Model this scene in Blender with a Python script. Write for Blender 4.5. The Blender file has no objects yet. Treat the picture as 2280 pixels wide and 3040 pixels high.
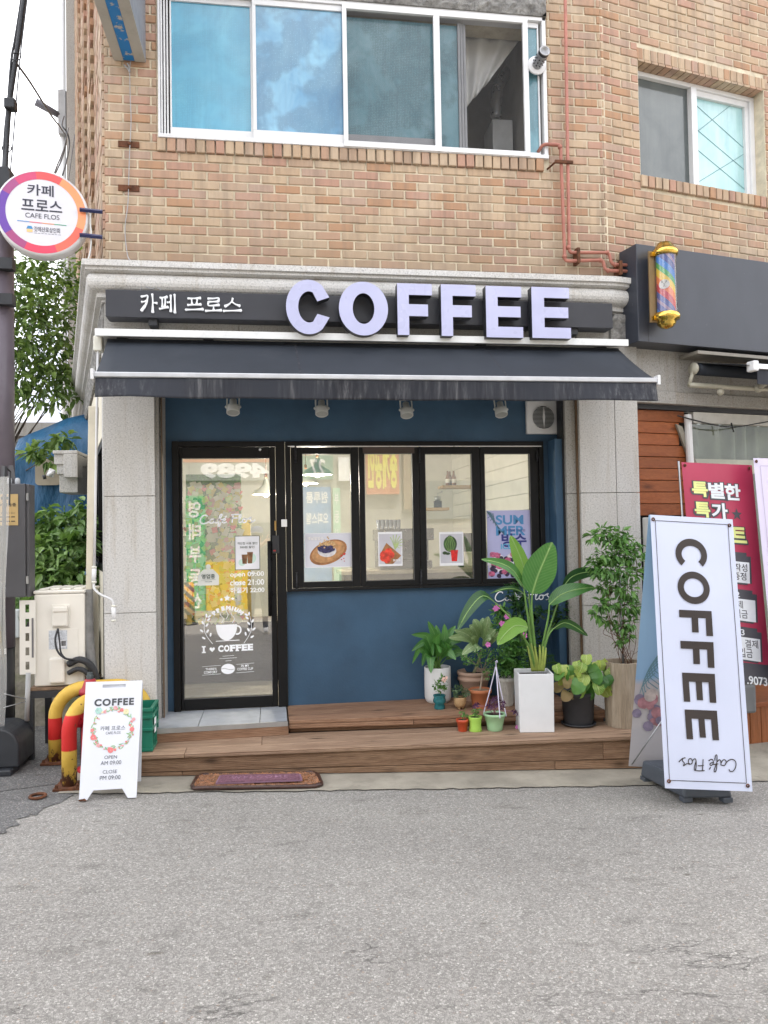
import bpy, bmesh, math, random
from mathutils import Vector as V, Matrix
random.seed(7)
SC = bpy.context.scene
COL = SC.collection
# ------------------------------------------------------------------ camera
F_PX, IW, IH = 2284.0, 2280.0, 3040.0
PSI, PITCH, ROLL = 0.1459, 0.0292, -0.0174
CAM = V((0, -5.8, 1.62))
FW = V((math.sin(PSI)*math.cos(PITCH), math.cos(PSI)*math.cos(PITCH), math.sin(PITCH)))
_r0 = V((math.cos(PSI), -math.sin(PSI), 0)); _u0 = _r0.cross(FW)
CR = math.cos(ROLL)*_r0 + math.sin(ROLL)*_u0
CU = -math.sin(ROLL)*_r0 + math.cos(ROLL)*_u0
cd = bpy.data.cameras.new('camera'); cam = bpy.data.objects.new('camera', cd); COL.objects.link(cam)
cd.sensor_fit = 'HORIZONTAL'; cd.sensor_width = 36; cd.lens = 36*F_PX/IW; cd.clip_start = .02; cd.clip_end = 500
m = Matrix.Identity(4)
for i in range(3):
    m[i][0], m[i][1], m[i][2], m[i][3] = CR[i], CU[i], -FW[i], CAM[i]
cam.matrix_world = m; SC.camera = cam
# ------------------------------------------------------------------ world, sun, exposure
w = bpy.data.worlds.new('World'); SC.world = w; w.use_nodes = True
nt = w.node_tree; bg = nt.nodes['Background']
sky = nt.nodes.new('ShaderNodeTexSky'); sky.sky_type = 'NISHITA'; sky.sun_disc = False
SUN_EL, SUN_AZ = math.radians(61), math.radians(22)
sky.sun_elevation = SUN_EL; sky.sun_rotation = SUN_AZ
sky.air_density = .6; sky.dust_density = 6.0; sky.ozone_density = .6
# broken white cloud over most of the sky
tc_ = nt.nodes.new('ShaderNodeTexCoord'); cn = nt.nodes.new('ShaderNodeTexNoise'); cn.inputs['Scale'].default_value = 2.3; cn.inputs['Detail'].default_value = 7; cn.inputs['Roughness'].default_value = .58; cn.inputs['Distortion'].default_value = .3
nt.links.new(tc_.outputs['Generated'], cn.inputs['Vector']); cr_ = nt.nodes.new('ShaderNodeValToRGB'); cr_.color_ramp.elements[0].position = .40; cr_.color_ramp.elements[1].position = .56; nt.links.new(cn.outputs['Fac'], cr_.inputs[0])
cm = nt.nodes.new('ShaderNodeMix'); cm.data_type = 'RGBA'; cm.inputs[7].default_value = (8.6, 8.7, 9.0, 1); nt.links.new(cr_.outputs[0], cm.inputs[0]); nt.links.new(sky.outputs[0], cm.inputs[6]); nt.links.new(cm.outputs[2], bg.inputs[0]); bg.inputs[1].default_value = 0.14
sd = bpy.data.lights.new('sun', 'SUN'); sd.energy = 2.4; sd.angle = math.radians(.8); sd.color = (1, .94, .86)
sun = bpy.data.objects.new('sun', sd); COL.objects.link(sun)
sdir = V((math.sin(SUN_AZ)*math.cos(SUN_EL), math.cos(SUN_AZ)*math.cos(SUN_EL), math.sin(SUN_EL)))
sun.rotation_euler = sdir.to_track_quat('Z', 'Y').to_euler(); sun.location = (0, -6, 12)
vs = SC.view_settings
vs.view_transform = 'Standard'; vs.look = 'None'; vs.exposure = 1.5; vs.gamma = 1; vs.use_curve_mapping = False
SC.cycles.max_bounces = 6; SC.cycles.diffuse_bounces = 3; SC.cycles.glossy_bounces = 3; SC.cycles.transmission_bounces = 3; SC.cycles.transparent_max_bounces = 10
SC.cycles.use_adaptive_sampling = True; SC.cycles.adaptive_threshold = .02; SC.cycles.use_denoising = True

# ------------------------------------------------------------------ picking points on real planes
def ray(px, py): return FW + CR*((px-IW/2)/F_PX) + CU*((IH/2-py)/F_PX)
def A(px, py, Y=0.0):                       # point on the plane y = Y (parallel to the cafe front)
    d = ray(px, py); return CAM + d*((Y-CAM.y)/d.y)
def Zp(px, py, z):                          # point on the level z
    d = ray(px, py); return CAM + d*((z-CAM.z)/d.z)
def gz(x): return .028 - .0255*x            # the road falls gently to the right
def G(px, py):
    d = ray(px, py); n = V((.0255, 0, 1)); return CAM + d*((V((0, 0, .028))-CAM).dot(n)/d.dot(n))
def onpl(px, py, p0, n):
    d = ray(px, py); return CAM + d*((V(p0)-CAM).dot(n)/d.dot(n))
def px_of(p):
    d = V(p)-CAM; k = d.dot(FW); return IW/2+F_PX*d.dot(CR)/k, IH/2-F_PX*d.dot(CU)/k, k

# ------------------------------------------------------------------ object helpers
def tag(o, label=None, cat=None, group=None, kind=None):
    if label: o['label'] = label
    if cat: o['category'] = cat
    if group: o['group'] = group
    if kind: o['kind'] = kind
    return o
def thing(name, label, cat, loc=(0, 0, 0), group=None):
    o = bpy.data.objects.new(name, None); COL.objects.link(o); o.location = loc; o.empty_display_size = .1
    return tag(o, label, cat, group)
def adopt(o, parent):
    if parent is None: return o
    o.parent = parent
    # all meshes are modelled in world space; only top-level empties carry an offset
    if parent.parent is None and parent.type == 'EMPTY': o.matrix_parent_inverse = Matrix.Translation(-V(parent.location))
    return o
def mesh_obj(name, me, parent=None):
    o = bpy.data.objects.new(name, me); COL.objects.link(o); return adopt(o, parent)

class MB:
    def __init__(s): s.v = []; s.f = []; s.mi = []; s.k = 0; s.sm = []; s.smooth = False
    def add(s, vs, fs):
        b = len(s.v); s.v += [tuple(p) for p in vs]
        for f in fs: s.f.append(tuple(i+b for i in f)); s.mi.append(s.k); s.sm.append(s.smooth)
        return s
    def box(s, x0, x1, y0, y1, z0, z1):
        return s.add([(x0,y0,z0),(x1,y0,z0),(x1,y1,z0),(x0,y1,z0),(x0,y0,z1),(x1,y0,z1),(x1,y1,z1),(x0,y1,z1)],
            [(0,3,2,1),(4,5,6,7),(0,1,5,4),(1,2,6,5),(2,3,7,6),(3,0,4,7)])
    def hexa(s, a, b):                      # two quads (back loop a, front loop b), 4 points each
        return s.add(list(a)+list(b), [(3,2,1,0),(4,5,6,7),(0,1,5,4),(1,2,6,5),(2,3,7,6),(3,0,4,7)])
    def obox(s, c, R, U, N, w, h, d):       # oriented box centred on c
        R, U, N, c = V(R), V(U), V(N), V(c); q = []
        for k in (-1, 1):
            for i, j in ((-1,-1),(1,-1),(1,1),(-1,1)): q.append(c+R*(i*w/2)+U*(j*h/2)+N*(k*d/2))
        return s.hexa(q[:4], q[4:])
    def quad(s, a, b, c, d): return s.add([a,b,c,d], [(0,1,2,3)])
    def poly(s, pts): return s.add(pts, [tuple(range(len(pts)))])
    def prism(s, pts, d):                   # extrude a planar loop by vector d
        n = len(pts); d = V(d); p = [V(q) for q in pts]
        return s.add(p+[q+d for q in p], [tuple(range(n)), tuple(range(2*n-1, n-1, -1))]+[(i, i+n, (i+1) % n+n, (i+1) % n) for i in range(n)])
    def tube(s, path, r, n=10, cap=True):
        path = [V(p) for p in path]; rs = r if isinstance(r, (list, tuple)) else [r]*len(path)
        vs, fs = [], []; up = None
        for i, p in enumerate(path):
            if i == 0: t = path[1]-p
            elif i == len(path)-1: t = p-path[i-1]
            else: t = (path[i+1]-p).normalized()+(p-path[i-1]).normalized()
            t = t.normalized() if t.length > 1e-9 else V((0,0,1))
            if up is None:
                up = V((0,0,1)) if abs(t.z) < .9 else V((0,1,0))
            a = t.cross(up)
            if a.length < 1e-6: a = t.cross(V((1,0,0)))
            a.normalize(); b = a.cross(t).normalized(); up = b
            for k in range(n):
                an = 2*math.pi*k/n; vs.append(p+(a*math.cos(an)+b*math.sin(an))*rs[i])
        for i in range(len(path)-1):
            for k in range(n):
                fs.append((i*n+k, i*n+(k+1) % n, (i+1)*n+(k+1) % n, (i+1)*n+k))
        if cap: fs += [tuple(range(n-1, -1, -1)), tuple(range((len(path)-1)*n, len(path)*n))]
        return s.add(vs, fs)
    def lathe(s, prof, c, n=28, axis=(0,0,1), e1=None, cap=True):
        ax = V(axis).normalized(); c = V(c)
        e1 = V(e1) if e1 else (V((1,0,0)) if abs(ax.x) < .9 else V((0,1,0)))
        e1 = (e1-ax*e1.dot(ax)).normalized(); e2 = ax.cross(e1); vs, fs = [], []
        for r, z in prof:
            for k in range(n):
                a = 2*math.pi*k/n; vs.append(c+ax*z+(e1*math.cos(a)+e2*math.sin(a))*r)
        for i in range(len(prof)-1):
            for k in range(n): fs.append((i*n+k, i*n+(k+1) % n, (i+1)*n+(k+1) % n, (i+1)*n+k))
        if cap:
            if prof[0][0] > 1e-5: fs.append(tuple(range(n-1, -1, -1)))
            if prof[-1][0] > 1e-5: fs.append(tuple(range((len(prof)-1)*n, len(prof)*n)))
        return s.add(vs, fs)
    def ball(s, c, r, n=10, m=7, sx=1, sy=1, sz=1):
        c = V(c); vs, fs = [], []
        for i in range(m+1):
            t = math.pi*i/m
            for k in range(n):
                a = 2*math.pi*k/n
                vs.append(c+V((sx*r*math.sin(t)*math.cos(a), sy*r*math.sin(t)*math.sin(a), sz*r*math.cos(t))))
        for i in range(m):
            for k in range(n): fs.append((i*n+k, (i+1)*n+k, (i+1)*n+(k+1) % n, i*n+(k+1) % n))
        return s.add(vs, fs)
    def grid(s, fn, nu, nv):
        vs = [fn(i/nu, j/nv) for j in range(nv+1) for i in range(nu+1)]
        return s.add(vs, [(j*(nu+1)+i, j*(nu+1)+i+1, (j+1)*(nu+1)+i+1, (j+1)*(nu+1)+i) for j in range(nv) for i in range(nu)])
    def mesh(s, mats):
        me = bpy.data.meshes.new('m'); me.from_pydata(s.v, [], s.f)
        for q in (mats if isinstance(mats, (list, tuple)) else [mats]): me.materials.append(q)
        me.polygons.foreach_set('material_index', s.mi); me.polygons.foreach_set('use_smooth', s.sm); me.update(); return me
    def build(s, name, mats, parent=None, bevel=0, sub=0, solid=0, kind=None):
        me = s.mesh(mats); me.name = name; o = mesh_obj(name, me, parent)
        if solid:
            q = o.modifiers.new('thick', 'SOLIDIFY'); q.thickness = solid; q.offset = 0
        if bevel:
            q = o.modifiers.new('bevel', 'BEVEL'); q.width = bevel; q.segments = 2; q.limit_method = 'ANGLE'; q.angle_limit = math.radians(40)
        if sub:
            q = o.modifiers.new('sub', 'SUBSURF'); q.levels = sub; q.render_levels = sub
        if kind: o['kind'] = kind
        return o
def mb(): return MB()
def smb():
    q = MB(); q.smooth = True; return q

# ------------------------------------------------------------------ flat artwork on a plane
class Pl:                                   # a rectangle-like sheet given by 4 corners, u right, v up, off towards the viewer
    def __init__(s, bl, br, tl, tr):
        s.c = [V(bl), V(br), V(tl), V(tr)]
        s.n = ((s.c[1]-s.c[0]).cross(s.c[2]-s.c[0])).normalized()
        s.w = ((s.c[1]-s.c[0]).length+(s.c[3]-s.c[2]).length)/2; s.h = ((s.c[2]-s.c[0]).length+(s.c[3]-s.c[1]).length)/2
    def flat(s):                            # pull the fourth corner into the plane of the other three
        s.c[3] = s.c[3]-s.n*(s.c[3]-s.c[0]).dot(s.n); return s
    def P(s, u, v, off=0):
        a, b, c, d = s.c
        return a*((1-u)*(1-v))+b*(u*(1-v))+c*((1-u)*v)+d*(u*v)+s.n*off
def FP(x0, x1, z0, z1, Y): return Pl((x0,Y,z0),(x1,Y,z0),(x0,Y,z1),(x1,Y,z1))
def FPX(px0, py0, px1, py1, Y):             # facade-parallel rect: the photo's box on the plane y = Y
    a = A((px0+px1)/2, py0, Y); b = A((px0+px1)/2, py1, Y); l = A(px0, (py0+py1)/2, Y); r = A(px1, (py0+py1)/2, Y)
    return FP(l.x, r.x, b.z, a.z, Y)
_tc = {}
def glyphs(txt, bold=0.0, space=1.0):
    key = (txt, bold, space)
    if key not in _tc:
        cu = bpy.data.curves.new('t', 'FONT'); cu.body = txt; cu.offset = bold; cu.space_character = space; cu.fill_mode = 'BOTH'; cu.resolution_u = 5
        ob = bpy.data.objects.new('t', cu); me = bpy.data.meshes.new_from_object(ob)
        vs = [tuple(v.co) for v in me.vertices]; fs = [tuple(p.vertices) for p in me.polygons]
        bpy.data.objects.remove(ob); bpy.data.curves.remove(cu); bpy.data.meshes.remove(me)
        xs = [v[0] for v in vs] or [0, 1]; ys = [v[1] for v in vs] or [0, 1]
        x0, x1, y0, y1 = min(xs), max(xs), min(ys), max(ys)
        vs = [((x-x0)/(x1-x0), (y-y0)/(y1-y0)) for x, y, z in vs]
        _tc[key] = (vs, fs, (x1-x0)/(y1-y0))
    return _tc[key]
def lift(mbx, vs2, fs, fn, depth=0.0, rim=True):
    """2-D mesh -> surface through fn(x,y,off); with depth it becomes a solid letter"""
    if not depth:
        return mbx.add([fn(x, y, 0) for x, y in vs2], fs)
    n = len(vs2)
    cnt = {}
    for f in fs:
        for i in range(len(f)):
            a, b = f[i], f[(i+1) % len(f)]; cnt[(a, b)] = 1
    rimf = [(a, a+n, b+n, b) for (a, b) in cnt if (b, a) not in cnt]
    return mbx.add([fn(x, y, depth) for x, y in vs2]+[fn(x, y, 0) for x, y in vs2], list(fs)+rimf)
def put_text(mbx, txt, pl, u0, u1, v0, v1, off=.002, bold=0.0, depth=0, space=1.0, rot=0, keep=False):
    """fit the text into the uv box of a sheet; rot in quarter turns clockwise; keep = keep aspect, fit height, left aligned"""
    vs, fs, asp = glyphs(txt, bold, space)
    if keep:
        wuv = asp*(v1-v0)*pl.h/pl.w; cx = (u0+u1)/2; u0, u1 = cx-wuv/2, cx+wuv/2
    def fn(x, y, o):
        if rot == 1: x, y = y, 1-x
        elif rot == 2: x, y = 1-x, 1-y
        return pl.P(u0+(u1-u0)*x, v0+(v1-v0)*y, off+o)
    return lift(mbx, vs, fs, fn, depth)
def rect(mbx, pl, u0, u1, v0, v1, off=.001): return mbx.quad(pl.P(u0,v0,off), pl.P(u1,v0,off), pl.P(u1,v1,off), pl.P(u0,v1,off))
def blob(mbx, pl, u, v, ru, rv, off=.001, n=24, a0=0, a1=2*math.pi, jit=0, rnd=random):
    pts = []
    for i in range(n if a1-a0 > 6.28 else n+1):
        a = a0+(a1-a0)*i/n; k = 1+jit*(rnd.random()-.5); pts.append(pl.P(u+ru*k*math.cos(a), v+rv*k*math.sin(a), off))
    return mbx.poly(pts)
def upoly(mbx, pl, pts, off=.001): return mbx.poly([pl.P(u, v, off) for u, v in pts])
def ring(mbx, pl, u, v, ru, rv, ku, kv, off=.001, n=32, a0=0, a1=2*math.pi):
    for i in range(n):
        a, b = a0+(a1-a0)*i/n, a0+(a1-a0)*(i+1)/n; c, d, e, f = math.cos(a), math.sin(a), math.cos(b), math.sin(b)
        mbx.quad(pl.P(u+ru*c, v+rv*d, off), pl.P(u+ru*e, v+rv*f, off), pl.P(u+ku*e, v+kv*f, off), pl.P(u+ku*c, v+kv*d, off))
def stroke(mbx, pl, pts, wd, off=.002):     # ribbon of constant width along a polyline in uv; wd in metres
    P3 = [pl.P(u, v, off) for u, v in pts]; n = pl.n; L, Rr = [], []
    for i, p in enumerate(P3):
        t = (P3[min(i+1, len(P3)-1)]-P3[max(i-1, 0)])
        t = t.normalized() if t.length > 1e-9 else V((1,0,0))
        s_ = n.cross(t)*(wd/2); L.append(p+s_); Rr.append(p-s_)
    for i in range(len(P3)-1): mbx.quad(Rr[i], Rr[i+1], L[i+1], L[i])
    return mbx
def cat(pts, k=6):                          # smooth a polyline (Catmull-Rom)
    out = []; n = len(pts)
    for i in range(n-1):
        p0, p1, p2, p3 = [V(pts[max(0, min(n-1, j))]) for j in (i-1, i, i+1, i+2)]
        for s in range(k):
            t = s/k; out.append(.5*((2*p1)+(p2-p0)*t+(2*p0-5*p1+4*p2-p3)*t*t+(3*p1-p0-3*p2+p3)*t**3))
    out.append(V(pts[-1])); return out
def arc(cx, cy, rx, ry, a0, a1, n=12): return [(cx+rx*math.cos(math.radians(a0+(a1-a0)*i/n)), cy+ry*math.sin(math.radians(a0+(a1-a0)*i/n))) for i in range(n+1)]
# handwriting "Café Flos" as pen strokes in a unit box
SCRIPT = [
 [(.13,.80),(.12,.90),(.07,.92),(.02,.72),(.0,.45),(.03,.26),(.09,.24),(.15,.36),(.19,.52)],
 [(.26,.58),(.21,.60),(.175,.45),(.18,.30),(.22,.28),(.26,.45),(.27,.60),(.265,.36),(.29,.28),(.33,.40)],
 [(.33,.40),(.37,.70),(.395,.92),(.375,.98),(.35,.80),(.335,.40),(.325,.05),(.345,.02),(.365,.22),(.37,.35)],
 [(.31,.52),(.41,.56)],
 [(.385,.44),(.44,.48),(.46,.58),(.435,.62),(.40,.50),(.40,.34),(.43,.27),(.48,.36)],
 [(.45,.72),(.48,.86)],
 [(.60,.93),(.585,.60),(.575,.28)], [(.56,.93),(.64,.96),(.71,.95)], [(.57,.64),(.64,.67),(.675,.66)],
 [(.70,.40),(.735,.75),(.735,.93),(.715,.90),(.70,.55),(.705,.30),(.735,.30),(.76,.40)],
 [(.81,.60),(.775,.55),(.765,.38),(.79,.27),(.825,.33),(.835,.50),(.81,.60),(.86,.56)],
 [(.86,.56),(.90,.66),(.925,.70),(.905,.55),(.935,.42),(.925,.28),(.88,.24),(.94,.30),(1.0,.50)]]
def put_script(mbx, pl, u0, u1, v0, v1, wd, off=.002, rot=0):
    for st in SCRIPT:
        q = [(p.x, p.y) for p in cat([(x, y, 0) for x, y in st], 5)]
        if rot == 2: q = [(1-x, 1-y) for x, y in q]
        stroke(mbx, pl, [(u0+(u1-u0)*x, v0+(v1-v0)*y) for x, y in q], wd, off)
def star(mbx, pl, u, v, r, off=.002, inner=.42):
    k = pl.h/pl.w; c = pl.P(u, v, off); pts = []
    for i in range(10):
        a = math.pi/2+i*math.pi/5; q = r if i % 2 == 0 else r*inner; pts.append(pl.P(u+q*math.cos(a)/pl.w, v+q*math.sin(a)/pl.h, off))
    for i in range(10): mbx.add([c, pts[i], pts[(i+1) % 10]], [(0, 1, 2)])
def heart(mbx, pl, u, v, r, off=.002):
    pts = []
    for i in range(24):
        t = 2*math.pi*i/24; x = 16*math.sin(t)**3; y = 13*math.cos(t)-5*math.cos(2*t)-2*math.cos(3*t)-math.cos(4*t)
        pts.append(pl.P(u+x/17*r/pl.w, v+y/17*r/pl.h, off))
    c = pl.P(u, v, off)
    for i in range(24): mbx.add([c, pts[(i+1) % 24], pts[i]], [(0, 1, 2)])

# ------------------------------------------------------------------ materials
def srgb(r, g, b):
    f = lambda c: (c/255/12.92 if c/255 <= .04045 else ((c/255+.055)/1.055)**2.4)
    return (f(r), f(g), f(b))
class NT:
    def __init__(s, name):
        s.m = bpy.data.materials.new(name); s.m.use_nodes = True; s.t = s.m.node_tree; s.b = s.t.nodes['Principled BSDF']; s.out = s.t.nodes['Material Output']
    def n(s, t, **k):
        q = s.t.nodes.new(t)
        for a, b in k.items(): setattr(q, a, b)
        return q
    def l(s, a, b): s.t.links.new(a, b)
    def co(s, scale=(1,1,1), kind='Object'):
        tc = s.n('ShaderNodeTexCoord'); mp = s.n('ShaderNodeMapping'); mp.inputs['Scale'].default_value = scale
        s.l(tc.outputs[kind], mp.inputs[0]); return mp.outputs[0]
    def wco(s, scale=(1,1,1)):
        g = s.n('ShaderNodeNewGeometry'); mp = s.n('ShaderNodeMapping'); mp.inputs['Scale'].default_value = scale
        s.l(g.outputs['Position'], mp.inputs[0]); return mp.outputs[0]
    def noise(s, co, scale, detail=4, rough=.55, dist=0):
        q = s.n('ShaderNodeTexNoise'); q.inputs['Scale'].default_value = scale; q.inputs['Detail'].default_value = detail
        q.inputs['Roughness'].default_value = rough; q.inputs['Distortion'].default_value = dist; s.l(co, q.inputs['Vector']); return q.outputs['Fac']
    def vor(s, co, scale, feature='F1', out='Distance', rnd=1):
        q = s.n('ShaderNodeTexVoronoi', feature=feature); q.inputs['Scale'].default_value = scale; q.inputs['Randomness'].default_value = rnd; s.l(co, q.inputs['Vector']); return q.outputs[out]
    def ramp(s, fac, stops, interp='LINEAR'):
        q = s.n('ShaderNodeValToRGB'); e = q.color_ramp; e.interpolation = interp
        while len(e.elements) < len(stops): e.elements.new(.5)
        for el, (p, c) in zip(e.elements, stops): el.position = p; el.color = tuple(c)+(1,) if len(c) == 3 else c
        s.l(fac, q.inputs[0]); return q.outputs[0]
    def mix(s, fac, a, b, bt='MIX'):
        q = s.n('ShaderNodeMix', data_type='RGBA', blend_type=bt)
        for sock, val in ((q.inputs[0], fac), (q.inputs[6], a), (q.inputs[7], b)):
            if isinstance(val, (int, float)): sock.default_value = val
            elif isinstance(val, tuple): sock.default_value = val if len(val) == 4 else val+(1,)
            else: s.l(val, sock)
        return q.outputs[2]
    def math(s, op, a, b=0.0, c=None):
        q = s.n('ShaderNodeMath', operation=op)
        for i, v in enumerate((a, b, c)):
            if v is None: continue
            if isinstance(v, (int, float)): q.inputs[i].default_value = v
            else: s.l(v, q.inputs[i])
        return q.outputs[0]
    def col(s, c):
        if isinstance(c, tuple): s.b.inputs['Base Color'].default_value = c+(1,)
        else: s.l(c, s.b.inputs['Base Color'])
    def bump(s, h, st=.3, d=.01):
        q = s.n('ShaderNodeBump'); q.inputs['Strength'].default_value = st; q.inputs['Distance'].default_value = d; s.l(h, q.inputs['Height']); s.l(q.outputs[0], s.b.inputs['Normal'])
    def set(s, **k):
        for a, v in k.items(): s.b.inputs[a.replace('_', ' ')].default_value = v
        return s
_mc = {}
def pm(name, c, rough=.6, metal=0, var=.12, vs_=6, bump=0, bs=40, spec=.5, dirt=0, coat=0, scale=(1,1,1)):
    """plain surface: base colour with soft cloudy variation, optional fine relief and grime"""
    if name in _mc: return _mc[name]
    q = NT(name); co = q.wco(scale)
    n1 = q.noise(co, vs_, 3)
    a = tuple(x*(1-var) for x in c); b = tuple(min(1, x*(1+var)) for x in c)
    cc = q.ramp(n1, [(.3, a), (.7, b)])
    if dirt:
        d = q.noise(co, vs_*2.3, 6, .65); cc = q.mix(q.ramp(d, [(.52, (0,0,0)), (.75, (dirt,)*3)]), cc, tuple(x*.45 for x in c))
    q.col(cc); q.set(Roughness=rough, Metallic=metal); q.b.inputs['Specular IOR Level'].default_value = spec
    rr = q.noise(co, vs_*3, 1); q.l(q.math('ADD', q.math('MULTIPLY', rr, .22), rough-.11), q.b.inputs['Roughness'])
    if coat: q.b.inputs['Coat Weight'].default_value = coat
    if bump: q.bump(q.noise(co, bs, 4), bump, .01)
    _mc[name] = q.m; return q.m
def emit(name, c, st):
    if name in _mc: return _mc[name]
    q = NT(name); q.b.inputs['Emission Color'].default_value = c+(1,); q.b.inputs['Emission Strength'].default_value = st; q.col(c); _mc[name] = q.m; return q.m
# ------------------------------------------------------------------ special materials
def m_brick():
    q = NT('tan_brick'); oi = q.n('ShaderNodeObjectInfo'); ge = q.n('ShaderNodeNewGeometry')
    r = q.math('FRACT', q.math('ADD', oi.outputs['Random'], ge.outputs['Random Per Island']))
    base = q.ramp(r, [(0, srgb(174,150,128)), (.2, srgb(188,166,140)), (.36, srgb(178,146,124)), (.5, srgb(186,166,142)), (.62, srgb(176,140,122)), (.74, srgb(182,158,132)), (.84, srgb(174,138,110)), (.93, srgb(176,151,134)), (1, srgb(162,118,92))], 'CONSTANT')
    co = q.wco()
    c = q.mix(q.ramp(q.noise(co, 26, 5, .7), [(.35, (.12,)*3), (.7, (0,0,0))]), base, srgb(150,112,80))
    sp = q.ramp(q.vor(co, 95), [(.04, (1,1,1)), (.12, (0,0,0))])
    c = q.mix(q.math('MULTIPLY', sp, .35), c, srgb(90,62,44))
    # old run-off grime: vertical streaks, and a sooty band along the ledge
    st = q.noise(q.wco((9, 9, .7)), 1.6, 5, .6)
    c = q.mix(q.math('MULTIPLY', q.ramp(st, [(.45, (0,0,0)), (.68, (1,1,1))]), .5), c, srgb(124,108,96))
    pale = q.noise(q.wco((1,1,.8)), 1.1, 5, .65); c = q.mix(q.math('MULTIPLY', q.ramp(pale, [(.52, (0,0,0)), (.72, (1,1,1))]), .30), c, srgb(206,194,178))
    sx = q.n('ShaderNodeSeparateXYZ'); q.l(ge.outputs['Position'], sx.inputs[0])
    zz = q.math('ADD', sx.outputs['Z'], q.math('MULTIPLY', q.noise(co, 3, 4), .5))
    band = q.ramp(q.math('MULTIPLY', q.math('SUBTRACT', zz, 3.62), 1.0), [(.15, (.75,)*3), (.72, (0,0,0))])
    c = q.mix(band, c, srgb(140,124,106)); ms = q.ramp(q.noise(q.wco((1,1,2)), 2.2, 4), [(.55, (0,0,0)), (.75, (.3,)*3)])
    c = q.mix(q.mix(1.0, band, ms, 'MULTIPLY'), c, srgb(120,118,70))
    q.col(c); q.set(Roughness=.88); q.b.inputs['Specular IOR Level'].default_value = .25
    q.bump(q.noise(co, 160, 4, .6), .35, .004); return q.m
def m_granite(name='granite', base=.66, tint=(1, .985, .96)):
    q = NT(name); co = q.wco()
    f = q.noise(co, 85, 4, .8)
    c = q.ramp(f, [(.34, tuple(base*.42*t for t in tint)), (.45, tuple(base*.88*t for t in tint)), (.6, tuple(base*t for t in tint)), (.72, tuple(min(1, base*1.32*t) for t in tint))])
    v = q.ramp(q.noise(q.wco((1,1,.35)), 2.2, 5), [(.3, (.84,.82,.78)), (.7, (1,1,1))]); c = q.mix(1.0, c, v, 'MULTIPLY')
    st = q.ramp(q.noise(q.wco((7,7,.45)), 2.0, 5, .65), [(.55, (1,1,1)), (.78, (.74,.68,.6))]); c = q.mix(1.0, c, st, 'MULTIPLY')
    q.col(c); q.set(Roughness=.72); q.bump(f, .15, .003); return q.m
def m_rough():
    q = NT('rough_granite'); co = q.wco(); f = q.noise(co, 14, 8, .7)
    c = q.ramp(f, [(.3, (.10,.095,.09)), (.55, (.3,.29,.27)), (.75, (.5,.48,.45))]); q.col(c); q.set(Roughness=.9); q.bump(f, 1, .05); return q.m
def m_asphalt(name, lo, mid, hi, crack=True):
    q = NT(name); co = q.wco()
    v = q.n('ShaderNodeTexVoronoi'); v.inputs['Scale'].default_value = 125; q.l(co, v.inputs['Vector'])
    sx = q.n('ShaderNodeSeparateColor'); q.l(v.outputs['Color'], sx.inputs[0])
    stone = q.ramp(sx.outputs[0], [(0, tuple(x*.72 for x in mid)), (.35, mid), (.6, tuple(x*1.1 for x in mid)), (.86, hi), (.972, tuple(x*1.22 for x in hi)), (.988, (.34,.27,.22))], 'CONSTANT')
    gap = q.ramp(q.vor(co, 125, 'DISTANCE_TO_EDGE'), [(.0, (1,1,1)), (.07, (0,0,0))])
    c = q.mix(gap, stone, lo)
    fine = q.noise(co, 260, 3, .7); c = q.mix(.25, c, q.ramp(fine, [(.3, lo), (.5, mid), (.7, hi)]))
    big = q.ramp(q.noise(q.wco((1,1.6,1)), .55, 6, .6), [(.3, (.86,.855,.85)), (.7, (1.06,1.06,1.05))]); c = q.mix(1.0, c, big, 'MULTIPLY')
    st = q.ramp(q.noise(q.wco((1.2,3,1)), 2.6, 5, .6), [(.58, (1,1,1)), (.74, (.66,.655,.65))]); c = q.mix(1.0, c, st, 'MULTIPLY')
    oil = q.ramp(q.noise(q.wco((1.5,4,1)), 3.7, 2), [(.70, (1,1,1)), (.76, (.62,.6,.57))]); c = q.mix(1.0, c, oil, 'MULTIPLY')
    h = q.math('SUBTRACT', q.math('MULTIPLY', sx.outputs[1], .5), q.math('MULTIPLY', gap, .8))
    if crack:
        n_ = q.noise(q.wco((.75, 2.6, 1)), 1.5, 7, .62, .25)
        e = q.math('ABSOLUTE', q.math('SUBTRACT', n_, .5))
        sy = q.n('ShaderNodeSeparateXYZ'); q.l(co, sy.inputs[0])
        zone = q.ramp(q.math('ADD', q.math('MULTIPLY', q.math('ADD', sy.outputs['Y'], 2.55), -1.1), q.math('MULTIPLY', q.math('SUBTRACT', q.noise(co, 1.3, 3), .5), 1.6)), [(.25, (0,0,0)), (.5, (1,1,1))])
        cr = q.mix(1.0, q.ramp(e, [(.0, (.85,.85,.85)), (.004, (.4,.4,.4)), (.009, (0,0,0))]), zone, 'MULTIPLY')
        br = q.ramp(q.noise(co, 2.1, 3), [(.46, (0,0,0)), (.62, (1,1,1))]); cr = q.mix(1.0, cr, br, 'MULTIPLY')
        c = q.mix(q.math('MULTIPLY', cr, .85), c, tuple(x*.42 for x in lo)); h = q.math('SUBTRACT', h, q.math('MULTIPLY', cr, 3.0))
    q.col(c); q.set(Roughness=.9); q.b.inputs['Specular IOR Level'].default_value = .3; q.bump(h, .55, .006); return q.m
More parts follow.
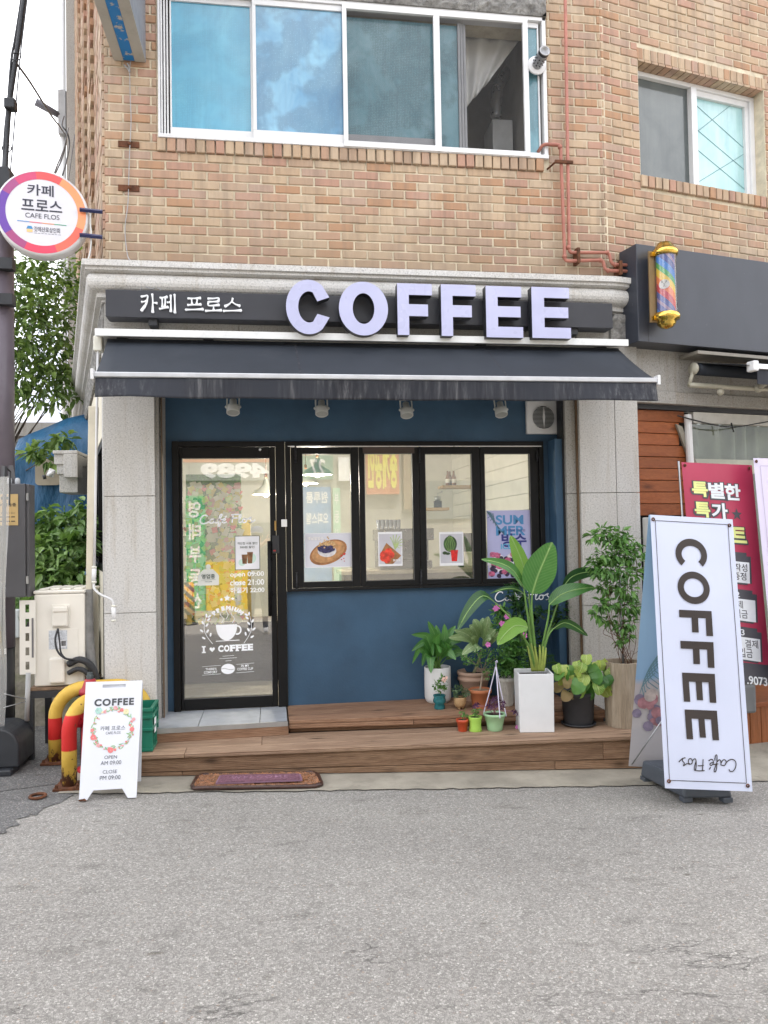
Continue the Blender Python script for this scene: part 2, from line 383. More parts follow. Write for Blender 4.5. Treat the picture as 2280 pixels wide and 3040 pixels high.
def m_wood(name, c0, c1, c2, axis=0, ring=1.0, knots=True, gloss=.7, groove=True):
    """boards; grain runs along `axis`; Object Info random shifts the figure so that no two boards match"""
    q = NT(name); oi = q.n('ShaderNodeObjectInfo'); g = q.n('ShaderNodeNewGeometry')
    off = q.n('ShaderNodeCombineXYZ')
    for i in range(3): q.l(q.math('MULTIPLY', oi.outputs['Random'], (37.3, 11.7, 23.1)[i]), off.inputs[i])
    ad = q.n('ShaderNodeVectorMath', operation='ADD'); q.l(g.outputs['Position'], ad.inputs[0]); q.l(off.outputs[0], ad.inputs[1])
    sc = [14*ring]*3; sc[axis] = 1.1*ring
    mp = q.n('ShaderNodeMapping'); mp.inputs['Scale'].default_value = sc; q.l(ad.outputs[0], mp.inputs[0])
    n1 = q.noise(mp.outputs[0], 1.6, 6, .6, 1.4); n2 = q.noise(mp.outputs[0], 9, 4, .7)
    c = q.ramp(n1, [(.25, c0), (.5, c1), (.75, c2)]); c = q.mix(q.ramp(n2, [(.45, (0,0,0)), (.7, (.4,)*3)]), c, tuple(x*.55 for x in c0))
    if knots:
        ks = [1.6*ring*3.0]*3; ks[axis] = 1.6*ring
        m2 = q.n('ShaderNodeMapping'); m2.inputs['Scale'].default_value = ks; q.l(ad.outputs[0], m2.inputs[0])
        kd = q.vor(m2.outputs[0], 1.5); c = q.mix(q.ramp(kd, [(.05, (.85,)*3), (.14, (.25,)*3), (.22, (0,0,0))]), c, tuple(x*.3 for x in c0))
    oc = q.ramp(oi.outputs['Random'], [(0, (.82,.82,.82)), (1, (1.12,1.1,1.08))]); c = q.mix(1.0, c, oc, 'MULTIPLY')
    q.col(c); q.set(Roughness=gloss); q.b.inputs['Specular IOR Level'].default_value = .3
    h = n2
    if groove:
        w = q.n('ShaderNodeTexWave', wave_type='BANDS'); w.inputs['Scale'].default_value = 26; w.inputs['Distortion'].default_value = .3
        rm = q.n('ShaderNodeMapping'); q.l(g.outputs['Position'], rm.inputs[0])
        rm.inputs['Rotation'].default_value = (0, math.radians(90), 0) if axis == 0 else (0, 0, 0)
        q.l(rm.outputs[0], w.inputs['Vector']); h = q.math('ADD', n2, w.outputs['Fac'])
        c2_ = q.mix(q.math('MULTIPLY', w.outputs['Fac'], .22), c, tuple(x*.45 for x in c0)); q.col(c2_)
    q.bump(h, .4, .004); return q.m
def m_glass(name, tint=(.93,.97,.95), refl=.16, rough=.0, grime=.04):
    """single pane: mostly see-through with a clear mirror image of the street"""
    q = NT(name); t = q.n('ShaderNodeBsdfTransparent'); t.inputs[0].default_value = tint+(1,)
    g = q.n('ShaderNodeBsdfGlossy'); g.inputs['Roughness'].default_value = rough; g.inputs[0].default_value = (1,1,1,1)
    fr = q.n('ShaderNodeFresnel'); fr.inputs['IOR'].default_value = 1.5
    fac = q.math('MINIMUM', q.math('ADD', fr.outputs[0], refl), 1.0)
    mx = q.n('ShaderNodeMixShader'); q.l(fac, mx.inputs[0]); q.l(t.outputs[0], mx.inputs[1]); q.l(g.outputs[0], mx.inputs[2])
    d = q.n('ShaderNodeBsdfDiffuse'); d.inputs[0].default_value = (.7,.72,.7,1)
    m2 = q.n('ShaderNodeMixShader'); q.l(q.math('MULTIPLY', q.noise(q.wco(), 3, 4), grime*2), m2.inputs[0]); q.l(mx.outputs[0], m2.inputs[1]); q.l(d.outputs[0], m2.inputs[2])
    q.l(m2.outputs[0], q.out.inputs[0]); return q.m
def m_gauze(name='screen_gauze', c=(.12,.12,.12), f=.16):
    """fly screen: fine dark mesh that dims whatever lies behind it"""
    q = NT(name); t = q.n('ShaderNodeBsdfTransparent'); t.inputs[0].default_value = (.86,.86,.86,1); d = q.n('ShaderNodeBsdfDiffuse'); d.inputs[0].default_value = c+(1,)
    mx = q.n('ShaderNodeMixShader'); q.l(q.math('ADD', q.math('MULTIPLY', q.noise(q.wco(), 5, 2), .1), f), mx.inputs[0]); q.l(t.outputs[0], mx.inputs[1]); q.l(d.outputs[0], mx.inputs[2]); q.l(mx.outputs[0], q.out.inputs[0]); return q.m
def m_film(name, c0, c1, cells=True, spec=.6, mark=.5):
    """pane backed with coloured sheeting and bubble wrap that has stuck to it in patches"""
    q = NT(name); co = q.wco()
    big = q.noise(q.wco((1.2,1,.8)), 2.4, 5, .6, .8); c = q.ramp(big, [(.3, c0), (.7, c1)])
    if cells:
        d = q.vor(q.wco((1,1,1)), 78, rnd=.25); dot = q.ramp(d, [(.30, (0,0,0)), (.45, (1,1,1))])
        patch = q.ramp(q.noise(co, 3.2, 3), [(.42, (0,0,0)), (.5, (1,1,1))])
        c = q.mix(q.math('MULTIPLY', q.mix(1.0, dot, patch, 'MULTIPLY'), mark), c, tuple(x*.45 for x in c0))
    streak = q.ramp(q.noise(q.wco((14,14,.6)), 2, 3), [(.45, (1,1,1)), (.8, (.84,.86,.88))]); c = q.mix(1.0, c, streak, 'MULTIPLY')
    q.col(c); q.set(Roughness=.4); q.b.inputs['Specular IOR Level'].default_value = spec; q.b.inputs['Coat Weight'].default_value = 1.0; q.b.inputs['Coat Roughness'].default_value = .015
    q.bump(q.noise(co, 60, 3), .1, .003); return q.m
def m_leaf(name, c0, c1, vein=None, gloss=.42, scale=14):
    q = NT(name); co = q.wco(); oi = q.n('ShaderNodeObjectInfo'); g = q.n('ShaderNodeNewGeometry')
    r = q.math('FRACT', q.math('ADD', oi.outputs['Random'], g.outputs['Random Per Island']))
    c = q.ramp(q.math('ADD', q.math('MULTIPLY', q.noise(co, scale, 4), .55), q.math('MULTIPLY', r, .45)), [(.25, c0), (.75, c1)])
    if vein:
        uv = q.n('ShaderNodeUVMap'); s = q.n('ShaderNodeSeparateXYZ'); q.l(uv.outputs[0], s.inputs[0])
        ax = q.math('ABSOLUTE', q.math('SUBTRACT', s.outputs[0], .5))
        mid = q.ramp(ax, [(.0, (1,1,1)), (.05, (0,0,0))])
        w = q.math('SINE', q.math('MULTIPLY', q.math('ADD', q.math('SUBTRACT', s.outputs[1], q.math('MULTIPLY', ax, vein[2])), q.math('MULTIPLY', q.noise(co, 8, 2), vein[4] if len(vein) > 4 else .01)), vein[1]))
        st = q.ramp(w, [(.2, (0,0,0)), (.9, (vein[3],)*3)])
        f = q.mix(1.0, mid, st, 'LIGHTEN'); c = q.mix(f, c, vein[0])
    q.col(c); q.set(Roughness=gloss); q.b.inputs['Subsurface Weight'].default_value = 0
    # a leaf lets some light through
    tr = q.n('ShaderNodeBsdfTranslucent'); q.l(q.mix(1.0, c if not isinstance(c, tuple) else c, (1.2,1.3,.6), 'MULTIPLY'), tr.inputs[0])
    mx = q.n('ShaderNodeMixShader'); mx.inputs[0].default_value = .22; q.l(q.b.outputs[0], mx.inputs[1]); q.l(tr.outputs[0], mx.inputs[2]); q.l(mx.outputs[0], q.out.inputs[0]); return q.m

M_BRICK = m_brick(); M_MORTAR = pm('mortar', srgb(204,192,168), .95, var=.2, vs_=9, bump=.4, bs=120, dirt=.3)
M_GRAN = m_granite(); M_GRAND = m_granite('granite_weathered', .40, (1,.97,.92)); M_ROUGH = m_rough()
M_ROAD = m_asphalt('asphalt', (.115,.111,.104), (.32,.307,.285), (.465,.447,.417))
M_ALLEY = m_asphalt('alley_asphalt', (.06,.06,.06), (.165,.163,.16), (.31,.305,.295), False)
M_CONC = pm('concrete', (.29,.265,.215), .92, var=.25, vs_=3, bump=.5, bs=70, dirt=.5)
M_CREAM = pm('cream_paint', srgb(214,206,186), .7, var=.1, vs_=3, dirt=.25)
M_DECK = m_wood('deck_board', (.18,.112,.072), (.315,.21,.142), (.405,.29,.205), 0)
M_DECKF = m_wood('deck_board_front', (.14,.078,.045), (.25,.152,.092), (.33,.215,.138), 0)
M_DECKR = m_wood('stained_deck_board', (.17,.088,.052), (.29,.17,.105), (.37,.235,.155), 0)
M_CEDAR = m_wood('cedar_cladding', (.20,.055,.016), (.30,.088,.026), (.36,.12,.04), 0, groove=False, gloss=.5)
M_CEDARV = m_wood('cedar_skirting', (.17,.055,.018), (.26,.09,.03), (.33,.125,.05), 2, groove=False, gloss=.55)
M_NAVY = pm('navy_wall_paint', (.033,.083,.148), .6, var=.14, vs_=2.5, bump=.12, bs=60, dirt=.22)
M_BLACK = pm('black_aluminium', (.0055,.0055,.006), .5, var=.15, spec=.25)
M_WHITEAL = pm('white_aluminium', (.70,.70,.70), .4, var=.05, dirt=.12)
M_GLASS = m_glass('shop_glass', refl=.22); M_GLASSD = m_glass('door_glass', refl=.26); M_GLASSW = m_glass('wing_glass', refl=.0)
M_WHITE = pm('white_vinyl', (.94,.95,.98), .5, var=.02)
M_DARK = pm('charcoal_sign_panel', (.028,.029,.036), .5, var=.12, vs_=3)
M_STEEL = pm('galvanised_steel', (.45,.46,.47), .35, .8, var=.12)
M_CHROME = pm('brushed_aluminium', (.74,.75,.77), .32, .7, var=.05)
M_RUST = pm('rusty_steel', (.12,.045,.02), .85, .2, var=.5, vs_=25)
M_BLKPL = pm('black_plastic', (.018,.019,.022), .5, var=.2)
M_SOIL = pm('potting_soil', (.035,.024,.017), .95, var=.5, vs_=60, bump=1, bs=90)
# ================================================================== ground
def sheet(name, pts, mat, dz, parent=None):
    m_ = mb(); m_.poly([(x, y, gz(x)+dz) for x, y in pts]); o = m_.build(name, mat, parent); o['kind'] = 'structure'; return o
def jag(pts, amp, step=.06, seed=3):
    rd = random.Random(seed); out = []
    for (a, b), (c, d) in zip(pts, pts[1:]):
        n = max(1, int(math.hypot(c-a, d-b)/step))
        for i in range(n): out.append((a+(c-a)*i/n+rd.uniform(-amp, amp), b+(d-b)*i/n+rd.uniform(-amp, amp)))
    out.append(pts[-1]); return out
g_ = mb(); g_.grid(lambda u, v: (-70+140*u, -70+140*v, gz(-70+140*u)), 20, 20)
road = g_.build('road', M_ROAD); road['kind'] = 'structure'
q = [G(x, y) for x, y in ((0, 2478), (69, 2432), (158, 2388), (238, 2345))]
edge = jag([(-4.5, -1.45)]+[(p.x, p.y) for p in q]+[(-1.05, -.55), (-1.0, .3)], .035, .035)
sheet('alley_pavement', edge+[(-1.0, 14), (-14, 14), (-14, -1.6)], M_ALLEY, .004)
edge = jag([(-1.32, -.80), (-.75, -.845), (.81, -.976), (2.37, -1.087), (3.3, -1.10), (7.0, -.60)], .012, .05, 5)
strip = sheet('concrete_strip', edge+[(7.0, 1.2), (-.8, .0), (-1.3, -.3)], M_CONC, .008)

# ================================================================== the cafe building
AL = math.radians(12.2); WX = 2.69
WD = V((math.cos(AL), math.sin(AL), 0)); WN = V((math.sin(AL), -math.cos(AL), 0))
BE = math.radians(14.6); CX = -1.19
SDIR = V((-math.sin(BE), math.cos(BE), 0)); SN = V((-math.cos(BE), -math.sin(BE), 0))
def W(u, z, off=0): return V((WX, 0, 0))+WD*u+WN*off+V((0, 0, z))
def Wpx(px, py, off=0):
    p = onpl(px, py, V((WX, 0, 0))+WN*off, WN); return (p-V((WX, 0, 0))).dot(WD), p.z
def S(t, z, off=0): return V((CX, 0, 0))+SDIR*t+SN*off+V((0, 0, z))
cafe = thing('brick_building', 'tan brick corner building with navy cafe front and granite pillars', 'building', (0.7, .5, .1))
wing = thing('brick_building', 'angled tan brick wing on the right above the charcoal barber sign', 'building', (4.2, .9, .0))

# ---- bricks
BW, BC = .19, .0688; JT = .0125
_bm = {}
def brick_mesh(w, h):
    k = (round(w, 3), round(h, 3))
    if k not in _bm:
        w, h = k; c = .004; d = .07
        vs_ = [(0,c,0),(w,c,0),(w,c,h),(0,c,h),(c,0,c),(w-c,0,c),(w-c,0,h-c),(c,0,h-c),(0,d,0),(w,d,0),(w,d,h),(0,d,h)]
        me = bpy.data.meshes.new('brick'); me.from_pydata(vs_, [], [(4,5,6,7),(0,1,5,4),(1,2,6,5),(2,3,7,6),(3,0,4,7),(8,9,1,0),(9,10,2,1),(10,11,3,2),(11,8,0,3)])
        me.materials.append(M_BRICK); me.update(); _bm[k] = me
    return _bm[k]
def bond(u0, u1, v0, v1, holes, course=BC, pitch=.2, phase=0.0, seed=1):
    out = []; rd = random.Random(seed); n = int((v1-v0)/course)
    for r in range(n):
        a = v0+r*course; b = a+course-.0105; x = u0-pitch+((r % 2)*.5)*pitch-phase % pitch
        while x < u1:
            segs = [(max(x, u0), min(x+pitch-.0145, u1))]
            for hx0, hx1, hz0, hz1 in holes:
                if b > hz0+.004 and a < hz1-.004:
                    new = []
                    for s0, s1 in segs:
                        if s1 <= hx0 or s0 >= hx1: new.append((s0, s1)); continue
                        if s0 < hx0: new.append((s0, hx0-.002))
                        if s1 > hx1: new.append((hx1+.002, s1))
                    segs = new
            for s0, s1 in segs:
                if s1-s0 > .012: out.append((s0, s1, a, b))
            x += pitch
    return out
def lay(rects, P, rotz, parent, rest_parent, limit=300, seed=2):
    rd = random.Random(seed); sc = []
    for u0, u1, v0, v1 in rects:
        p = P((u0+u1)/2, (v0+v1)/2); x, y, k = px_of(p)
        inside = -20 < x < IW+20 and -20 < y < IH
        sc.append(((0 if inside else 1), k if inside else k, u0, u1, v0, v1))
    sc.sort(); rest = mb()
    R = Matrix.Rotation(rotz, 4, 'Z')
    for i, (o_, k, u0, u1, v0, v1) in enumerate(sc):
        M = Matrix.Translation(P(u0, v0)) @ R @ Matrix.Translation((0, -.009+rd.uniform(-.003, .003), 0)) @ Matrix.Rotation(rd.gauss(0, .006), 4, 'Y')
        me = brick_mesh(u1-u0, v1-v0)
        if i < limit:
            b = bpy.data.objects.new('brick', me); COL.objects.link(b); b.parent = parent; b.matrix_basis = M
        else:
            rest.add([M @ v.co for v in me.vertices], [tuple(p.vertices) for p in me.polygons])
    if rest.v: rest.build('brickwork', M_BRICK, rest_parent, kind='stuff')
# upper window opening
ux0, ux1 = A(470, 300).x, A(1622, 300).x
uz0, uz1 = A(1000, 438).z, A(1617, 64).z
TOP = 12.6; Z0 = 3.60
m_ = mb(); m_.box(CX+.02, ux0, .006, .26, Z0-.02, TOP); m_.box(ux1, WX+.03, .006, .26, Z0-.02, TOP)
m_.box(ux0, ux1, .006, .26, Z0-.02, uz0); m_.box(ux0, ux1, .006, .26, uz1, TOP)
fwall = m_.build('front_wall', M_MORTAR, cafe)
holes = [(ux0-.01, ux1+.01, uz0-.105, uz1+.28)]
br = bond(CX+.015, WX+.0, Z0, TOP-.1, holes, phase=.06)
lay(br, lambda u, v: V((u, .006, v)), 0, fwall, fwall, 300)
# the rowlock sill course under the window, each header set on edge
rd = random.Random(5)
n = int((ux1-ux0+.02)/.0712)
for i in range(n):
    x = ux0-.01+i*.0712; me = brick_mesh(.0615, .097)
    b = bpy.data.objects.new('sill_brick', me); COL.objects.link(b); b.parent = fwall
    b.matrix_basis = Matrix.Translation((x, -.022+rd.uniform(-.004, .003), uz0-.104)) @ Matrix.Rotation(rd.uniform(-.012, .012), 4, 'Y')
# rough lintel stone over the window
def rough_block(name, x0, x1, y0, y1, z0, z1, parent, seed, amp=.03, fr=None):
    rd = random.Random(seed); nu, nv = max(3, int((x1-x0)/.035)), max(3, int((z1-z0)/.035)); m_ = mb()
    hh = [[rd.uniform(-amp, amp*.5) for _ in range(nu+1)] for _ in range(nv+1)]
    def f(u, v):
        i, j = int(round(u*nu)), int(round(v*nv)); e = 0 if i in (0, nu) or j in (0, nv) else 1
        p = (x0+(x1-x0)*u, y0-(hh[j][i] if e else -.012), z0+(z1-z0)*v)
        return fr(*p) if fr else p
    m_.grid(f, nu, nv)
    bx_ = mb(); bx_.box(x0, x1, y0+.012, y1, z0, z1)
    m_.add([fr(*p) if fr else p for p in bx_.v], bx_.f); return m_.build(name, M_ROUGH, parent)
rough_block('lintel_stone', ux0-.03, A(1617, 20).x, -.045, .2, uz1+.02, uz1+.27, cafe, 4, .02)

# ---- cornice running round from the side wall, across the front and on to the wing
prof = [(0, 3.615), (.150, 3.615), (.150, 3.572), (.128, 3.566), (.128, 3.548), (.112, 3.544)]
prof += [(.052+.062*math.sin(math.radians(a))+.004, 3.475+.066*math.cos(math.radians(a))) for a in range(20, 181, 20)]
prof += [(.046, 3.405), (.046, 3.372), (.012, 3.366), (.012, 3.345), (0, 3.345)]
path = [S(9.2, 0), V((CX, 0, 0)), V((WX, 0, 0)), W(.62, 0)]; nrm = [SN, V((0, -1, 0)), WN]
def mitre(i):
    if i == 0: return nrm[0]
    if i == len(path)-1: return nrm[-1]
    a, b = nrm[i-1], nrm[i]; return (a+b)/(1+a.dot(b))
m_ = mb(); vs_ = []; L = len(prof)
for i, p in enumerate(path):
    k = mitre(i)
    for o_, z in prof: vs_.append(p+k*o_+V((0, 0, z)))
m_.add(vs_, [(i*L+j, i*L+j+1, (i+1)*L+j+1, (i+1)*L+j) for i in range(len(path)-1) for j in range(L-1)])
m_.build('stone_cornice', M_GRANC if 'M_GRANC' in globals() else M_GRAN, cafe)
# ---- granite frieze slabs behind the sign
xs = [CX, -.22, .80, 1.80, 2.42, 2.93]
for i in range(5):
    m_ = mb(); m_.box(xs[i]+.002, xs[i+1]-.002, 0 if i < 4 else -.012, .16, 2.86, 3.36); m_.build('granite_slab', M_GRAND, cafe, bevel=.003)
rough_block('quoin_stone', 2.70, 2.925, -.05, .1, 3.13, 3.345, cafe, 9, .018)
m_ = mb(); m_.box(CX+.005, 2.92, .015, .5, 2.87, 3.5); m_.build('lintel_core', M_CONC, cafe)
# ---- pillars, slab by slab
jl = [.0, A(385, 1820).z, A(385, 1473).z, 2.858]
for i in range(3):
    m_ = mb(); m_.box(CX-.01, -.838, 0, .14, jl[i]+(.002 if i else 0), jl[i+1]-.002); m_.build('pillar_slab', M_GRAN, cafe, bevel=.003)
m_ = mb(); m_.box(CX+.0, -.842, .012, .3, 0, 2.85); m_.build('pillar_core', M_CONC, cafe)
m_ = mb(); m_.box(2.43, 2.92, .05, .32, -.05, 2.85); m_.build('pillar_core', M_CONC, cafe)
for x0, x1, y0 in ((-.838, -.812, .035), (-.812, -.795, .085)):
    m_ = mb(); m_.box(x0, x1, y0, .28, .29, 2.858); m_.build('stone_reveal', M_GRAND, cafe)
m_ = mb(); m_.box(-.798, -.7935, .06, .1, .29, 2.858); m_.build('sealant_line', pm('brown_sealant', (.16,.10,.055), .5), cafe)
xj = A(1831, 1463).x; zr = A(1800, 1463).z; zr2 = A(1800, 1797).z
for x0, x1, y0 in ((2.431, xj, 0), (xj, 2.93, .0)):
    for z0, z1 in ((-.06, zr2), (zr2, zr), (zr, 2.858)):
        m_ = mb(); m_.box(x0+.002, x1-.002, y0, .14, z0+.002, z1-.002); m_.build('pillar_slab', M_GRAN, cafe, bevel=.003)
for x0, x1, y0 in ((2.336, 2.417, .05),):
    for z0, z1 in ((.28, zr), (zr, 2.858)):
        m_ = mb(); m_.box(x0, x1, y0, .20, z0+.002, z1-.002); m_.build('stone_reveal', M_GRAND, cafe)
m_ = mb(); m_.box(2.323, 2.3345, .085, .20, .28, 2.858); m_.build('dark_edge_strip', M_BLKPL, cafe)
m_ = mb(); m_.box(2.4185, 2.4300, .03, .20, .28, 2.858); m_.build('sealant_line', pm('brown_sealant', (.16,.10,.055), .5), cafe)
# ---- navy painted recess
YB = .28
m_ = mb(); m_.box(-.80, 2.42, YB, YB+.10, 2.365, 2.875); m_.build('navy_fascia', M_NAVY, cafe)
m_ = mb(); m_.box(.115, 2.263, YB+.004, YB+.12, .28, 1.185); m_.build('navy_parapet', M_NAVY, cafe)
m_ = mb(); m_.box(2.222, 2.262, YB-.02, YB+.12, 1.185, 2.365); m_.build('navy_jamb', M_NAVY, cafe)
m_ = mb(); m_.box(2.264, 2.3225, .10, YB+.12, .30, 2.364); m_.build('navy_jamb', M_NAVY, cafe)
m_ = mb(); m_.box(-.80, -.745, YB+.002, YB+.12, .29, 2.365); m_.build('navy_jamb', M_NAVY, cafe)
m_ = mb(); m_.box(-.80, 2.43, .0, YB+.1, 2.865, 2.92); m_.build('soffit', M_NAVY, cafe)
# script lettering painted on the parapet
pl_ = FPX(1470, 1752, 1640, 1792, YB); m_ = mb(); put_script(m_, pl_, 0, 1, 0, 1, .009, .003); m_.build('painted_lettering', M_WHITE, cafe)

# ---- side wall running back along the alley (seen at a grazing angle)
rd = random.Random(11); m_ = mb()
core = mb(); core.hexa([S(.012, 3.58, -.30), S(9.2, 3.58, -.30), S(9.2, TOP, -.30), S(.012, TOP, -.30)], [S(.012, 3.58, -.012), S(9.2, 3.58, -.012), S(9.2, TOP, -.012), S(.012, TOP, -.012)])
swall = core.build('side_wall', M_MORTAR, cafe)
cols = (1.25, 1.45, 2.9, 3.2, 5.2, 5.6)
for r in range(int((TOP-3.62)/BC)):
    t = .0 if r % 2 else .1
    if t:
        z0 = 3.62+r*BC; m_.hexa([S(.0, z0, -.05), S(.088, z0, -.05), S(.088, z0+BC-.01, -.05), S(0, z0+BC-.01, -.05)], [S(0, z0, 0), S(.088, z0, 0), S(.088, z0+BC-.01, 0), S(0, z0+BC-.01, 0)])
    while t < 8.7:
        z0 = 3.62+r*BC; o_ = rd.uniform(-.002, .004); t1 = t+.19
        for c_ in cols:
            if abs(t-c_) < .11 and ((r//2) % 7) not in (0,): o_ = .032 if r % 2 else .020
        m_.hexa([S(t, z0, -.05), S(t1, z0, -.05), S(t1, z0+BC-.01, -.05), S(t, z0+BC-.01, -.05)], [S(t, z0, o_), S(t1, z0, o_), S(t1, z0+BC-.01, o_), S(t, z0+BC-.01, o_)])
        t += .2
m_.build('brickwork', M_BRICK, swall, kind='stuff')
m_ = mb(); m_.hexa([S(8.75, -.2, -.3), S(9.2, -.2, -.3), S(9.2, TOP, -.3), S(8.75, TOP, -.3)], [S(8.75, -.2, .14), S(9.2, -.2, .14), S(9.2, TOP, .14), S(8.75, TOP, .14)]); m_.build('end_pilaster', M_GRAND, cafe)
m_ = smb(); m_.tube([S(9.0, .0, .20), S(9.0, TOP, .20)], .055, 10); m_.build('downpipe', M_WHITEAL, cafe)
def sbox(m_, t0, t1, z0, z1, o0, o1): m_.hexa([S(t0, z0, o0), S(t1, z0, o0), S(t1, z1, o0), S(t0, z1, o0)], [S(t0, z0, o1), S(t1, z0, o1), S(t1, z1, o1), S(t0, z1, o1)])
rough_block('side_frieze', .0, 9.0, -.015, .2, 3.05, 3.34, cafe, 21, .012, fr=lambda x, y, z: S(x+.02, z, -y))
m_ = mb(); sbox(m_, .02, .32, 0, 3.04, -.2, .0); m_.build('side_pier', M_GRAN, cafe)
m_ = mb(); sbox(m_, .32, 9.2, 2.45, 3.045, -.25, -.02); sbox(m_, .32, .55, -.1, 2.45, -.25, -.02); sbox(m_, .55, 9.2, -.1, 1.35, -.25, -.02); sbox(m_, 5.0, 9.2, 1.35, 2.45, -.25, -.02)
m_.build('side_wall_render', M_CREAM, cafe)
m_ = mb(); sbox(m_, .55, 5.0, 1.35, 2.45, -.22, -.10); w_ = m_.build('side_window', m_film('dark_side_pane', (.01,.012,.015), (.02,.025,.03), False), cafe)
m_ = mb()
for t in (.55, 1.6, 2.7, 3.8, 4.94): sbox(m_, t, t+.06, 1.35, 2.45, -.10, -.03)
sbox(m_, .55, 5.0, 2.39, 2.449, -.10, -.025); sbox(m_, .55, 5.0, 1.352, 1.41, -.10, -.025); m_.build('side_window_frame', M_BLACK, w_)
# closed body of the building behind the shop and the first floor
m_ = mb(); m_.hexa([(-1.05, 1.35, 2.9), (4.2, 1.9, 2.9), (3.6, 9.0, 2.9), (-3.2, 8.8, 2.9)], [(-1.05, 1.35, TOP), (4.2, 1.9, TOP), (3.6, 9.0, TOP), (-3.2, 8.8, TOP)]); m_.build('upper_storey_core', M_CONC, cafe)
m_ = mb(); m_.add([(CX, 0, TOP), (WX, 0, TOP), tuple(W(4, TOP)), (5.2, 9, TOP), (-3.5, 9, TOP)], [(0,1,2,3,4)]); m_.build('roof_slab', M_CONC, cafe)

# ================================================================== wing
ww0, wz0_ = Wpx(1904, 521); ww1, wz1_ = Wpx(2268, 268); wz0_ = 4.55; wz1_ = 5.52
m_ = mb()
def wbox(m_, u0, u1, z0, z1, o0, o1): m_.hexa([W(u0, z0, o0), W(u1, z0, o0), W(u1, z1, o0), W(u0, z1, o0)], [W(u0, z0, o1), W(u1, z0, o1), W(u1, z1, o1), W(u0, z1, o1)])
WE = 4.2
wbox(m_, .03, ww0, 3.02, TOP, -.3, -.008); wbox(m_, ww1, WE, 3.02, TOP, -.3, -.008); wbox(m_, ww0, ww1, 3.02, wz0_, -.3, -.008); wbox(m_, ww0, ww1, wz1_, TOP, -.3, -.008)
wwall = m_.build('front_wall', M_MORTAR, wing)
wb = bond(.006, WE, Z0-8*BC, TOP-.1, [(ww0-.005, ww1+.005, wz0_-.105, wz1_+.105)], phase=.0, seed=4)
lay(wb, lambda u, v: W(u, v, -.008), AL, wwall, wwall, 300, 8)
rd = random.Random(6); R = Matrix.Rotation(AL, 4, 'Z')
for z, nm, dy in ((wz0_-.104, 'sill_brick', -.02), (wz1_+.006, 'header_brick', .0)):
    for i in range(int((ww1-ww0+.02)/.0712)+1):
        b = bpy.data.objects.new(nm, brick_mesh(.0615, .095)); COL.objects.link(b); b.parent = wwall
        b.matrix_basis = Matrix.Translation(W(ww0-.01+i*.0712, z, -.008)) @ R @ Matrix.Translation((0, dy-.01+rd.uniform(-.003, .003), 0))
m_ = mb()
for i in range(int((ww1-ww0)/.0712)): wbox(m_, ww0+i*.0712, ww0+i*.0712+.062, wz1_-.012, wz1_+.006, -.12, -.0)
m_.build('soffit_bricks', M_BRICK, wwall, kind='stuff')
m_ = mb(); wbox(m_, 0.02, WE, 5.4, 5.45, -.31, -.305); wbox(m_, .02, WE, 3.0, TOP, -1.2, -.9); m_.build('wing_core', M_CONC, wing)
# wing window: white frame, mesh screen on the left leaf, obscured glass on the right
fr_ = mb()
OF = -.115
wbox(fr_, ww0, ww1, wz1_-.05, wz1_-.013, OF-.06, OF); wbox(fr_, ww0, ww1, wz0_, wz0_+.045, OF-.06, OF+.02)
wbox(fr_, ww0, ww0+.03, wz0_+.045, wz1_-.05, OF-.06, OF); wbox(fr_, ww1-.05, ww1, wz0_+.045, wz1_-.05, OF-.06, OF)
um = (ww0+ww1)/2-.01
wbox(fr_, um-.03, um+.03, wz0_+.045, wz1_-.05, OF-.06, OF+.012)
wbox(fr_, um+.03, ww1-.05, wz1_-.1, wz1_-.05, OF-.07, OF-.02); wbox(fr_, ww1-.09, ww1-.05, wz0_+.045, wz1_-.1, OF-.07, OF-.02)
wwin = fr_.build('window', M_WHITEAL, wing, bevel=.003)
m_ = mb(); wbox(m_, ww0+.03, um-.03, wz0_+.045, wz1_-.05, OF-.05, OF-.04); m_.build('mesh_screen', m_film('grey_screen', (.05,.062,.062), (.11,.125,.12), False, .3), wwin)
m_ = mb(); wbox(m_, um+.03, ww1-.09, wz0_+.045, wz1_-.1, OF-.06, OF-.05); wwp = m_.build('pane', m_film('aqua_pane', (.22,.45,.46), (.42,.66,.66), False, .8), wwin)
m_ = mb()
a0, a1, b0, b1 = um+.03, ww1-.09, wz0_+.045, wz1_-.1
for (p, q_) in (((a0,b1-.04),(a1,b1-.36)),((a0,b1-.26),(a1,b1-.56)),((a0,b1-.44),(a1,b1-.74)),((a1-.14,b1),(a0,b1-.34)),((a1,b1-.42),(a0,b1-.78))):
    m_.tube([W(*p, OF-.047), W(*q_, OF-.047)], .0022, 4)
m_.build('wire_in_glass', pm('teal_wire', (.10,.24,.26), .5), wwp)
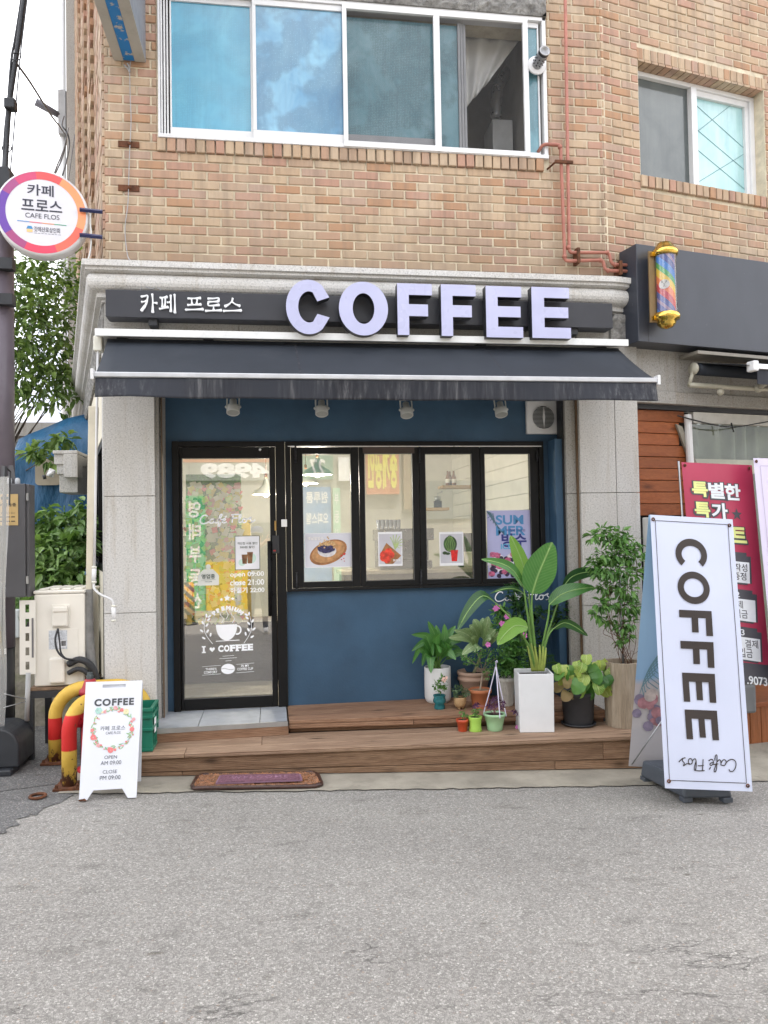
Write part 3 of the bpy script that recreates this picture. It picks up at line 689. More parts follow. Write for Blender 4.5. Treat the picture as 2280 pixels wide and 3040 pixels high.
# wing ground floor: stone lintel, cedar boards, curtained shop window
m_ = mb(); wbox(m_, .235, WE, 2.76, 3.115, -.2, .004); m_.build('stone_lintel', M_GRAND, wing, bevel=.003)
m_ = mb(); wbox(m_, .235, WE, 2.655, 2.757, -.2, .025); m_.build('stone_sill_band', M_GRAND, wing, bevel=.006)
m_ = mb(); wbox(m_, .235, WE, 2.615, 2.652, -.3, -.03); m_.build('shutter_track', M_BLKPL, wing)
zc = 2.612; ph = .0975; i = 0
while zc-ph > 1.70:
    u1 = .80 if i == 0 else (.74 if i < 3 else .86)
    m_ = mb(); wbox(m_, .255, u1, zc-ph+.004, zc, -.09, -.06+.004*(i % 2)); m_.build('cedar_board', M_CEDAR, wing, bevel=.004); zc -= ph; i += 1
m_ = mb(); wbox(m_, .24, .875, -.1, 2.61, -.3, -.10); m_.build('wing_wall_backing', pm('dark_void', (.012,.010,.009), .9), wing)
m_ = mb(); m_.tube([W(.80, 2.58, -.02), W(.83, 1.6, -.02)], .03, 10); m_.build('white_drainpipe', M_WHITEAL, wing)
m_ = mb(); m_.hexa([W(.69, 2.50, -.05), W(.75, 2.48, -.05), W(1.0, 1.95, -.05), W(.93, 1.93, -.05)], [W(.69, 2.50, -.03), W(.75, 2.48, -.03), W(1.0, 1.95, -.03), W(.93, 1.93, -.03)]); m_.build('slanting_brace', M_CONC, wing)
m_ = mb(); wbox(m_, .88, WE, 2.52, 2.61, -.1, -.04); m_.build('window_header', pm('pale_beam', (.55,.54,.5), .6, dirt=.4), wing)
m_ = smb()
m_.grid(lambda u, v: W(.88+2.6*u, .4+2.15*v, -.24+.045*math.sin(u*95+math.sin(u*23)*1.5)*(1 if v > .02 else .9)), 160, 3)
m_.build('curtain', pm('sage_curtain', (.34,.37,.29), .9, var=.1), wing)
m_ = mb(); m_.quad(W(.88, .4, -.08), W(3.6, .4, -.08), W(3.6, 2.52, -.08), W(.88, 2.52, -.08)); m_.build('shop_pane', M_GLASSW, wing)
m_ = mb(); wbox(m_, .88, 3.6, 2.10, 2.22, -.16, -.1); m_.build('cream_window_band', M_CREAM, wing)
m_ = mb(); wbox(m_, .88, WE, -.2, .45, -.3, -.09); m_.build('wing_plinth', M_CONC, wing)
# cable sagging across the shop window
m_ = smb(); m_.tube(cat([W(.66, 2.56, .02), W(1.0, 2.50, .03), W(1.25, 2.485, .03), W(1.55, 2.53, .03), W(1.95, 2.60, .03)]), .006, 6); m_.tube([W(1.22, 2.52, .03), W(1.24, 2.44, .035)], .007, 5); m_.build('sagging_cable', M_BLKPL, wing)
# ================================================================== first-floor sliding window
def frame_rect(m_, x0, x1, z0, z1, t, y0, y1, tb=None, tt=None):
    tb = tb or t; tt = tt or t
    m_.box(x0, x1, y0, y1, z0, z0+tb); m_.box(x0, x1, y0, y1, z1-tt, z1); m_.box(x0, x0+t, y0, y1, z0+tb, z1-tt); m_.box(x1-t, x1, y0, y1, z0+tb, z1-tt)
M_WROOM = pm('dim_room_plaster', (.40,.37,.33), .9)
WT = 5.72
m_ = mb(); m_.box(ux0, ux1, -.03, .1, uz0-.008, uz0+.022); m_.box(ux0, ux0+.015, -.02, .1, uz0+.022, uz1+.02); m_.box(ux1-.03, ux1, -.02, .1, uz0+.022, uz1+.02); m_.box(ux0, ux1, -.02, .1, uz1-.01, uz1+.02)
for k in range(3): m_.box(ux0+.018+.02*k, ux0+.030+.02*k, .0+.012*k, .08, uz0+.022, uz1-.012)
upw = m_.build('window', M_WHITEAL, cafe, bevel=.003)
def sash(px0, px1, y, t0, t1, tb, tt, mat, nm='pane', frame=M_WHITEAL, zb=None):
    """one leaf: outer frame between the photo columns px0..px1"""
    x0, x1 = A(px0, 240, y).x, A(px1, 240, y).x; z0 = uz0+.024 if zb is None else zb; z1 = uz1-.012
    f = mb(); f.box(x0, x1, y-.012, y+.02, z0, z0+tb); f.box(x0, x1, y-.012, y+.02, z1-tt, z1); f.box(x0, x0+t0, y-.012, y+.02, z0+tb, z1-tt); f.box(x1-t1, x1, y-.012, y+.02, z0+tb, z1-tt)
    so = f.build('sash', frame, upw, bevel=.003)
    if mat:
        g = mb(); g.box(x0+t0, x1-t1, y+.002, y+.008, z0+tb, z1-tt); g.build(nm, mat, so)
    return so, x0, x1, z0, z1
F1 = m_film('blue_sheet_pane', srgb(56,140,172), srgb(92,170,194), True, .5, .2); F2 = m_film('bubble_wrap_pane', srgb(50,126,168), srgb(120,176,200), True, .6, .55); F3 = m_film('teal_bubble_pane', srgb(70,128,142), srgb(130,172,182), True, .4, .5)  # F3 is the teal-grey bubble wrap sheeting
sash(505, 752, .035, .012, .02, .075, .045, F1)
sash(750, 1030, .005, .028, .02, .075, .045, F2)
so, x0, x1, z0, z1 = sash(1018, 1306, -.028, .034, .046, .045, .040, None, zb=uz0-.004)
g = mb(); g.quad((x0+.03, -.016, z0+.04), (x1-.04, -.016, z0+.04), (x1-.04, -.016, z1-.035), (x0+.03, -.016, z1-.035)); g.build('mesh_screen', m_gauze(), so)
g = mb(); g.box(x0+.01, x1-.03, .03, .04, z0+.12, z1-.06); g.build('pane', F3, so); g = mb(); g.box(x0+.01, x1-.03, .01, .045, z0+.03, z0+.12); g.build('inner_rail', pm('grey_rail', (.36,.36,.37), .4), so)
so, x0, x1, z0, z1 = sash(1296, 1569, -.026, .03, .042, .04, .038, None, zb=uz0-.004)
g = mb(); g.quad((x0+.03, -.016, z0+.035), (x1-.04, -.016, z0+.035), (x1-.04, -.016, z1-.03), (x0+.03, -.016, z1-.03)); g.build('mesh_screen', m_gauze(), so)
xa, xb = A(1306, 300, .04).x, A(1360, 300, .04).x
g = mb(); g.box(xa, xb, .035, .045, z0+.05, z1-.06); g.build('pane', F3, so)
g = mb(); xc_ = A(1386, 300, .04).x
for k in range(3): g.box(xb+(xc_-xb)*k/3+.002, xb+(xc_-xb)*(k+1)/3-.003, .02+.006*k, .06, z0+.03, z1-.04)
g.build('sash_stile', pm('grey_rail', (.36,.36,.37), .4), so)
# narrow fixed light at the right end
so, x0, x1, z0, z1 = sash(1558, 1600, .02, .004, .012, .03, .04, F3)
# the room behind the open leaf
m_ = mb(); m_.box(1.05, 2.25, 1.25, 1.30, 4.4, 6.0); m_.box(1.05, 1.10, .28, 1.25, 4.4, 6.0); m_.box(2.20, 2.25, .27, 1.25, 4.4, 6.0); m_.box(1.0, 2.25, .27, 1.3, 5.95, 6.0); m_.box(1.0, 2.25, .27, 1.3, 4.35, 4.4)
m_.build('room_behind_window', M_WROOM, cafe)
boiler = thing('wall_boiler', 'white boiler cabinet inside the open first floor window', 'boiler', (1.83, .8, 4.4))
m_ = mb(); b0 = A(1462, 352, .62); b1 = A(1524, 440, .62); m_.box(b0.x, b1.x, .62, .9, 4.41, b0.z); m_.build('cabinet', pm('white_enamel', (.8,.8,.78), .35), boiler, bevel=.008)
m_ = smb(); d0 = A(1472, 350, .75); pts = cat([d0, A(1476, 270, .75), A(1490, 235, .8), A(1510, 215, .95), A(1520, 215, 1.2)], 8)
m_.tube(pts, [.045+.006*(i % 2) for i in range(len(pts))], 12); m_.build('flexible_duct', pm('crinkled_foil', (.62,.62,.62), .3, .8), boiler)
m_ = smb()
def cf(u, v):
    tl = A(1378, 105, .3); tr = A(1542, 118, .3); bl = A(1380, 322, .3); br_ = A(1452, 240, .3)
    p = tl*((1-u)*(1-v))+tr*(u*(1-v))+bl*((1-u)*v)+br_*(u*v); p.y += .02*math.sin(u*16)+.01*math.sin(v*13); return p
m_.grid(cf, 30, 14); cu_ = m_.build('curtain', pm('linen_curtain', (.88,.87,.84), .85, var=.06), None, solid=.004); tag(cu_, 'white curtain tied back inside the open first floor window', 'curtain')
# flue through the narrow light
c = A(1592, 196, -.02); fl = thing('boiler_flue', 'white collared flue pipe poking out beside the first floor window', 'flue', c)
m_ = smb(); m_.lathe([(.075, 0), (.075, .012), (.068, .016), (.0, .016)], c, 24, (0, -1, 0)); m_.build('collar', M_WHITEAL, fl)
dirf = V((.06, -1, .12)).normalized(); m_ = smb(); m_.lathe([(.040, .01), (.040, .14), (.043, .141), (.043, .17), (.034, .172), (.030, .15), (.018, .15), (.0, .152)], c, 20, dirf); m_.build('pipe', pm('dull_flue', (.4,.4,.41), .4, .4), fl)
m_ = mb(); m_.lathe([(.0435, .142), (.0435, .168)], c, 20, dirf, cap=False); e1 = V((1,0,0)); e2 = dirf.cross(e1)
for k in range(9):
    a = 2*math.pi*k/9
    for j in range(3):
        p = c+dirf*(.045+.03*j)+(e1*math.cos(a)+e2*math.sin(a))*.0405; m_.ball(p, .006, 6, 4)
m_.build('vent_holes', M_BLKPL, fl)

# ================================================================== cafe door
DY = .27
def bx4(px0, py0, px1, py1, Y): p = FPX(px0, py0, px1, py1, Y); return p.c[0].x, p.c[1].x, p.c[0].z, p.c[2].z
dx0, dx1, dz0, dz1 = -.745, .112, .30, 2.362
m_ = mb(); m_.box(dx0, dx0+.05, DY-.03, DY+.09, dz0, dz1); m_.box(dx1-.072, dx1, DY-.03, DY+.09, dz0, dz1); m_.box(dx0+.05, dx1-.072, DY-.03, DY+.09, dz1-.04, dz1)
m_.build('door_frame', M_BLACK, cafe, bevel=.003)
lx0, lx1, lz0, lz1 = dx0+.053, dx1-.075, dz0+.006, dz1-.043
gx0, gx1, gz0_, gz1_ = bx4(544, 1361, 805, 2069, DY+.01)
m_ = mb(); m_.box(lx0, gx0, DY-.012, DY+.03, lz0, lz1); m_.box(gx1, lx1, DY-.012, DY+.03, lz0, lz1); m_.box(gx0, gx1, DY-.012, DY+.03, lz0, gz0_); m_.box(gx0, gx1, DY-.012, DY+.03, gz1_, lz1)
door = m_.build('door', M_BLACK, cafe, bevel=.004)
m_ = mb(); m_.quad((gx0, DY+.012, gz0_), (gx1, DY+.012, gz0_), (gx1, DY+.012, gz1_), (gx0, DY+.012, gz1_)); m_.build('pane', M_GLASSD, door)
m_ = mb(); e = .004; frame_rect(m_, gx0-.001, gx1+.001, gz0_-.001, gz1_+.001, e, DY-.015, DY-.0125); m_.build('glazing_bead', pm('bead_grey', (.09,.09,.095), .4), door)
h0, h1, k0, k1 = bx4(796, 1606, 806, 1829, DY-.06)
m_ = smb(); m_.tube([(h0+.012, DY-.06, k0), (h0+.012, DY-.06, k1)], .0145, 12)
for z in (k0+.17, k1-.14): m_.tube([(h0+.012, DY-.06, z), (h0+.03, DY-.01, z)], .008, 8)
m_.build('pull_handle', M_BLACK, door)
h0, h1, k0, k1 = bx4(808, 1590, 829, 1643, DY-.03); m_ = mb(); m_.box(h0, h1, DY-.045, DY-.012, k0, k1); m_.build('digital_lock', M_BLKPL, door, bevel=.004)
m_ = mb(); rect(m_, FP(h0, h1, k0, k1, DY-.045), .15, .5, .12, .2, .001); m_.build('lock_light', pm('red_led', (.35,.02,.02), .3), door)
h0, h1, k0, k1 = bx4(815, 1546, 825, 1575, DY-.013); m_ = mb(); m_.box(h0, h1, DY-.0145, DY-.012, k0, k1); m_.build('lock_sticker', pm('ochre_sticker', srgb(190,150,80), .5), door)
p = A(772, 1335, DY-.013); m_ = smb(); m_.lathe([(.010, 0), (.010, .004), (.004, .005), (0, .005)], p, 16, (0, -1, 0)); m_.build('keyhole', M_CHROME, door)
h0, h1, k0, k1 = bx4(835, 1542, 852, 1564, DY-.03); m_ = mb(); m_.box(h0, h1, DY-.045, DY-.03, k0, k1); sw = m_.build('door_switch', pm('switch_white', (.8,.8,.78), .4), None, bevel=.003); tag(sw, 'small white switch plate on the black post right of the door', 'switch')
# white vinyl lettering on the glass
DP = lambda a, b, c, d: FPX(a, b, c, d, DY+.009)
CX0, CY0, CS = 560, 1740, 240/1659.0            # the logo, read off an enlargement of the door
def DL(a, b, c, d): return DP(CX0+a*CS, CY0+b*CS, CX0+c*CS, CY0+d*CS)
m_ = mb(); put_script(m_, DP(594, 1526, 758, 1562), 0, 1, 0, 1, .010, .001); m_.build('script_lettering', M_WHITE, door)
m_ = mb(); put_text(m_, 'open 09:00', DP(683, 1697, 784, 1715), 0, 1, 0, 1, .001, .018); m_.build('opening_hours', M_WHITE, door)
m_ = mb(); put_text(m_, 'close 21:00', DP(683, 1720, 784, 1737), 0, 1, 0, 1, .001, .018); m_.build('opening_hours', M_WHITE, door)
m_ = mb(); put_text(m_, '하절기 22:00', DP(683, 1743, 785, 1760), 0, 1, 0, 1, .001, .02); m_.build('opening_hours', M_WHITE, door)
m_ = mb()
for a, b, r in ((790, 245, 75), (672, 275, 42), (903, 260, 42)):
    p_ = DL(a-100, b-100, a+100, b+100); star(m_, p_, .5, .5, r*CS*.00262, .001, .45)
m_.build('star_print', M_WHITE, door); m_ = mb()
# PREMIUM on an arc
pr = DL(330, 300, 1260, 1200); W_, H_ = pr.w, pr.h
for i, ch in enumerate('PREMIUM'):
    an = math.radians([133, 117, 103, 87, 74, 62, 46][i]); rr = .395*W_; cx_, cy_ = .5*W_, H_-.93*rr-.06
    c_ = V((cx_+rr*1.08*math.cos(an), cy_+rr*.96*math.sin(an))); t = an-math.pi/2
    vs_, fs_, asp = glyphs(ch, .09); hh = .034; wid = min(hh*asp*1.15, .038)
    def fn(x, y, o, c_=c_, t=t, wid=wid, hh=hh):
        a, b = (x-.5)*wid, (y-.5)*hh; X, Y_ = c_.x+a*math.cos(t)-b*math.sin(t), c_.y+a*math.sin(t)+b*math.cos(t); return pr.P(X/W_, Y_/H_, .001+o)
    lift(m_, vs_, fs_, fn)
m_.build('premium_lettering', M_WHITE, door); m_ = mb()
cup = DL(540, 780, 1110, 1150)
upoly(m_, cup, [(.04, .98)]+[(.42+.38*math.cos(a), .92+(-.82)*abs(math.sin(a))) for a in [math.pi+math.pi*i/16 for i in range(17)]]+[(.80, .98)])
ring(m_, cup, .80, .66, .16, .27, .105, .19, .001, 16, -math.pi*.62, math.pi*.55)
stroke(m_, cup, [(.03, .075), (.88, .095)], .0055, .0012)
stm = DL(640, 450, 940, 760)
for q_ in ([(.02,.7),(.05,.55),(.22,.35),(.22,.2),(.1,.02)], [(.42,1.),(.44,.8),(.56,.6),(.52,.42),(.42,.3)], [(.78,.7),(.8,.55),(.97,.35),(.97,.2),(.85,.02)]):
    stroke(m_, stm, [(p.x, p.y) for p in cat([(x, y, 0) for x, y in q_], 5)], .0038, .001)
m_.build('coffee_cup_print', M_WHITE, door); m_ = mb()
for mir in (0, 1):
    m_ = mb()
    lp = DL(245, 560, 500, 1190) if not mir else DL(1120, 520, 1360, 1170)
    X = (lambda u: 1-u) if mir else (lambda u: u)
    stem = [(X(.96), .0), (X(.55), .22), (X(.32), .42), (X(.30), .60), (X(.42), .86)]
    stroke(m_, lp, [(p.x, p.y) for p in cat([(x, y, 0) for x, y in stem], 5)], .0032, .001)
    for u, v, an in ((.18,.20,150),(.74,.30,80),(.02,.44,140),(.50,.42,60),(.12,.70,120),(.46,.62,50),(.60,.80,40),(.42,.93,95),(.66,.90,30)):
        an = math.radians(180-an if mir else an); cx_, cy_ = X(u+.06), v
        pts = []
        for k in range(12):
            t = 2*math.pi*k/12; a, b = .0125*math.cos(t), .0055*math.sin(t); a, b = a*1.25, b*1.35; pts.append((cx_+(a*math.cos(an)-b*math.sin(an))/lp.w, cy_+(a*math.sin(an)+b*math.cos(an))/lp.h))
        upoly(m_, lp, pts, .0013)
    m_.build('laurel_print', M_WHITE, door)
m_ = mb()
tx = DL(270, 1180, 1325, 1365)
def slab(ch, pl, u0, u1, v0, v1):               # heavy slab-serif capital: bold letter plus serifs
    put_text(m_, ch, pl, u0, u1, v0, v1, .0012, .055)
slab('I', tx, .02, .055, .05, .80)
for v in (.05, .68): rect(m_, tx, 0, .075, v, v+.14, .0015)
heart(m_, tx, .20, .42, .022, .0012)
for i, ch in enumerate('COFFEE'):
    u0 = .315+i*.1155; slab(ch, tx, u0, u0+.105, .10+.02*i*.5, .84+.02*i*.5)
    if ch in 'FE': rect(m_, tx, u0-.008, u0+.06, .10+.01*i, .22+.01*i, .0015); rect(m_, tx, u0-.008, u0+.03, .72+.01*i, .84+.01*i, .0015)
m_.build('slogan_lettering', M_WHITE, door); m_ = mb()
ln = DL(620, 1420, 1000, 1545)
for u0, u1, v in ((.2,.82,.9),(.03,.97,.52),(.36,.68,.1)): stroke(m_, ln, [(u0, v-.02), (u1, v+.04)], .0022, .001)
bn = DL(665, 1595, 950, 1805); blob(m_, bn, .5, .5, .5, .5, .001, 28)
ft = DL(275, 1580, 1345, 1825)
for u0, u1 in ((0, .355), (.655, 1.0)):
    for v in (.09, .80): stroke(m_, ft, [(u0, v-.02+(.08 if u0 else 0)), (u1, v+.04+(.08 if u0 else 0))], .002, .001)
for s_, u0, u1, v0, v1 in (("THERE'S", .065, .275, .47, .66), ('COMFORT', .035, .29, .20, .40), ('IN MY', .75, .905, .62, .82), ('COFFEE CUP', .675, .98, .36, .56)): put_text(m_, s_, ft, u0, u1, v0, v1, .001, .01)
m_.build('bean_emblem', M_WHITE, door)
m_ = mb(); stroke(m_, bn, [(p.x, p.y) for p in cat([(0,.52,0),(.25,.56,0),(.5,.48,0),(.75,.42,0),(1,.5,0)], 6)], .003, .002); m_.build('bean_crease', pm('bean_line', (.16,.16,.14), .6), door)
# the OPEN tag hanging inside the glass and the discount notice
p_ = DP(587, 1690, 650, 1738); m_ = mb(); upoly(m_, p_, [(0,0),(1,0),(1,.62),(.72,1),(.28,1),(0,.62)], 0); blob(m_, p_, .5, 1.15, .12, .16, 0)
op = m_.build('open_tag', pm('ivory_card', (.72,.73,.68), .6), None, solid=.002); tag(op, 'ivory open for business tag hung on the door glass', 'tag')
m_ = mb(); put_text(m_, '영업중', p_, .18, .82, .42, .70, .004, .012); stroke(m_, p_, [(.15,.34),(.85,.36)], .0014, .004); put_text(m_, 'WELCOME', p_, .33, .68, .20, .27, .004); m_.build('lettering', pm('tag_ink', (.03,.07,.06), .6), op)
p_ = DP(697, 1590, 772, 1692); m_ = mb(); rect(m_, p_, 0, 1, 0, 1, .001); nt_ = m_.build('door_notice', pm('notice_paper', (.80,.80,.83), .6), None); tag(nt_, 'white cup discount notice with two iced coffees on the door', 'notice')
m_ = mb(); frame_rect_uv = lambda m, p, t: [rect(m, p, 0, 1, 0, t*p.w/p.h, .0018), rect(m, p, 0, 1, 1-t*p.w/p.h, 1, .0018), rect(m, p, 0, t, 0, 1, .0018), rect(m, p, 1-t, 1, 0, 1, .0018)]
frame_rect_uv(m_, p_, .028); m_.build('border', pm('notice_border', (.12,.13,.09), .6), nt_)
m_ = mb(); put_text(m_, '개인컵 사용 할인', p_, .10, .90, .74, .81, .002, .015); put_text(m_, '300원 할인', p_, .20, .78, .63, .70, .002, .015); m_.build('lettering', pm('notice_ink', (.05,.07,.05), .6), nt_)
m_ = mb(); blob(m_, p_, .62, .34, .22, .16, .0016); blob(m_, p_, .28, .22, .14, .10, .0016); m_.build('mint_splash', pm('mint_print', (.55,.72,.63), .6), nt_)
m_ = mb(); upoly(m_, p_, [(.30,.18),(.47,.18),(.50,.45),(.27,.45)], .002); upoly(m_, p_, [(.51,.19),(.68,.19),(.72,.52),(.49,.52)], .0022); m_.build('iced_coffee_print', pm('coffee_print', (.20,.09,.035), .5, var=.5, vs_=30), nt_)

# ================================================================== four-leaf folding window
WY = .27
def WPX(a, b, c, d, Y): return bx4(840+a*.4943, 1280+b*.4943, 840+c*.4943, 1280+d*.4943, Y)
fx0, fx1, fz0, fz1 = .116, 2.220, 1.187, 2.362
m_ = mb(); frame_rect(m_, fx0, fx1, fz0, fz1, .040, WY-.03, WY+.09, .022, .036); fwin = m_.build('folding_window', M_BLACK, cafe, bevel=.003)
m_ = mb(); m_.box(fx0+.02, fx1-.02, WY-.034, WY-.031, fz1-.043, fz1-.038); m_.build('bright_track', M_CHROME, fwin)
bounds = (66, 460, 820, 1187, 1538); GL = ((120,137,411,903),(492,135,781,896),(857,137,1137,888),(1213,137,1486,884))
bx_ = [WPX(b, 500, b+1, 501, WY)[0] for b in bounds]; bx_[0] = fx0+.042; bx_[4] = fx1-.042
for i in range(4):
    gx0, gx1, g0, g1 = WPX(*GL[i], WY); x0, x1 = bx_[i]+.002, bx_[i+1]-.002; z0, z1 = fz0+.025, fz1-.046
    m_ = mb(); m_.box(x0, gx0, WY-.014, WY+.03, z0, z1); m_.box(gx1, x1, WY-.014, WY+.03, z0, z1); m_.box(gx0, gx1, WY-.014, WY+.03, z0, g0); m_.box(gx0, gx1, WY-.014, WY+.03, g1, z1)
    lf = m_.build('leaf_frame', M_BLACK, fwin, bevel=.003)
    m_ = mb(); m_.quad((gx0, WY+.01, g0), (gx1, WY+.01, g0), (gx1, WY+.01, g1), (gx0, WY+.01, g1)); m_.build('pane', M_GLASS, lf)
    m_ = mb(); frame_rect(m_, gx0-.001, gx1+.001, g0-.001, g1+.001, .004, WY-.017, WY-.0145); m_.build('glazing_bead', pm('bead_grey', (.09,.09,.095), .4), lf)
for a, b, c_, d in ((71,90,80,185),(77,850,88,950),(815,95,824,187),(826,835,836,937),(1524,118,1532,178)):
    x0, x1, z0, z1 = WPX(a, b, c_, d, WY-.03); m_ = smb(); m_.tube([((x0+x1)/2, WY-.03, z0), ((x0+x1)/2, WY-.03, z1)], .007, 8)
    for k in range(6):
        z = z0+(z1-z0)*k/5; m_.tube([((x0+x1)/2, WY-.03, z-.003), ((x0+x1)/2, WY-.03, z+.003)], .009, 8)
    m_.build('hinge', M_BLKPL, fwin)
x0, x1, z0, z1 = WPX(480, 97, 788, 132, WY-.02); m_ = mb(); m_.box(x0, x1, WY-.03, WY-.0145, z0, z1); m_.build('brown_top_rail', pm('brown_rail', (.055,.035,.028), .5), fwin)
# ---- pictures stuck to the panes
PY = WY+.0075
def print_sheet(a, b, c_, d, name, label, catg, col, nm):
    p_ = FPX(840+a*.4943, 1280+b*.4943, 840+c_*.4943, 1280+d*.4943, PY); m_ = mb(); rect(m_, p_, 0, 1, 0, 1, 0); o = m_.build(name, pm(nm, col, .45, var=.06, vs_=5), None); tag(o, label, catg); return p_, o
def pr_(o, nm, matname, col, fn, var=.25, vs_=30):
    m_ = mb(); fn(m_); return m_.build(nm, pm(matname, col, .45, var=var, vs_=vs_), o)
# shaved-ice bowl
p_, o = print_sheet(132, 612, 412, 818, 'menu_photo', 'landscape photo of shaved ice on a wooden board stuck on the first folding pane', 'poster', (.66,.66,.72), 'photo_grey')
pr_(o, 'border', 'photo_white', (.85,.85,.87), lambda m: frame_rect_uv(m, p_, .012), 0)
pr_(o, 'board_print', 'acacia_print', (.34,.15,.055), lambda m: [upoly(m, p_, [(.50+.40*math.cos(t)*.97-.10*math.sin(t), .44+.30*math.sin(t)+.22*math.cos(t)) for t in [i*math.pi/16 for i in range(32)]], .0012)], .4, 18)
pr_(o, 'board_face_print', 'acacia_face_print', (.50,.26,.11), lambda m: [upoly(m, p_, [(.50+.35*math.cos(t)*.97-.09*math.sin(t), .46+.26*math.sin(t)+.19*math.cos(t)) for t in [i*math.pi/16 for i in range(32)]], .0014)], .35, 22)
pr_(o, 'bowl_print', 'glass_bowl_print', (.62,.60,.62), lambda m: blob(m, p_, .47, .48, .20, .18, .0016), .2, 40)
pr_(o, 'bean_print', 'bean_print', (.035,.03,.10), lambda m: blob(m, p_, .46, .54, .20, .12, .0018, 26, jit=.2), .6, 70)
rdp = random.Random(3)
def cubes(m):
    for k in range(34):
        u, v, s_ = .46+rdp.gauss(0, .085), .70+rdp.gauss(0, .055), .022; t = rdp.random()*1.5
        upoly(m, p_, [(u+s_*math.cos(t+i*math.pi/2), v+s_*1.35*math.sin(t+i*math.pi/2)) for i in range(4)], .002+.00003*k)
pr_(o, 'rice_cake_print', 'rice_cake_print', (.62,.42,.20), cubes, .35, 60)
pr_(o, 'title', 'title_white', (.86,.84,.82), lambda m: put_text(m, '옛날팥빙수', p_, .06, .40, .80, .90, .004, .03), 0)
pr_(o, 'heart_print', 'heart_red', (.55,.03,.03), lambda m: [heart(m, p_, u, v, r, .003) for u, v, r in ((.84,.38,.012),(.78,.33,.009),(.83,.25,.006),(.78,.22,.006),(.84,.17,.005))])
# tomatoes
p_, o = print_sheet(572, 605, 717, 810, 'menu_photo', 'portrait photo of red tomatoes on a board stuck on the second folding pane', 'poster', (.82,.82,.84), 'photo_paper')
pr_(o, 'backdrop_print', 'backdrop_print', (.56,.55,.60), lambda m: rect(m, p_, .04, .96, .06, .94, .0008), .1, 6)
pr_(o, 'board_print', 'acacia_print', (.34,.15,.055), lambda m: upoly(m, p_, [(.05,.32),(.34,.68),(.95,.30),(.60,.06),(.30,.06)], .0012))
pr_(o, 'leaf_print', 'spider_leaf_print', (.42,.52,.22), lambda m: [stroke(m, p_, [(.70,.48),(.70+.14*math.cos(a),.66+.10*math.sin(a)),(.72+.30*math.cos(a),.70+.22*math.sin(a))], .007, .0014+.0001*i) for i, a in enumerate([.0,.4,.9,1.4,1.9,2.4,-.5,-1.0])])
pr_(o, 'tomato_print', 'tomato_print', (.66,.055,.03), lambda m: [blob(m, p_, u, v, .15, .105, .0016+.0002*i) for i, (u, v) in enumerate(((.22,.34),(.42,.42),(.34,.27),(.52,.33),(.36,.19),(.22,.24)))], .5, 26)
pr_(o, 'title', 'title_white', (.86,.84,.82), lambda m: put_text(m, '토마토', p_, .60, .92, .13, .20, .004, .03), 0)
# watermelon juice
p_, o = print_sheet(940, 605, 1084, 808, 'menu_photo', 'portrait photo of watermelon and red juice stuck on the third folding pane', 'poster', (.82,.82,.84), 'photo_paper')
pr_(o, 'backdrop_print', 'backdrop_print', (.56,.55,.60), lambda m: rect(m, p_, .04, .96, .08, .94, .0008), .1, 6)
pr_(o, 'melon_print', 'melon_print', (.045,.10,.03), lambda m: blob(m, p_, .45, .64, .28, .24, .0012), .5, 16)
pr_(o, 'melon_stripes', 'melon_stripe_print', (.16,.27,.07), lambda m: [stroke(m, p_, [(.45+dx*.3,.86),(.45+dx,.64),(.45+dx*.4,.42)], .006, .0014) for dx in (-.2,-.1,0,.1,.2)])
pr_(o, 'stalk_print', 'leaf_dark_print', (.03,.06,.02), lambda m: [stroke(m, p_, [(.36,.86),(.40,.90),(.50,.88)], .004, .0016), blob(m, p_, .22, .38, .10, .05, .0016), blob(m, p_, .34, .36, .10, .04, .0016)])
pr_(o, 'juice_print', 'juice_print', (.66,.02,.02), lambda m: upoly(m, p_, [(.50,.13),(.72,.13),(.77,.46),(.46,.46)], .0018), .3, 40)
pr_(o, 'straw_print', 'straw_print', (.05,.05,.05), lambda m: stroke(m, p_, [(.63,.40),(.70,.62)], .005, .002))
# SUMMER poster
p_, o = print_sheet(1227, 475, 1495, 885, 'summer_poster', 'tall pale blue summer shaved ice poster on the rightmost folding pane', 'poster', (.44,.44,.68), 'poster_lilac')
rdp = random.Random(9)
pr_(o, 'palm_print', 'palm_print', (.08,.16,.22), lambda m: [stroke(m, p_, [(0.,.99),(.16,.95-.02*i),(.02+.06*i,.99-.04*i-.1)], .006, .001+.0001*i) for i in range(7)], .2)
pr_(o, 'title', 'poster_blue', (.07,.26,.52), lambda m: [put_text(m, 'SUM', p_, .20, .82, .79, .93, .0014, .03), put_text(m, 'MER', p_, .20, .86, .63, .77, .0014, .03)], .15)
pr_(o, 'brush_lettering', 'poster_navy', (.03,.04,.22), lambda m: [put_text(m, '빙수', p_, .32, .88, .46, .66, .0022, .03), put_text(m, '여름에 맛나는', p_, .42, .86, .685, .725, .0026, .01)], .1)
pr_(o, 'ice_lettering', 'poster_cyan', (.10,.42,.66), lambda m: put_text(m, 'ICE', p_, .30, .54, .43, .51, .0024, .02), .1)
pr_(o, 'snow_print', 'poster_snow', (.74,.70,.76), lambda m: [blob(m, p_, .12+rdp.random()*.8, .12+rdp.random()*.2, .13, .06, .001+.0001*k, 14, jit=.3) for k in range(12)])
pr_(o, 'berry_print', 'poster_berry', (.035,.022,.055), lambda m: [blob(m, p_, .08+rdp.random()*.82, .04+rdp.random()*.26, .05, .032, .0024+.00005*k, 12, jit=.2) for k in range(46)], .6, 60)
pr_(o, 'fruit_print', 'poster_pink', (.50,.12,.22), lambda m: [blob(m, p_, .08+rdp.random()*.82, .06+rdp.random()*.30, .075, .04, .005+.00005*k, 12, jit=.4) for k in range(12)], .5, 40)

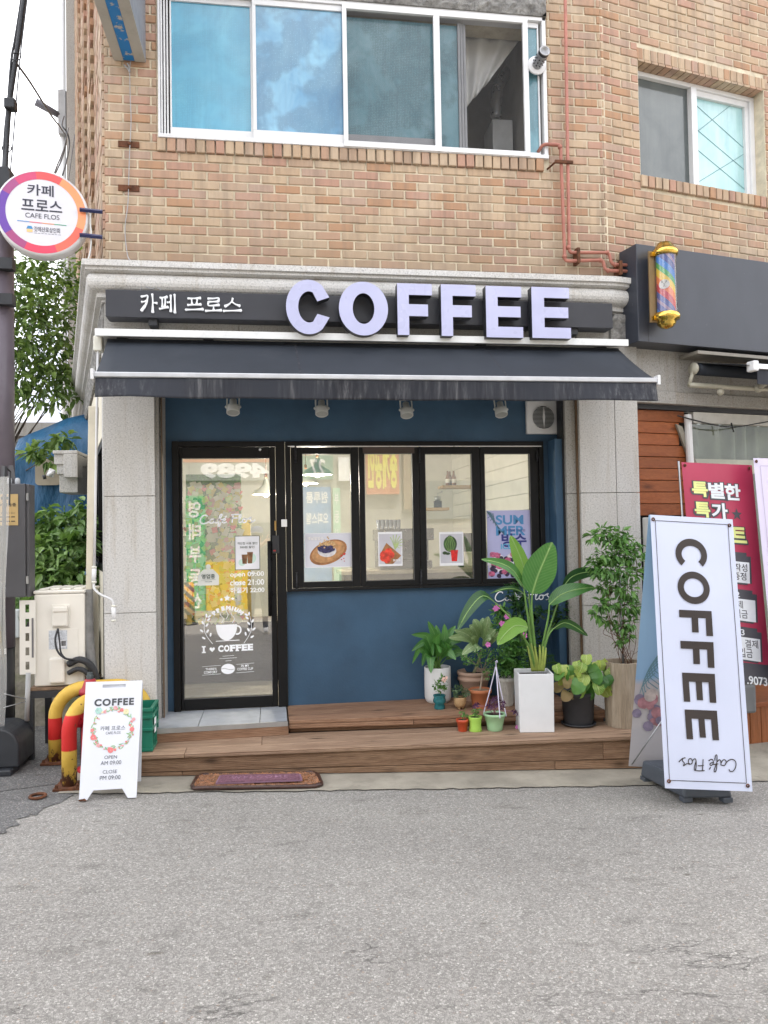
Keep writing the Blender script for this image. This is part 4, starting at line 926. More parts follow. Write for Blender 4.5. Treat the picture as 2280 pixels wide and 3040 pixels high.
# ================================================================== inside the cafe
M_IW = pm('interior_cream', (.68,.67,.60), .8, var=.04); M_IW2 = pm('interior_white_boards', (.74,.72,.64), .7, var=.05)
IX0, IX1, IY0, IY1, IZ0, IZ1 = -1.02, 2.42, .42, 4.3, .285, 2.86
m_ = mb(); m_.box(IX0, IX1+.3, IY0-.02, IY1, IZ0-.1, IZ0); m_.build('interior_floor', pm('interior_floor_tile', (.30,.27,.22), .4), cafe)
m_ = mb(); m_.box(IX0-.1, IX1+.3, IY0-.05, IY1, IZ1, IZ1+.1); m_.build('interior_ceiling', M_IW, cafe)
m_ = mb(); m_.box(IX0-.1, IX1+.3, IY1, IY1+.1, IZ0, IZ1); m_.build('interior_back_wall', M_IW, cafe)
m_ = mb(); m_.box(IX0-.1, IX0, IY0-.05, IY1, IZ0, IZ1); m_.build('interior_side_wall', M_IW, cafe)
m_ = mb(); m_.box(IX1+.03, IX1+.1, IY0-.05, IY1, IZ0, IZ1); rw = m_.build('interior_side_wall', M_IW, cafe)
z = IZ0
while z < IZ1-.05:
    m_ = mb(); m_.box(IX1, IX1+.03, IY0-.04, IY1, z+.002, min(z+.155, IZ1)-.003); m_.build('wall_board', M_IW2, rw); z += .155
# memo wall of sticky notes
bd = thing('memo_board', 'tall green board covered with colourful sticky notes inside the door', 'memo board', (-.75, 1.5, .3))
bx0_, bx1_, bzt_ = A(553, 1600, 1.45).x, A(717, 1600, 1.45).x, A(640, 1408, 1.45).z; bzb_ = A(640, 1846, 1.45).z; mp = FP(bx0_, bx1_, bzb_, bzt_, 1.45)
m_ = mb(); m_.box(bx0_, bx1_, 1.455, 1.50, bzb_, bzt_); m_.build('panel', pm('artificial_turf', (.06,.17,.03), .9, var=.5, vs_=60, bump=1, bs=160), bd)
rdn = random.Random(12); cols_ = (('note_pink', (.72,.16,.17)), ('note_green', (.50,.66,.24)), ('note_yellow', (.76,.63,.16)), ('note_cream', (.78,.76,.62)), ('note_rose', (.76,.38,.36)))
m_ = mb()
for k in range(620):
    u, v = rdn.random(), rdn.random()**1.1*.93; m_.k = rdn.choices(range(5), (2, 4, 2.5 if v > .5 else 5, 5, 2))[0]; s_ = rdn.uniform(.017, .029); a = rdn.uniform(-.6, .6); c_ = mp.P(u, v, .004+.00004*k)
    if m_.k in (0, 1) and rdn.random() < .6:
        pts = []
        for i in range(12):
            t = 2*math.pi*i/12; pts.append(c_+V((16*math.sin(t)**3, 0, 13*math.cos(t)-5*math.cos(2*t)-2*math.cos(3*t)))/17*s_*1.1)
        m_.add(pts, [tuple(range(11, -1, -1))])
    else:
        R_, U_ = V((math.cos(a), -.12, math.sin(a))), V((-math.sin(a), -.05, math.cos(a))); m_.quad(c_-R_*s_-U_*s_, c_+R_*s_-U_*s_, c_+R_*s_+U_*s_, c_-R_*s_+U_*s_)
m__ = mb(); m__.box(bx0_-.25, bx1_+.35, 1.44, 1.9, .29, bzb_-.01); m__.build('added_dark_block', pm('dark_interior_tone', (.05,.035,.025), .6, var=.3), bd)  # added near-black block, stands in for the dim interior below the board
m_.build('sticky_notes', [pm(a, b, .8, var=.1) for a, b in cols_], bd, kind='stuff')
# yellow door panel behind
m_ = mb(); m_.box(A(640,1700,1.7).x, A(745,1700,1.7).x, 1.68, 1.72, .3, A(700,1545,1.7).z); o = m_.build('yellow_panel', pm('yellow_panel', (.62,.40,.03), .6), None); tag(o, 'mustard yellow panel standing behind the memo board', 'panel')
# pendant lamps
def pendant(x, y, z, label):
    t = thing('pendant_lamp', label, 'lamp', (x, y, z), 'enamel pendant lamps')
    m_ = smb(); m_.lathe([(.014, .16), (.03, .13), (.035, .09), (.12, .035), (.14, .0), (.135, .0), (.11, .03), (.03, .08)], (x, y, z), 28, cap=False); m_.build('shade', pm('cream_enamel', (.66,.66,.60), .3), t)
    m_ = smb(); m_.lathe([(.012, .16), (.016, .20), (.0, .22)], (x, y, z), 14); m_.tube([(x, y, z+.2), (x, y, IZ1)], .003, 6); m_.build('cord', pm('copper_cap', (.34,.12,.05), .4, .5), t)
    m_ = smb(); m_.ball((x, y, z+.01), .034, 14, 10); m_.build('bulb', emit('warm_bulb', (1, .82, .52), 14), t)
    ld = bpy.data.lights.new('bulb_light', 'POINT'); ld.energy = PEND; ld.color = (1, .91, .78); ld.shadow_soft_size = .06; l = bpy.data.objects.new('bulb_light', ld); COL.objects.link(l); adopt(l, t); l.location = (x, y, z-.04)
    return t
PEND = 19
p1 = A(840+207*.4943, 1280+262*.4943, 1.3); p2 = A(840+137*.4943, 1280+315*.4943, 2.6); p3 = A(790, 1468, 1.9)
pendant(p1.x, p1.y, p1.z, 'cream pendant lamp hanging highest behind the first folding pane')
pendant(p2.x, p2.y, p2.z, 'cream pendant lamp seen lower down behind the first folding pane')
pendant(p3.x, p3.y, p3.z, 'cream pendant lamp at the upper right of the door glass')
# shelves on the back wall with bottles and a grinder
SY = 2.9
def inpx(a, b, Y=SY): return A(840+a*.4943, 1280+b*.4943, Y)
sh = []
M_PINE = m_wood('pale_pine', (.42,.27,.13), (.55,.37,.19), (.62,.44,.25), 0, groove=False)
for a, b, c_, lab in ((958, 335, 1260, 'upper pine shelf with bottles behind the third folding pane'), (862, 470, 1000, 'lower pine shelf with a coffee grinder behind the third folding pane')):
    l, r_ = inpx(a, b), inpx(c_, b); m_ = mb(); m_.box(l.x, r_.x, SY, SY+.26, l.z-.012, l.z+.02); o = m_.build('wall_shelf', M_PINE, None, bevel=.003); tag(o, lab, 'shelf'); sh.append(l.z+.02)
for k, a in enumerate((1000, 1018, 1036)):
    x = inpx(a, 300).x; z = sh[0]; m_ = smb(); yb = SY+.08+.05*(k % 2); m_.lathe([(.026, 0), (.028, .01), (.028, .09), (.012, .135), (.010, .17), (.0, .17)], (x, yb, z+.001), 16)
    o = thing('syrup_bottle', ('leftmost', 'middle', 'rightmost')[k]+' syrup bottle on the upper pine shelf', 'bottle', (x, yb, z), 'syrup bottles'); m_.build('glass_body', pm('amber_bottle', (.16,.06,.02), .15), o)
    m_ = smb(); m_.lathe([(.0285, .03), (.0285, .075)], (x, yb, z+.001), 16, cap=False); m_.build('label', pm('bottle_label', (.75,.72,.66), .6), o)
x = inpx(940, 400).x; z = sh[1]; gr = thing('coffee_grinder', 'dark hand crank coffee grinder on the lower pine shelf', 'grinder', (x, SY+.1, z))
m_ = mb(); m_.box(x-.04, x+.04, SY+.06, SY+.14, z, z+.08); m_.build('box', M_BLKPL, gr); m_ = smb(); m_.lathe([(.03, .08), (.045, .13), (.0, .135)], (x, SY+.1, z), 14); m_.tube([(x, SY+.1, z+.13), (x, SY+.1, z+.17), (x+.05, SY+.1, z+.18)], .005, 6); m_.ball((x+.05, SY+.1, z+.19), .012); m_.build('crank', M_STEEL, gr)
# counter and espresso machine
c0 = inpx(560, 640, 2.3); ct = thing('service_counter', 'pale service counter behind the middle folding panes', 'counter', (1.3, 2.5, .3))
m_ = mb(); m_.box(.75, 2.25, 2.3, 2.85, .29, 1.20); m_.build('body', pm('counter_laminate', (.09,.07,.05), .5), ct); m_ = mb(); m_.box(.72, 2.28, 2.26, 2.88, 1.201, 1.24); m_.build('worktop', pm('counter_top', (.30,.26,.20), .4), ct, bevel=.004)
em = thing('espresso_machine', 'steel and black espresso machine on the service counter', 'coffee machine', (1.45, 2.5, 1.24))
m_ = mb(); m_.box(1.15, 1.72, 2.36, 2.8, 1.25, 1.33); m_.box(1.15, 1.72, 2.55, 2.8, 1.33, 1.62); m_.box(1.13, 1.74, 2.34, 2.8, 1.55, 1.68); m_.build('housing', pm('machine_steel', (.16,.16,.165), .3, .8), em, bevel=.01)
m_ = smb()
for x in (1.28, 1.44, 1.60): m_.tube([(x, 2.46, 1.55), (x, 2.46, 1.46)], .03, 12); m_.tube([(x, 2.46, 1.47), (x-.02, 2.33, 1.45)], .012, 8)
m_.build('group_heads', M_BLKPL, em)
for k in range(6):
    x = 1.12+.045*k; z = 1.69 if x < 1.7 else 1.25; m_ = smb(); m_.lathe([(.02, 0), (.026, .10), (.024, .10), (.018, .006)], (x+.05, 2.6, 1.682), 12, cap=False); o = m_.build('plastic_cup', pm('smoke_cup', (.20,.22,.26), .2), None); tag(o, ('leftmost', 'second', 'third', 'fourth', 'fifth', 'rightmost')[k]+' smoky cup from the left on the espresso machine', 'cup', 'cups on the espresso machine')
m_ = mb(); m_.box(2.0, 2.06, 2.32, 2.36, 1.25, 1.55); m_.box(1.9, 2.16, 2.30, 2.33, 1.42, 1.62); o = m_.build('order_tablet', M_BLKPL, None); tag(o, 'black tablet till on a stand at the counter end', 'tablet')
# chair by the window
def cafe_chair(x, y, rz, label):
    t = thing('cafe_chair', label, 'chair', (x, y, IZ0), 'blue cafe chairs'); R = Matrix.Translation((x, y, IZ0)) @ Matrix.Rotation(rz, 4, 'Z')
    def part(nm, mbx, mat): mbx.v = [tuple(R @ V(v)) for v in mbx.v]; mbx.build(nm, mat, t)
    MC = pm('blue_shell', (.06,.20,.36), .4)
    m_ = smb(); m_.grid(lambda u, v: (-.21+.42*u, -.2+.4*v, .44+.04*(2*u-1)**2), 8, 6); part('seat', m_, MC)
    m_ = smb(); m_.grid(lambda u, v: (-.21+.42*u, .2+.08*v-.1*(2*u-1)**2, .46+.36*v), 8, 6); part('backrest', m_, MC)
    for sx in (-1, 1):
        for sy in (-1, 1): m_ = smb(); m_.tube([(sx*.12, sy*.12, .44), (sx*.2, sy*.2, 0)], .014, 8); part('leg', m_, M_PINE)
cafe_chair(.45, 1.0, 2.6, 'blue shell chair behind the first folding pane'); cafe_chair(1.75, 1.05, -2.6, 'blue shell chair behind the third folding pane')
# spathe plant inside at the right
# ================================================================== timber step and tiled threshold
ZP, ZD1 = .300, .205
deck = thing('timber_steps', 'two-level weathered timber steps along the cafe front', 'steps', (.8, -.3, .0))
def yl1(x): return -.55-.066*(x+.85)           # front edge of the lower tread
def yl2(x): return -.205-.080*(x-.10)          # front edge of the upper tread
DX0, DX1 = -1.0, 2.62
def plank(name, x0, x1, ya, yb, z0, z1, mat, bev=.004, tilt=0):
    """board between front line ya(x) and back line yb(x)"""
    m_ = mb(); a = [(x0, ya(x0), z0), (x1, ya(x1), z0), (x1, yb(x1), z0), (x0, yb(x0), z0)]
    m_.hexa([(p[0], p[1], z1) for p in a][::-1], [p for p in a][::-1]); o = m_.build(name, mat, deck, bevel=bev)
    return o
xj1 = A(400+250*.6028, 2000+360*.6028, -.5).x
for k in range(3):                              # lower tread boards, front to back
    fa = (lambda k: (lambda x: yl1(x)+.145*k+.002))(k); fb = (lambda k: (lambda x: yl1(x)+.145*(k+1)-.002))(k)
    cuts = [DX0, xj1 if k == 0 else xj1+.5, DX1]
    for a, b in zip(cuts, cuts[1:]): plank('tread_board', a+.001, b-.001, fa, fb, ZD1-.028, ZD1+.0006*k, M_DECK)
fr = lambda x: yl1(x)+.022
zb = lambda x: gz(x)+.012
def riser(name, x0, x1, za, zt, yf, mat, th=.02):
    m_ = mb(); m_.hexa([(x1, yf(x1)+th, za(x1)), (x0, yf(x0)+th, za(x0)), (x0, yf(x0)+th, zt), (x1, yf(x1)+th, zt)], [(x1, yf(x1), za(x1)), (x0, yf(x0), za(x0)), (x0, yf(x0), zt), (x1, yf(x1), zt)]); return m_.build(name, mat, deck, bevel=.003)
zmid = lambda x: .075-.013*x
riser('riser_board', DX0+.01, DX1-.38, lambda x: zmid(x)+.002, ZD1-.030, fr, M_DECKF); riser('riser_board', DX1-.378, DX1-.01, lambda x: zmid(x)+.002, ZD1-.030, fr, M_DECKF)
m_ = mb()
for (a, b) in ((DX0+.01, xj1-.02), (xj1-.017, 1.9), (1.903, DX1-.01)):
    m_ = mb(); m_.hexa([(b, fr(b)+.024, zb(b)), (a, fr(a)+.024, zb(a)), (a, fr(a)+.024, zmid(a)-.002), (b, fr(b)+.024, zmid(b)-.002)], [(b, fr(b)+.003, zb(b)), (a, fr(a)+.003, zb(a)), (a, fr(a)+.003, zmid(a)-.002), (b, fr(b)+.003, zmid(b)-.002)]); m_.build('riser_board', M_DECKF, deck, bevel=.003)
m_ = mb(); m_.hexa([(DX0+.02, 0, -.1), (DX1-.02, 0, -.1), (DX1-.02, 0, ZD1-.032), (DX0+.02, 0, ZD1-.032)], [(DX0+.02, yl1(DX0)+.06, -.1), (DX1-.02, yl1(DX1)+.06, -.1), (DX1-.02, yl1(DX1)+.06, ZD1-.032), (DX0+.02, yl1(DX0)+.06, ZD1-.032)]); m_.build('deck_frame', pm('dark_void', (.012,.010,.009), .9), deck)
# upper level to the right of the door
UX0, UX1 = .108, 2.42
n = 4
for k in range(n):
    fa = (lambda k: (lambda x: yl2(x)+(.285-yl2(x))*k/n+.002))(k); fb = (lambda k: (lambda x: yl2(x)+(.285-yl2(x))*(k+1)/n-.002))(k)
    plank('tread_board', UX0, UX1, fa, fb, ZP-.026, ZP+.0005*k, M_DECKR)
riser('nosing_board', UX0, 1.0, lambda x: ZP-.060, ZP-.028, lambda x: yl2(x)+.004, M_DECKR, .03); riser('nosing_board', 1.003, UX1, lambda x: ZP-.060, ZP-.028, lambda x: yl2(x)+.004, M_DECKR, .03)
riser('riser_board', UX0+.004, UX1, lambda x: ZD1+.001, ZP-.061, lambda x: yl2(x)+.045, M_DECKR, .02)
# tiled threshold in front of the door
thr = thing('door_threshold', 'grey tiled threshold with metal nosing in front of the door', 'threshold', (-.36, 0, ZD1))
ty = lambda x: -.268+.033*(x+.84)
tx_ = [-.835, A(400+320*.6028, 2128, -.1).x, A(400+617*.6028, 2118, -.1).x, .098]
for a, b in zip(tx_, tx_[1:]):
    m_ = mb(); m_.hexa([(a+.002, .268, ZP-.02), (b-.002, .268, ZP-.02), (b-.002, .268, ZP+.002), (a+.002, .268, ZP+.002)], [(a+.002, ty(a)+.012, ZP-.02), (b-.002, ty(b)+.012, ZP-.02), (b-.002, ty(b)+.012, ZP+.002), (a+.002, ty(a)+.012, ZP+.002)]); m_.build('floor_tile', pm('grey_tile', (.34,.36,.39), .45, var=.14, vs_=7, dirt=.35), thr, bevel=.002)
m_ = mb(); m_.hexa([(-.84, ty(-.84)+.012, ZP-.03), (.10, ty(.1)+.012, ZP-.03), (.10, ty(.1)+.012, ZP+.003), (-.84, ty(-.84)+.012, ZP+.003)], [(-.84, ty(-.84)-.004, ZP-.03), (.10, ty(.1)-.004, ZP-.03), (.10, ty(.1)-.004, ZP+.003), (-.84, ty(-.84)-.004, ZP+.003)]); m_.build('metal_nosing', M_STEEL, thr)
m_ = mb(); m_.hexa([(-.845, .1, ZD1+.001), (.103, .1, ZD1+.001), (.103, .1, ZP-.031), (-.845, .1, ZP-.031)], [(-.845, ty(-.84), ZD1+.001), (.103, ty(.1), ZD1+.001), (.103, ty(.1), ZP-.031), (-.845, ty(-.84), ZP-.031)]); m_.build('timber_face', M_DECKR, thr, bevel=.002)
m_ = mb(); m_.box(-.83, .1, .0, .27, .21, ZP-.021); m_.build('bed', M_CONC, thr)

# ================================================================== door mats
mat1 = thing('door_mat', 'brown woven plastic door mat with rounded corners on the kerb', 'door mat', (-.1, -.74, .04))
c4 = [G(566, 2352), G(958, 2343), G(940, 2303), G(590, 2311)]
def rounded(pts, r, n=5):
    out = []; L = len(pts)
    for i in range(L):
        p, a, b = pts[i], pts[i-1], pts[(i+1) % L]; d1 = (a-p).normalized()*r; d2 = (b-p).normalized()*r
        for k in range(n+1):
            t = k/n; out.append((p+d1)*(1-t)**2+p*2*t*(1-t)+(p+d2)*t*t)
    return out
lp = rounded(c4, .07)
m_ = mb(); m_.prism([p+V((0,0,.010)) for p in lp], (0,0,.014)); m_.build('backing', pm('mat_brown_back', (.045,.016,.008), .6), mat1)
m_ = smb(); lp2 = [p+V((0,0,.022))+V((0,0,.004*math.sin(i*1.7))) for i, p in enumerate(lp)]; m_.tube(lp2+[lp2[0], lp2[1]], .014, 8); m_.build('bound_edge', pm('mat_edge', (.05,.022,.016), .4, var=.4, vs_=60), mat1)
MM = pm('mat_loops', (.25,.105,.04), .35, var=.55, vs_=35)
def inside(p, poly):
    r = False; j = len(poly)-1
    for i in range(len(poly)):
        if (poly[i].y > p.y) != (poly[j].y > p.y) and p.x < (poly[j].x-poly[i].x)*(p.y-poly[i].y)/(poly[j].y-poly[i].y)+poly[i].x: r = not r
        j = i
    return r
m_ = mb(); rd = random.Random(4)
pa = Pl(c4[0], c4[1], c4[3], c4[2])
for j in range(17):
    for i in range(58):
        p = pa.P((i+.5+(j % 2)*.5)/58.5, (j+.5)/17)+V((rd.uniform(-.002,.002), rd.uniform(-.002,.002), .026+rd.uniform(-.002,.003)))
        if inside(p, lp):
            a = rd.uniform(-.4, .4)+(.6 if j % 2 else -.6); d = V((math.cos(a), math.sin(a), 0))*.0085; e = V((-d.y, d.x, 0))*.45
            m_.add([p-d-e, p+d-e, p+d+e, p-d+e, p+V((0,0,.007))-d*.4, p+V((0,0,.007))+d*.4], [(0,1,5,4),(2,3,4,5),(1,2,5),(3,0,4)])
m_.build('woven_loops', MM, mat1, kind='stuff')
mat2 = thing('door_mat', 'narrow faded purple mat with worn lettering on the brown mat', 'door mat', (-.08, -.62, .065))
q4 = [Zp(640, 2329, .070), Zp(898, 2319, .068), Zp(893, 2302, .068), Zp(652, 2306, .070)]
m_ = mb(); m_.prism([p for p in q4], (0,0,.010)); m_.build('border', pm('mauve_rubber', (.22,.12,.17), .7), mat2)
ctr = sum(q4, V())/4; m_ = mb(); m_.prism([ctr+(p-ctr)*.95+V((0,0,.0102)) for p in q4], (0,0,.004)); m_.build('pile', pm('purple_pile', (.20,.088,.125), .95, var=.4, vs_=80, bump=1, bs=220), mat2)
pz = Pl(*[q+V((0,0,.0145)) for q in (q4[0], q4[1], q4[3], q4[2])])
m_ = mb(); put_text(m_, 'WELCOME', pz, .16, .84, .34, .70, .0008, .01, space=1.35); m_.build('worn_lettering', pm('worn_cream', (.30,.16,.23), .9, var=.5, vs_=40), mat2)

# ================================================================== cafe signboard and channel letters
SY_ = -.16
a_, b_ = A(313, 859, SY_), A(1820, 976, SY_)
sx0, sx1, sz0, sz1 = a_.x, b_.x, 3.200, 3.395
sg = thing('cafe_signboard', 'long charcoal signboard with white Korean letters and lilac COFFEE letters', 'sign', ((sx0+sx1)/2, -.1, 3.2))
m_ = mb(); m_.box(sx0, sx1, SY_, -.02, sz0, sz1); m_.build('panel', M_DARK, sg, bevel=.003)
M_LET = pm('raised_white_letter', (.80,.82,.84), .45, var=.03)
SPN = FP(sx0, sx1, sz0, sz1, SY_)
BRUSH = {  # brush-written syllables as pressed pen strokes
 'ka': [[(.06,.84),(.24,.87),(.43,.91),(.42,.74),(.33,.44),(.06,.08)], [(.08,.56),(.22,.57),(.36,.61)], [(.70,1.0),(.73,.6),(.72,.0)], [(.73,.54),(.98,.51)]],
 'pe': [[(.04,.80),(.24,.82),(.47,.86)], [(.16,.78),(.18,.30)], [(.35,.80),(.33,.32)], [(.0,.20),(.25,.24),(.52,.31)], [(.46,.56),(.64,.57)], [(.67,.95),(.68,.5),(.67,.06)], [(.90,1.0),(.92,.5),(.91,.0)]],
 'peu': [[(.14,.90),(.5,.92),(.86,.96)], [(.34,.88),(.37,.52)], [(.66,.90),(.63,.52)], [(.12,.43),(.5,.45),(.88,.50)], [(.0,.08),(.5,.11),(1.0,.15)]],
 'ro': [[(.16,.92),(.5,.94),(.82,.97),(.79,.73)], [(.22,.70),(.79,.74)], [(.20,.71),(.18,.46),(.5,.45),(.86,.51)], [(.5,.44),(.51,.14)], [(.0,.07),(.5,.10),(1.0,.14)]],
 'seu': [[(.53,1.0),(.46,.76),(.30,.55),(.08,.40)], [(.49,.74),(.66,.58),(.92,.46)], [(.0,.07),(.5,.10),(1.0,.14)]]}
for ch, p0, p1, y0, y1 in (('ka', 417, 468, 874, 929), ('pe', 474, 524, 875, 930), ('peu', 551, 604, 884, 925), ('ro', 610, 658, 885, 928), ('seu', 663, 717, 887, 928)):
    p_ = FPX(p0, y0, p1, y1, SY_); m_ = mb()
    for si, st in enumerate(BRUSH[ch]):
        pts = cat([(x*p_.w, y*p_.h, 0) for x, y in st], 6); L_, R_ = [], []; n = len(pts)
        for i, p in enumerate(pts):
            tg = (pts[min(i+1, n-1)]-pts[max(i-1, 0)]).normalized(); t = i/(n-1); wd = .0062*(1.25-.6*math.sin(math.pi*min(1, t*1.15))+(.25 if t > .85 else 0)); s_ = V((-tg.y, tg.x, 0))*wd; L_.append(p+s_); R_.append(p-s_)
        e0 = (pts[0]-pts[1]).normalized()*.004; e1 = (pts[-1]-pts[-2]).normalized()*.004; loop = R_+[pts[-1]+e1]+L_[::-1]+[pts[0]+e0]; dp = .016+.0004*si; k = len(loop)
        P_ = lambda q, o: p_.P(q.x/p_.w, q.y/p_.h, o); base = len(m_.v)
        fr_, bk_ = [P_(q, dp) for q in loop], [P_(q, 0) for q in loop]
        m_.add(fr_+bk_, [(i, i+1, k-2-i-0, k-1-i) if False else () for i in range(0)]+[(i, (i+1) % k, k+(i+1) % k, k+i) for i in range(k)])
        rl = len(R_)
        for i in range(rl-1): m_.add([P_(R_[i], dp), P_(R_[i+1], dp), P_(L_[i+1], dp), P_(L_[i], dp)], [(0, 1, 2, 3)])
        m_.add([P_(R_[-1], dp), P_(pts[-1]+e1, dp), P_(L_[-1], dp)], [(0, 1, 2)]); m_.add([P_(L_[0], dp), P_(pts[0]+e0, dp), P_(R_[0], dp)], [(0, 1, 2)])
    m_.build('korean_letter', M_LET, sg)
# COFFEE: returns are dark, faces pale lilac
M_FACE = pm('lilac_acrylic', (.45,.46,.65), .3, var=.05, vs_=4); M_RET = pm('charcoal_return', (.022,.023,.028), .45)
def letter_loops(ch):
    """outline(s) of a bold capital in a unit box: outer loop, optional hole"""
    t = .27
    if ch == 'F': return [[(0,0),(t+.06,0),(t+.06,.37),(.88,.37),(.88,.60),(t+.06,.60),(t+.06,.78),(1,.78),(1,1),(0,1)]]
    if ch == 'E': return [[(0,0),(1,0),(1,.21),(t+.05,.21),(t+.05,.40),(.94,.40),(.94,.61),(t+.05,.61),(t+.05,.79),(.97,.79),(.97,1),(0,1)]]
    n = 40
    if ch == 'O': return [[(.5+.5*math.cos(2*math.pi*i/n), .5+.5*math.sin(2*math.pi*i/n)) for i in range(n)], [(.5+.22*math.cos(2*math.pi*i/n), .5+.285*math.sin(2*math.pi*i/n)) for i in range(n)]]
    a0, a1 = 38, 322
    out = [(.52+.52*math.cos(math.radians(a0+(a1-a0)*i/n)), .5+.5*math.sin(math.radians(a0+(a1-a0)*i/n))) for i in range(n+1)]
    inn = [(.53+.25*math.cos(math.radians(a1-12+(a0+12-a1+12)*i/n)), .5+.285*math.sin(math.radians(a1-12+(a0+12-a1+12)*i/n))) for i in range(n+1)]
    out = [(1.0, .685)]+out[2:-2]+[(1.0, .315)]; inn = [(.72, .375)]+inn[3:-3]+[(.72, .605)]
    return [[(x, y) for x, y in out+inn]]
def solid_letter(ch, P, depth, name, mats, parent):
    """mesh letter with a front face (material 0) and returns (material 1)"""
    loops = letter_loops(ch); m_ = mb()
    if len(loops) == 1:
        lp_ = loops[0]; n = len(lp_)
        m_.k = 0; m_.poly([P(x, y, depth) for x, y in lp_]); m_.k = 1
        for i in range(n):
            a, b = lp_[i], lp_[(i+1) % n]; m_.quad(P(*a, 0), P(*b, 0), P(*b, depth), P(*a, depth))
    else:
        o_, h_ = loops; n = len(o_)
        for i in range(n):
            j = (i+1) % n; m_.k = 0; m_.quad(P(*o_[i], depth), P(*o_[j], depth), P(*h_[j], depth), P(*h_[i], depth)); m_.k = 1
            m_.quad(P(*o_[i], 0), P(*o_[j], 0), P(*o_[j], depth), P(*o_[i], depth)); m_.quad(P(*h_[j], 0), P(*h_[i], 0), P(*h_[i], depth), P(*h_[j], depth))
    return m_.build(name, mats, parent)
LY = -.285
for ch, x0, y0, x1, y1 in (('C', 849, 830, 978, 992), ('O', 1006, 836, 1152, 996), ('F', 1180, 842, 1283, 995), ('F', 1310, 845, 1413, 998), ('E', 1443, 850, 1552, 1002), ('E', 1579, 853, 1694, 1004)):
    p_ = FPX(x0, y0, x1, y1, LY); P = (lambda p_: lambda x, y, o: p_.P(x, y, o-.085))(p_)
    L_ = solid_letter(ch, P, .085, 'letter', [M_FACE, M_RET], sg)
    m_ = mb(); m_.box(p_.c[0].x+.05, p_.c[0].x+.08, LY+.08, -.1, 3.25, 3.30); m_.build('stand_off', M_BLKPL, L_)
for px_ in (455, 1700): p = A(px_, 948, -.1); m_ = mb(); m_.box(p.x-.03, p.x+.03, -.13, -.02, sz0-.045, sz0-.001); m_.build('bracket', M_BLKPL, sg)
m_ = smb(); m_.tube(cat([A(415, 863, -.1), A(428, 850, -.1), A(450, 858, -.12), A(462, 850, -.1), A(478, 862, -.12)]), .003, 5); m_.build('loose_wire', pm('grey_wire', (.35,.35,.36), .5), sg)

# ================================================================== awning
aw = thing('awning', 'dark navy retractable fabric awning with streaked valance over the cafe front', 'awning', (.8, -.3, 2.7))
q = NT('awning_fabric'); co = q.wco(); base = q.ramp(q.noise(q.wco((1,1,1)), 3, 5), [(.3, (.013,.018,.027)), (.7, (.022,.028,.039))])
sp_ = q.ramp(q.vor(co, 24), [(.02, (1,1,1)), (.05, (0,0,0))]); base = q.mix(q.math('MULTIPLY', q.mix(1.0, sp_, q.ramp(q.noise(co, 5, 2), [(.55, (0,0,0)), (.6, (1,1,1))]), 'MULTIPLY'), .5), base, (.3,.3,.3))
dust = q.ramp(q.noise(co, 2.2, 5, .7), [(.55, (0,0,0)), (.85, (.25,)*3)]); base = q.mix(dust, base, (.075,.08,.088)); q.col(base); q.set(Roughness=.75); q.bump(q.noise(co, 400, 2), .1, .002); M_AWN = q.m
q = NT('awning_valance'); st = q.noise(q.wco((1, 1, .06)), 34, 4, .7); base = q.ramp(st, [(.40, (.011,.012,.018)), (.55, (.04,.041,.048)), (.7, (.14,.14,.145))])
base = q.mix(q.ramp(q.noise(q.wco((1,1,.3)), 3, 4), [(.35, (0,0,0)), (.65, (1,1,1))]), (.020,.023,.032), base); q.col(base); q.set(Roughness=.8); M_VAL = q.m
hz = 3.135
m_ = mb(); a = A(281, 985, -.22).x; b = A(1866, 1010, -.22).x; zt = A(1000, 991, -.22).z
m_.hexa([(a, -.01, zt+.02), (b, -.01, zt+.02), (b, -.01, zt-.012), (a, -.01, zt-.012)][::-1], [(a, -.22, zt+.004), (b, -.22, zt+.004), (b, -.22, zt-.048), (a, -.22, zt-.048)][::-1]); m_.build('white_hood', pm('hood_white', (.74,.75,.74), .45, var=.06, dirt=.3), aw, bevel=.003)
rx0, rx1 = A(318, 1015, -.14).x, A(1838, 1042, -.14).x; rz = A(1000, 1024, -.14).z
fx0_, fx1_ = A(284, 1112, -.62).x, A(1937, 1128, -.62).x; fz_ = A(1000, 1119, -.62).z; fyL, fyR = -.62, -.66
def awf(u, v):
    xa, xb = rx0+(rx1-rx0)*u, fx0_+(fx1_-fx0_)*u; x = xa+(xb-xa)*v; y = -.14+(-.48+(fyR-fyL)*u)*v; z = rz+(fz_-rz)*v-.012*math.sin(math.pi*v)+.002*math.sin(u*9)
    return V((x, y, z))
m_ = smb(); m_.grid(awf, 40, 10); m_.build('canopy_fabric', M_AWN, aw, solid=.003)
for u_ in (.345, .72):
    m_ = mb(); m_.grid(lambda u, v: awf(u_+(u-.5)*.004, v)+V((0, -.001, .0022)), 1, 10); m_.build('seam', M_VAL, aw)
m_ = smb(); m_.tube([(rx0, -.11, rz-.01), (rx1, -.11, rz-.01)], .032, 14); m_.build('roller', M_AWN, aw)
m_ = mb()
for px_ in (365, 620, 1425, 1780): p = A(px_, 1025, -.05); m_.box(p.x-.035, p.x+.035, -.1, -.001, rz-.05, rz+.05)
m_.build('wall_bracket', M_BLKPL, aw)
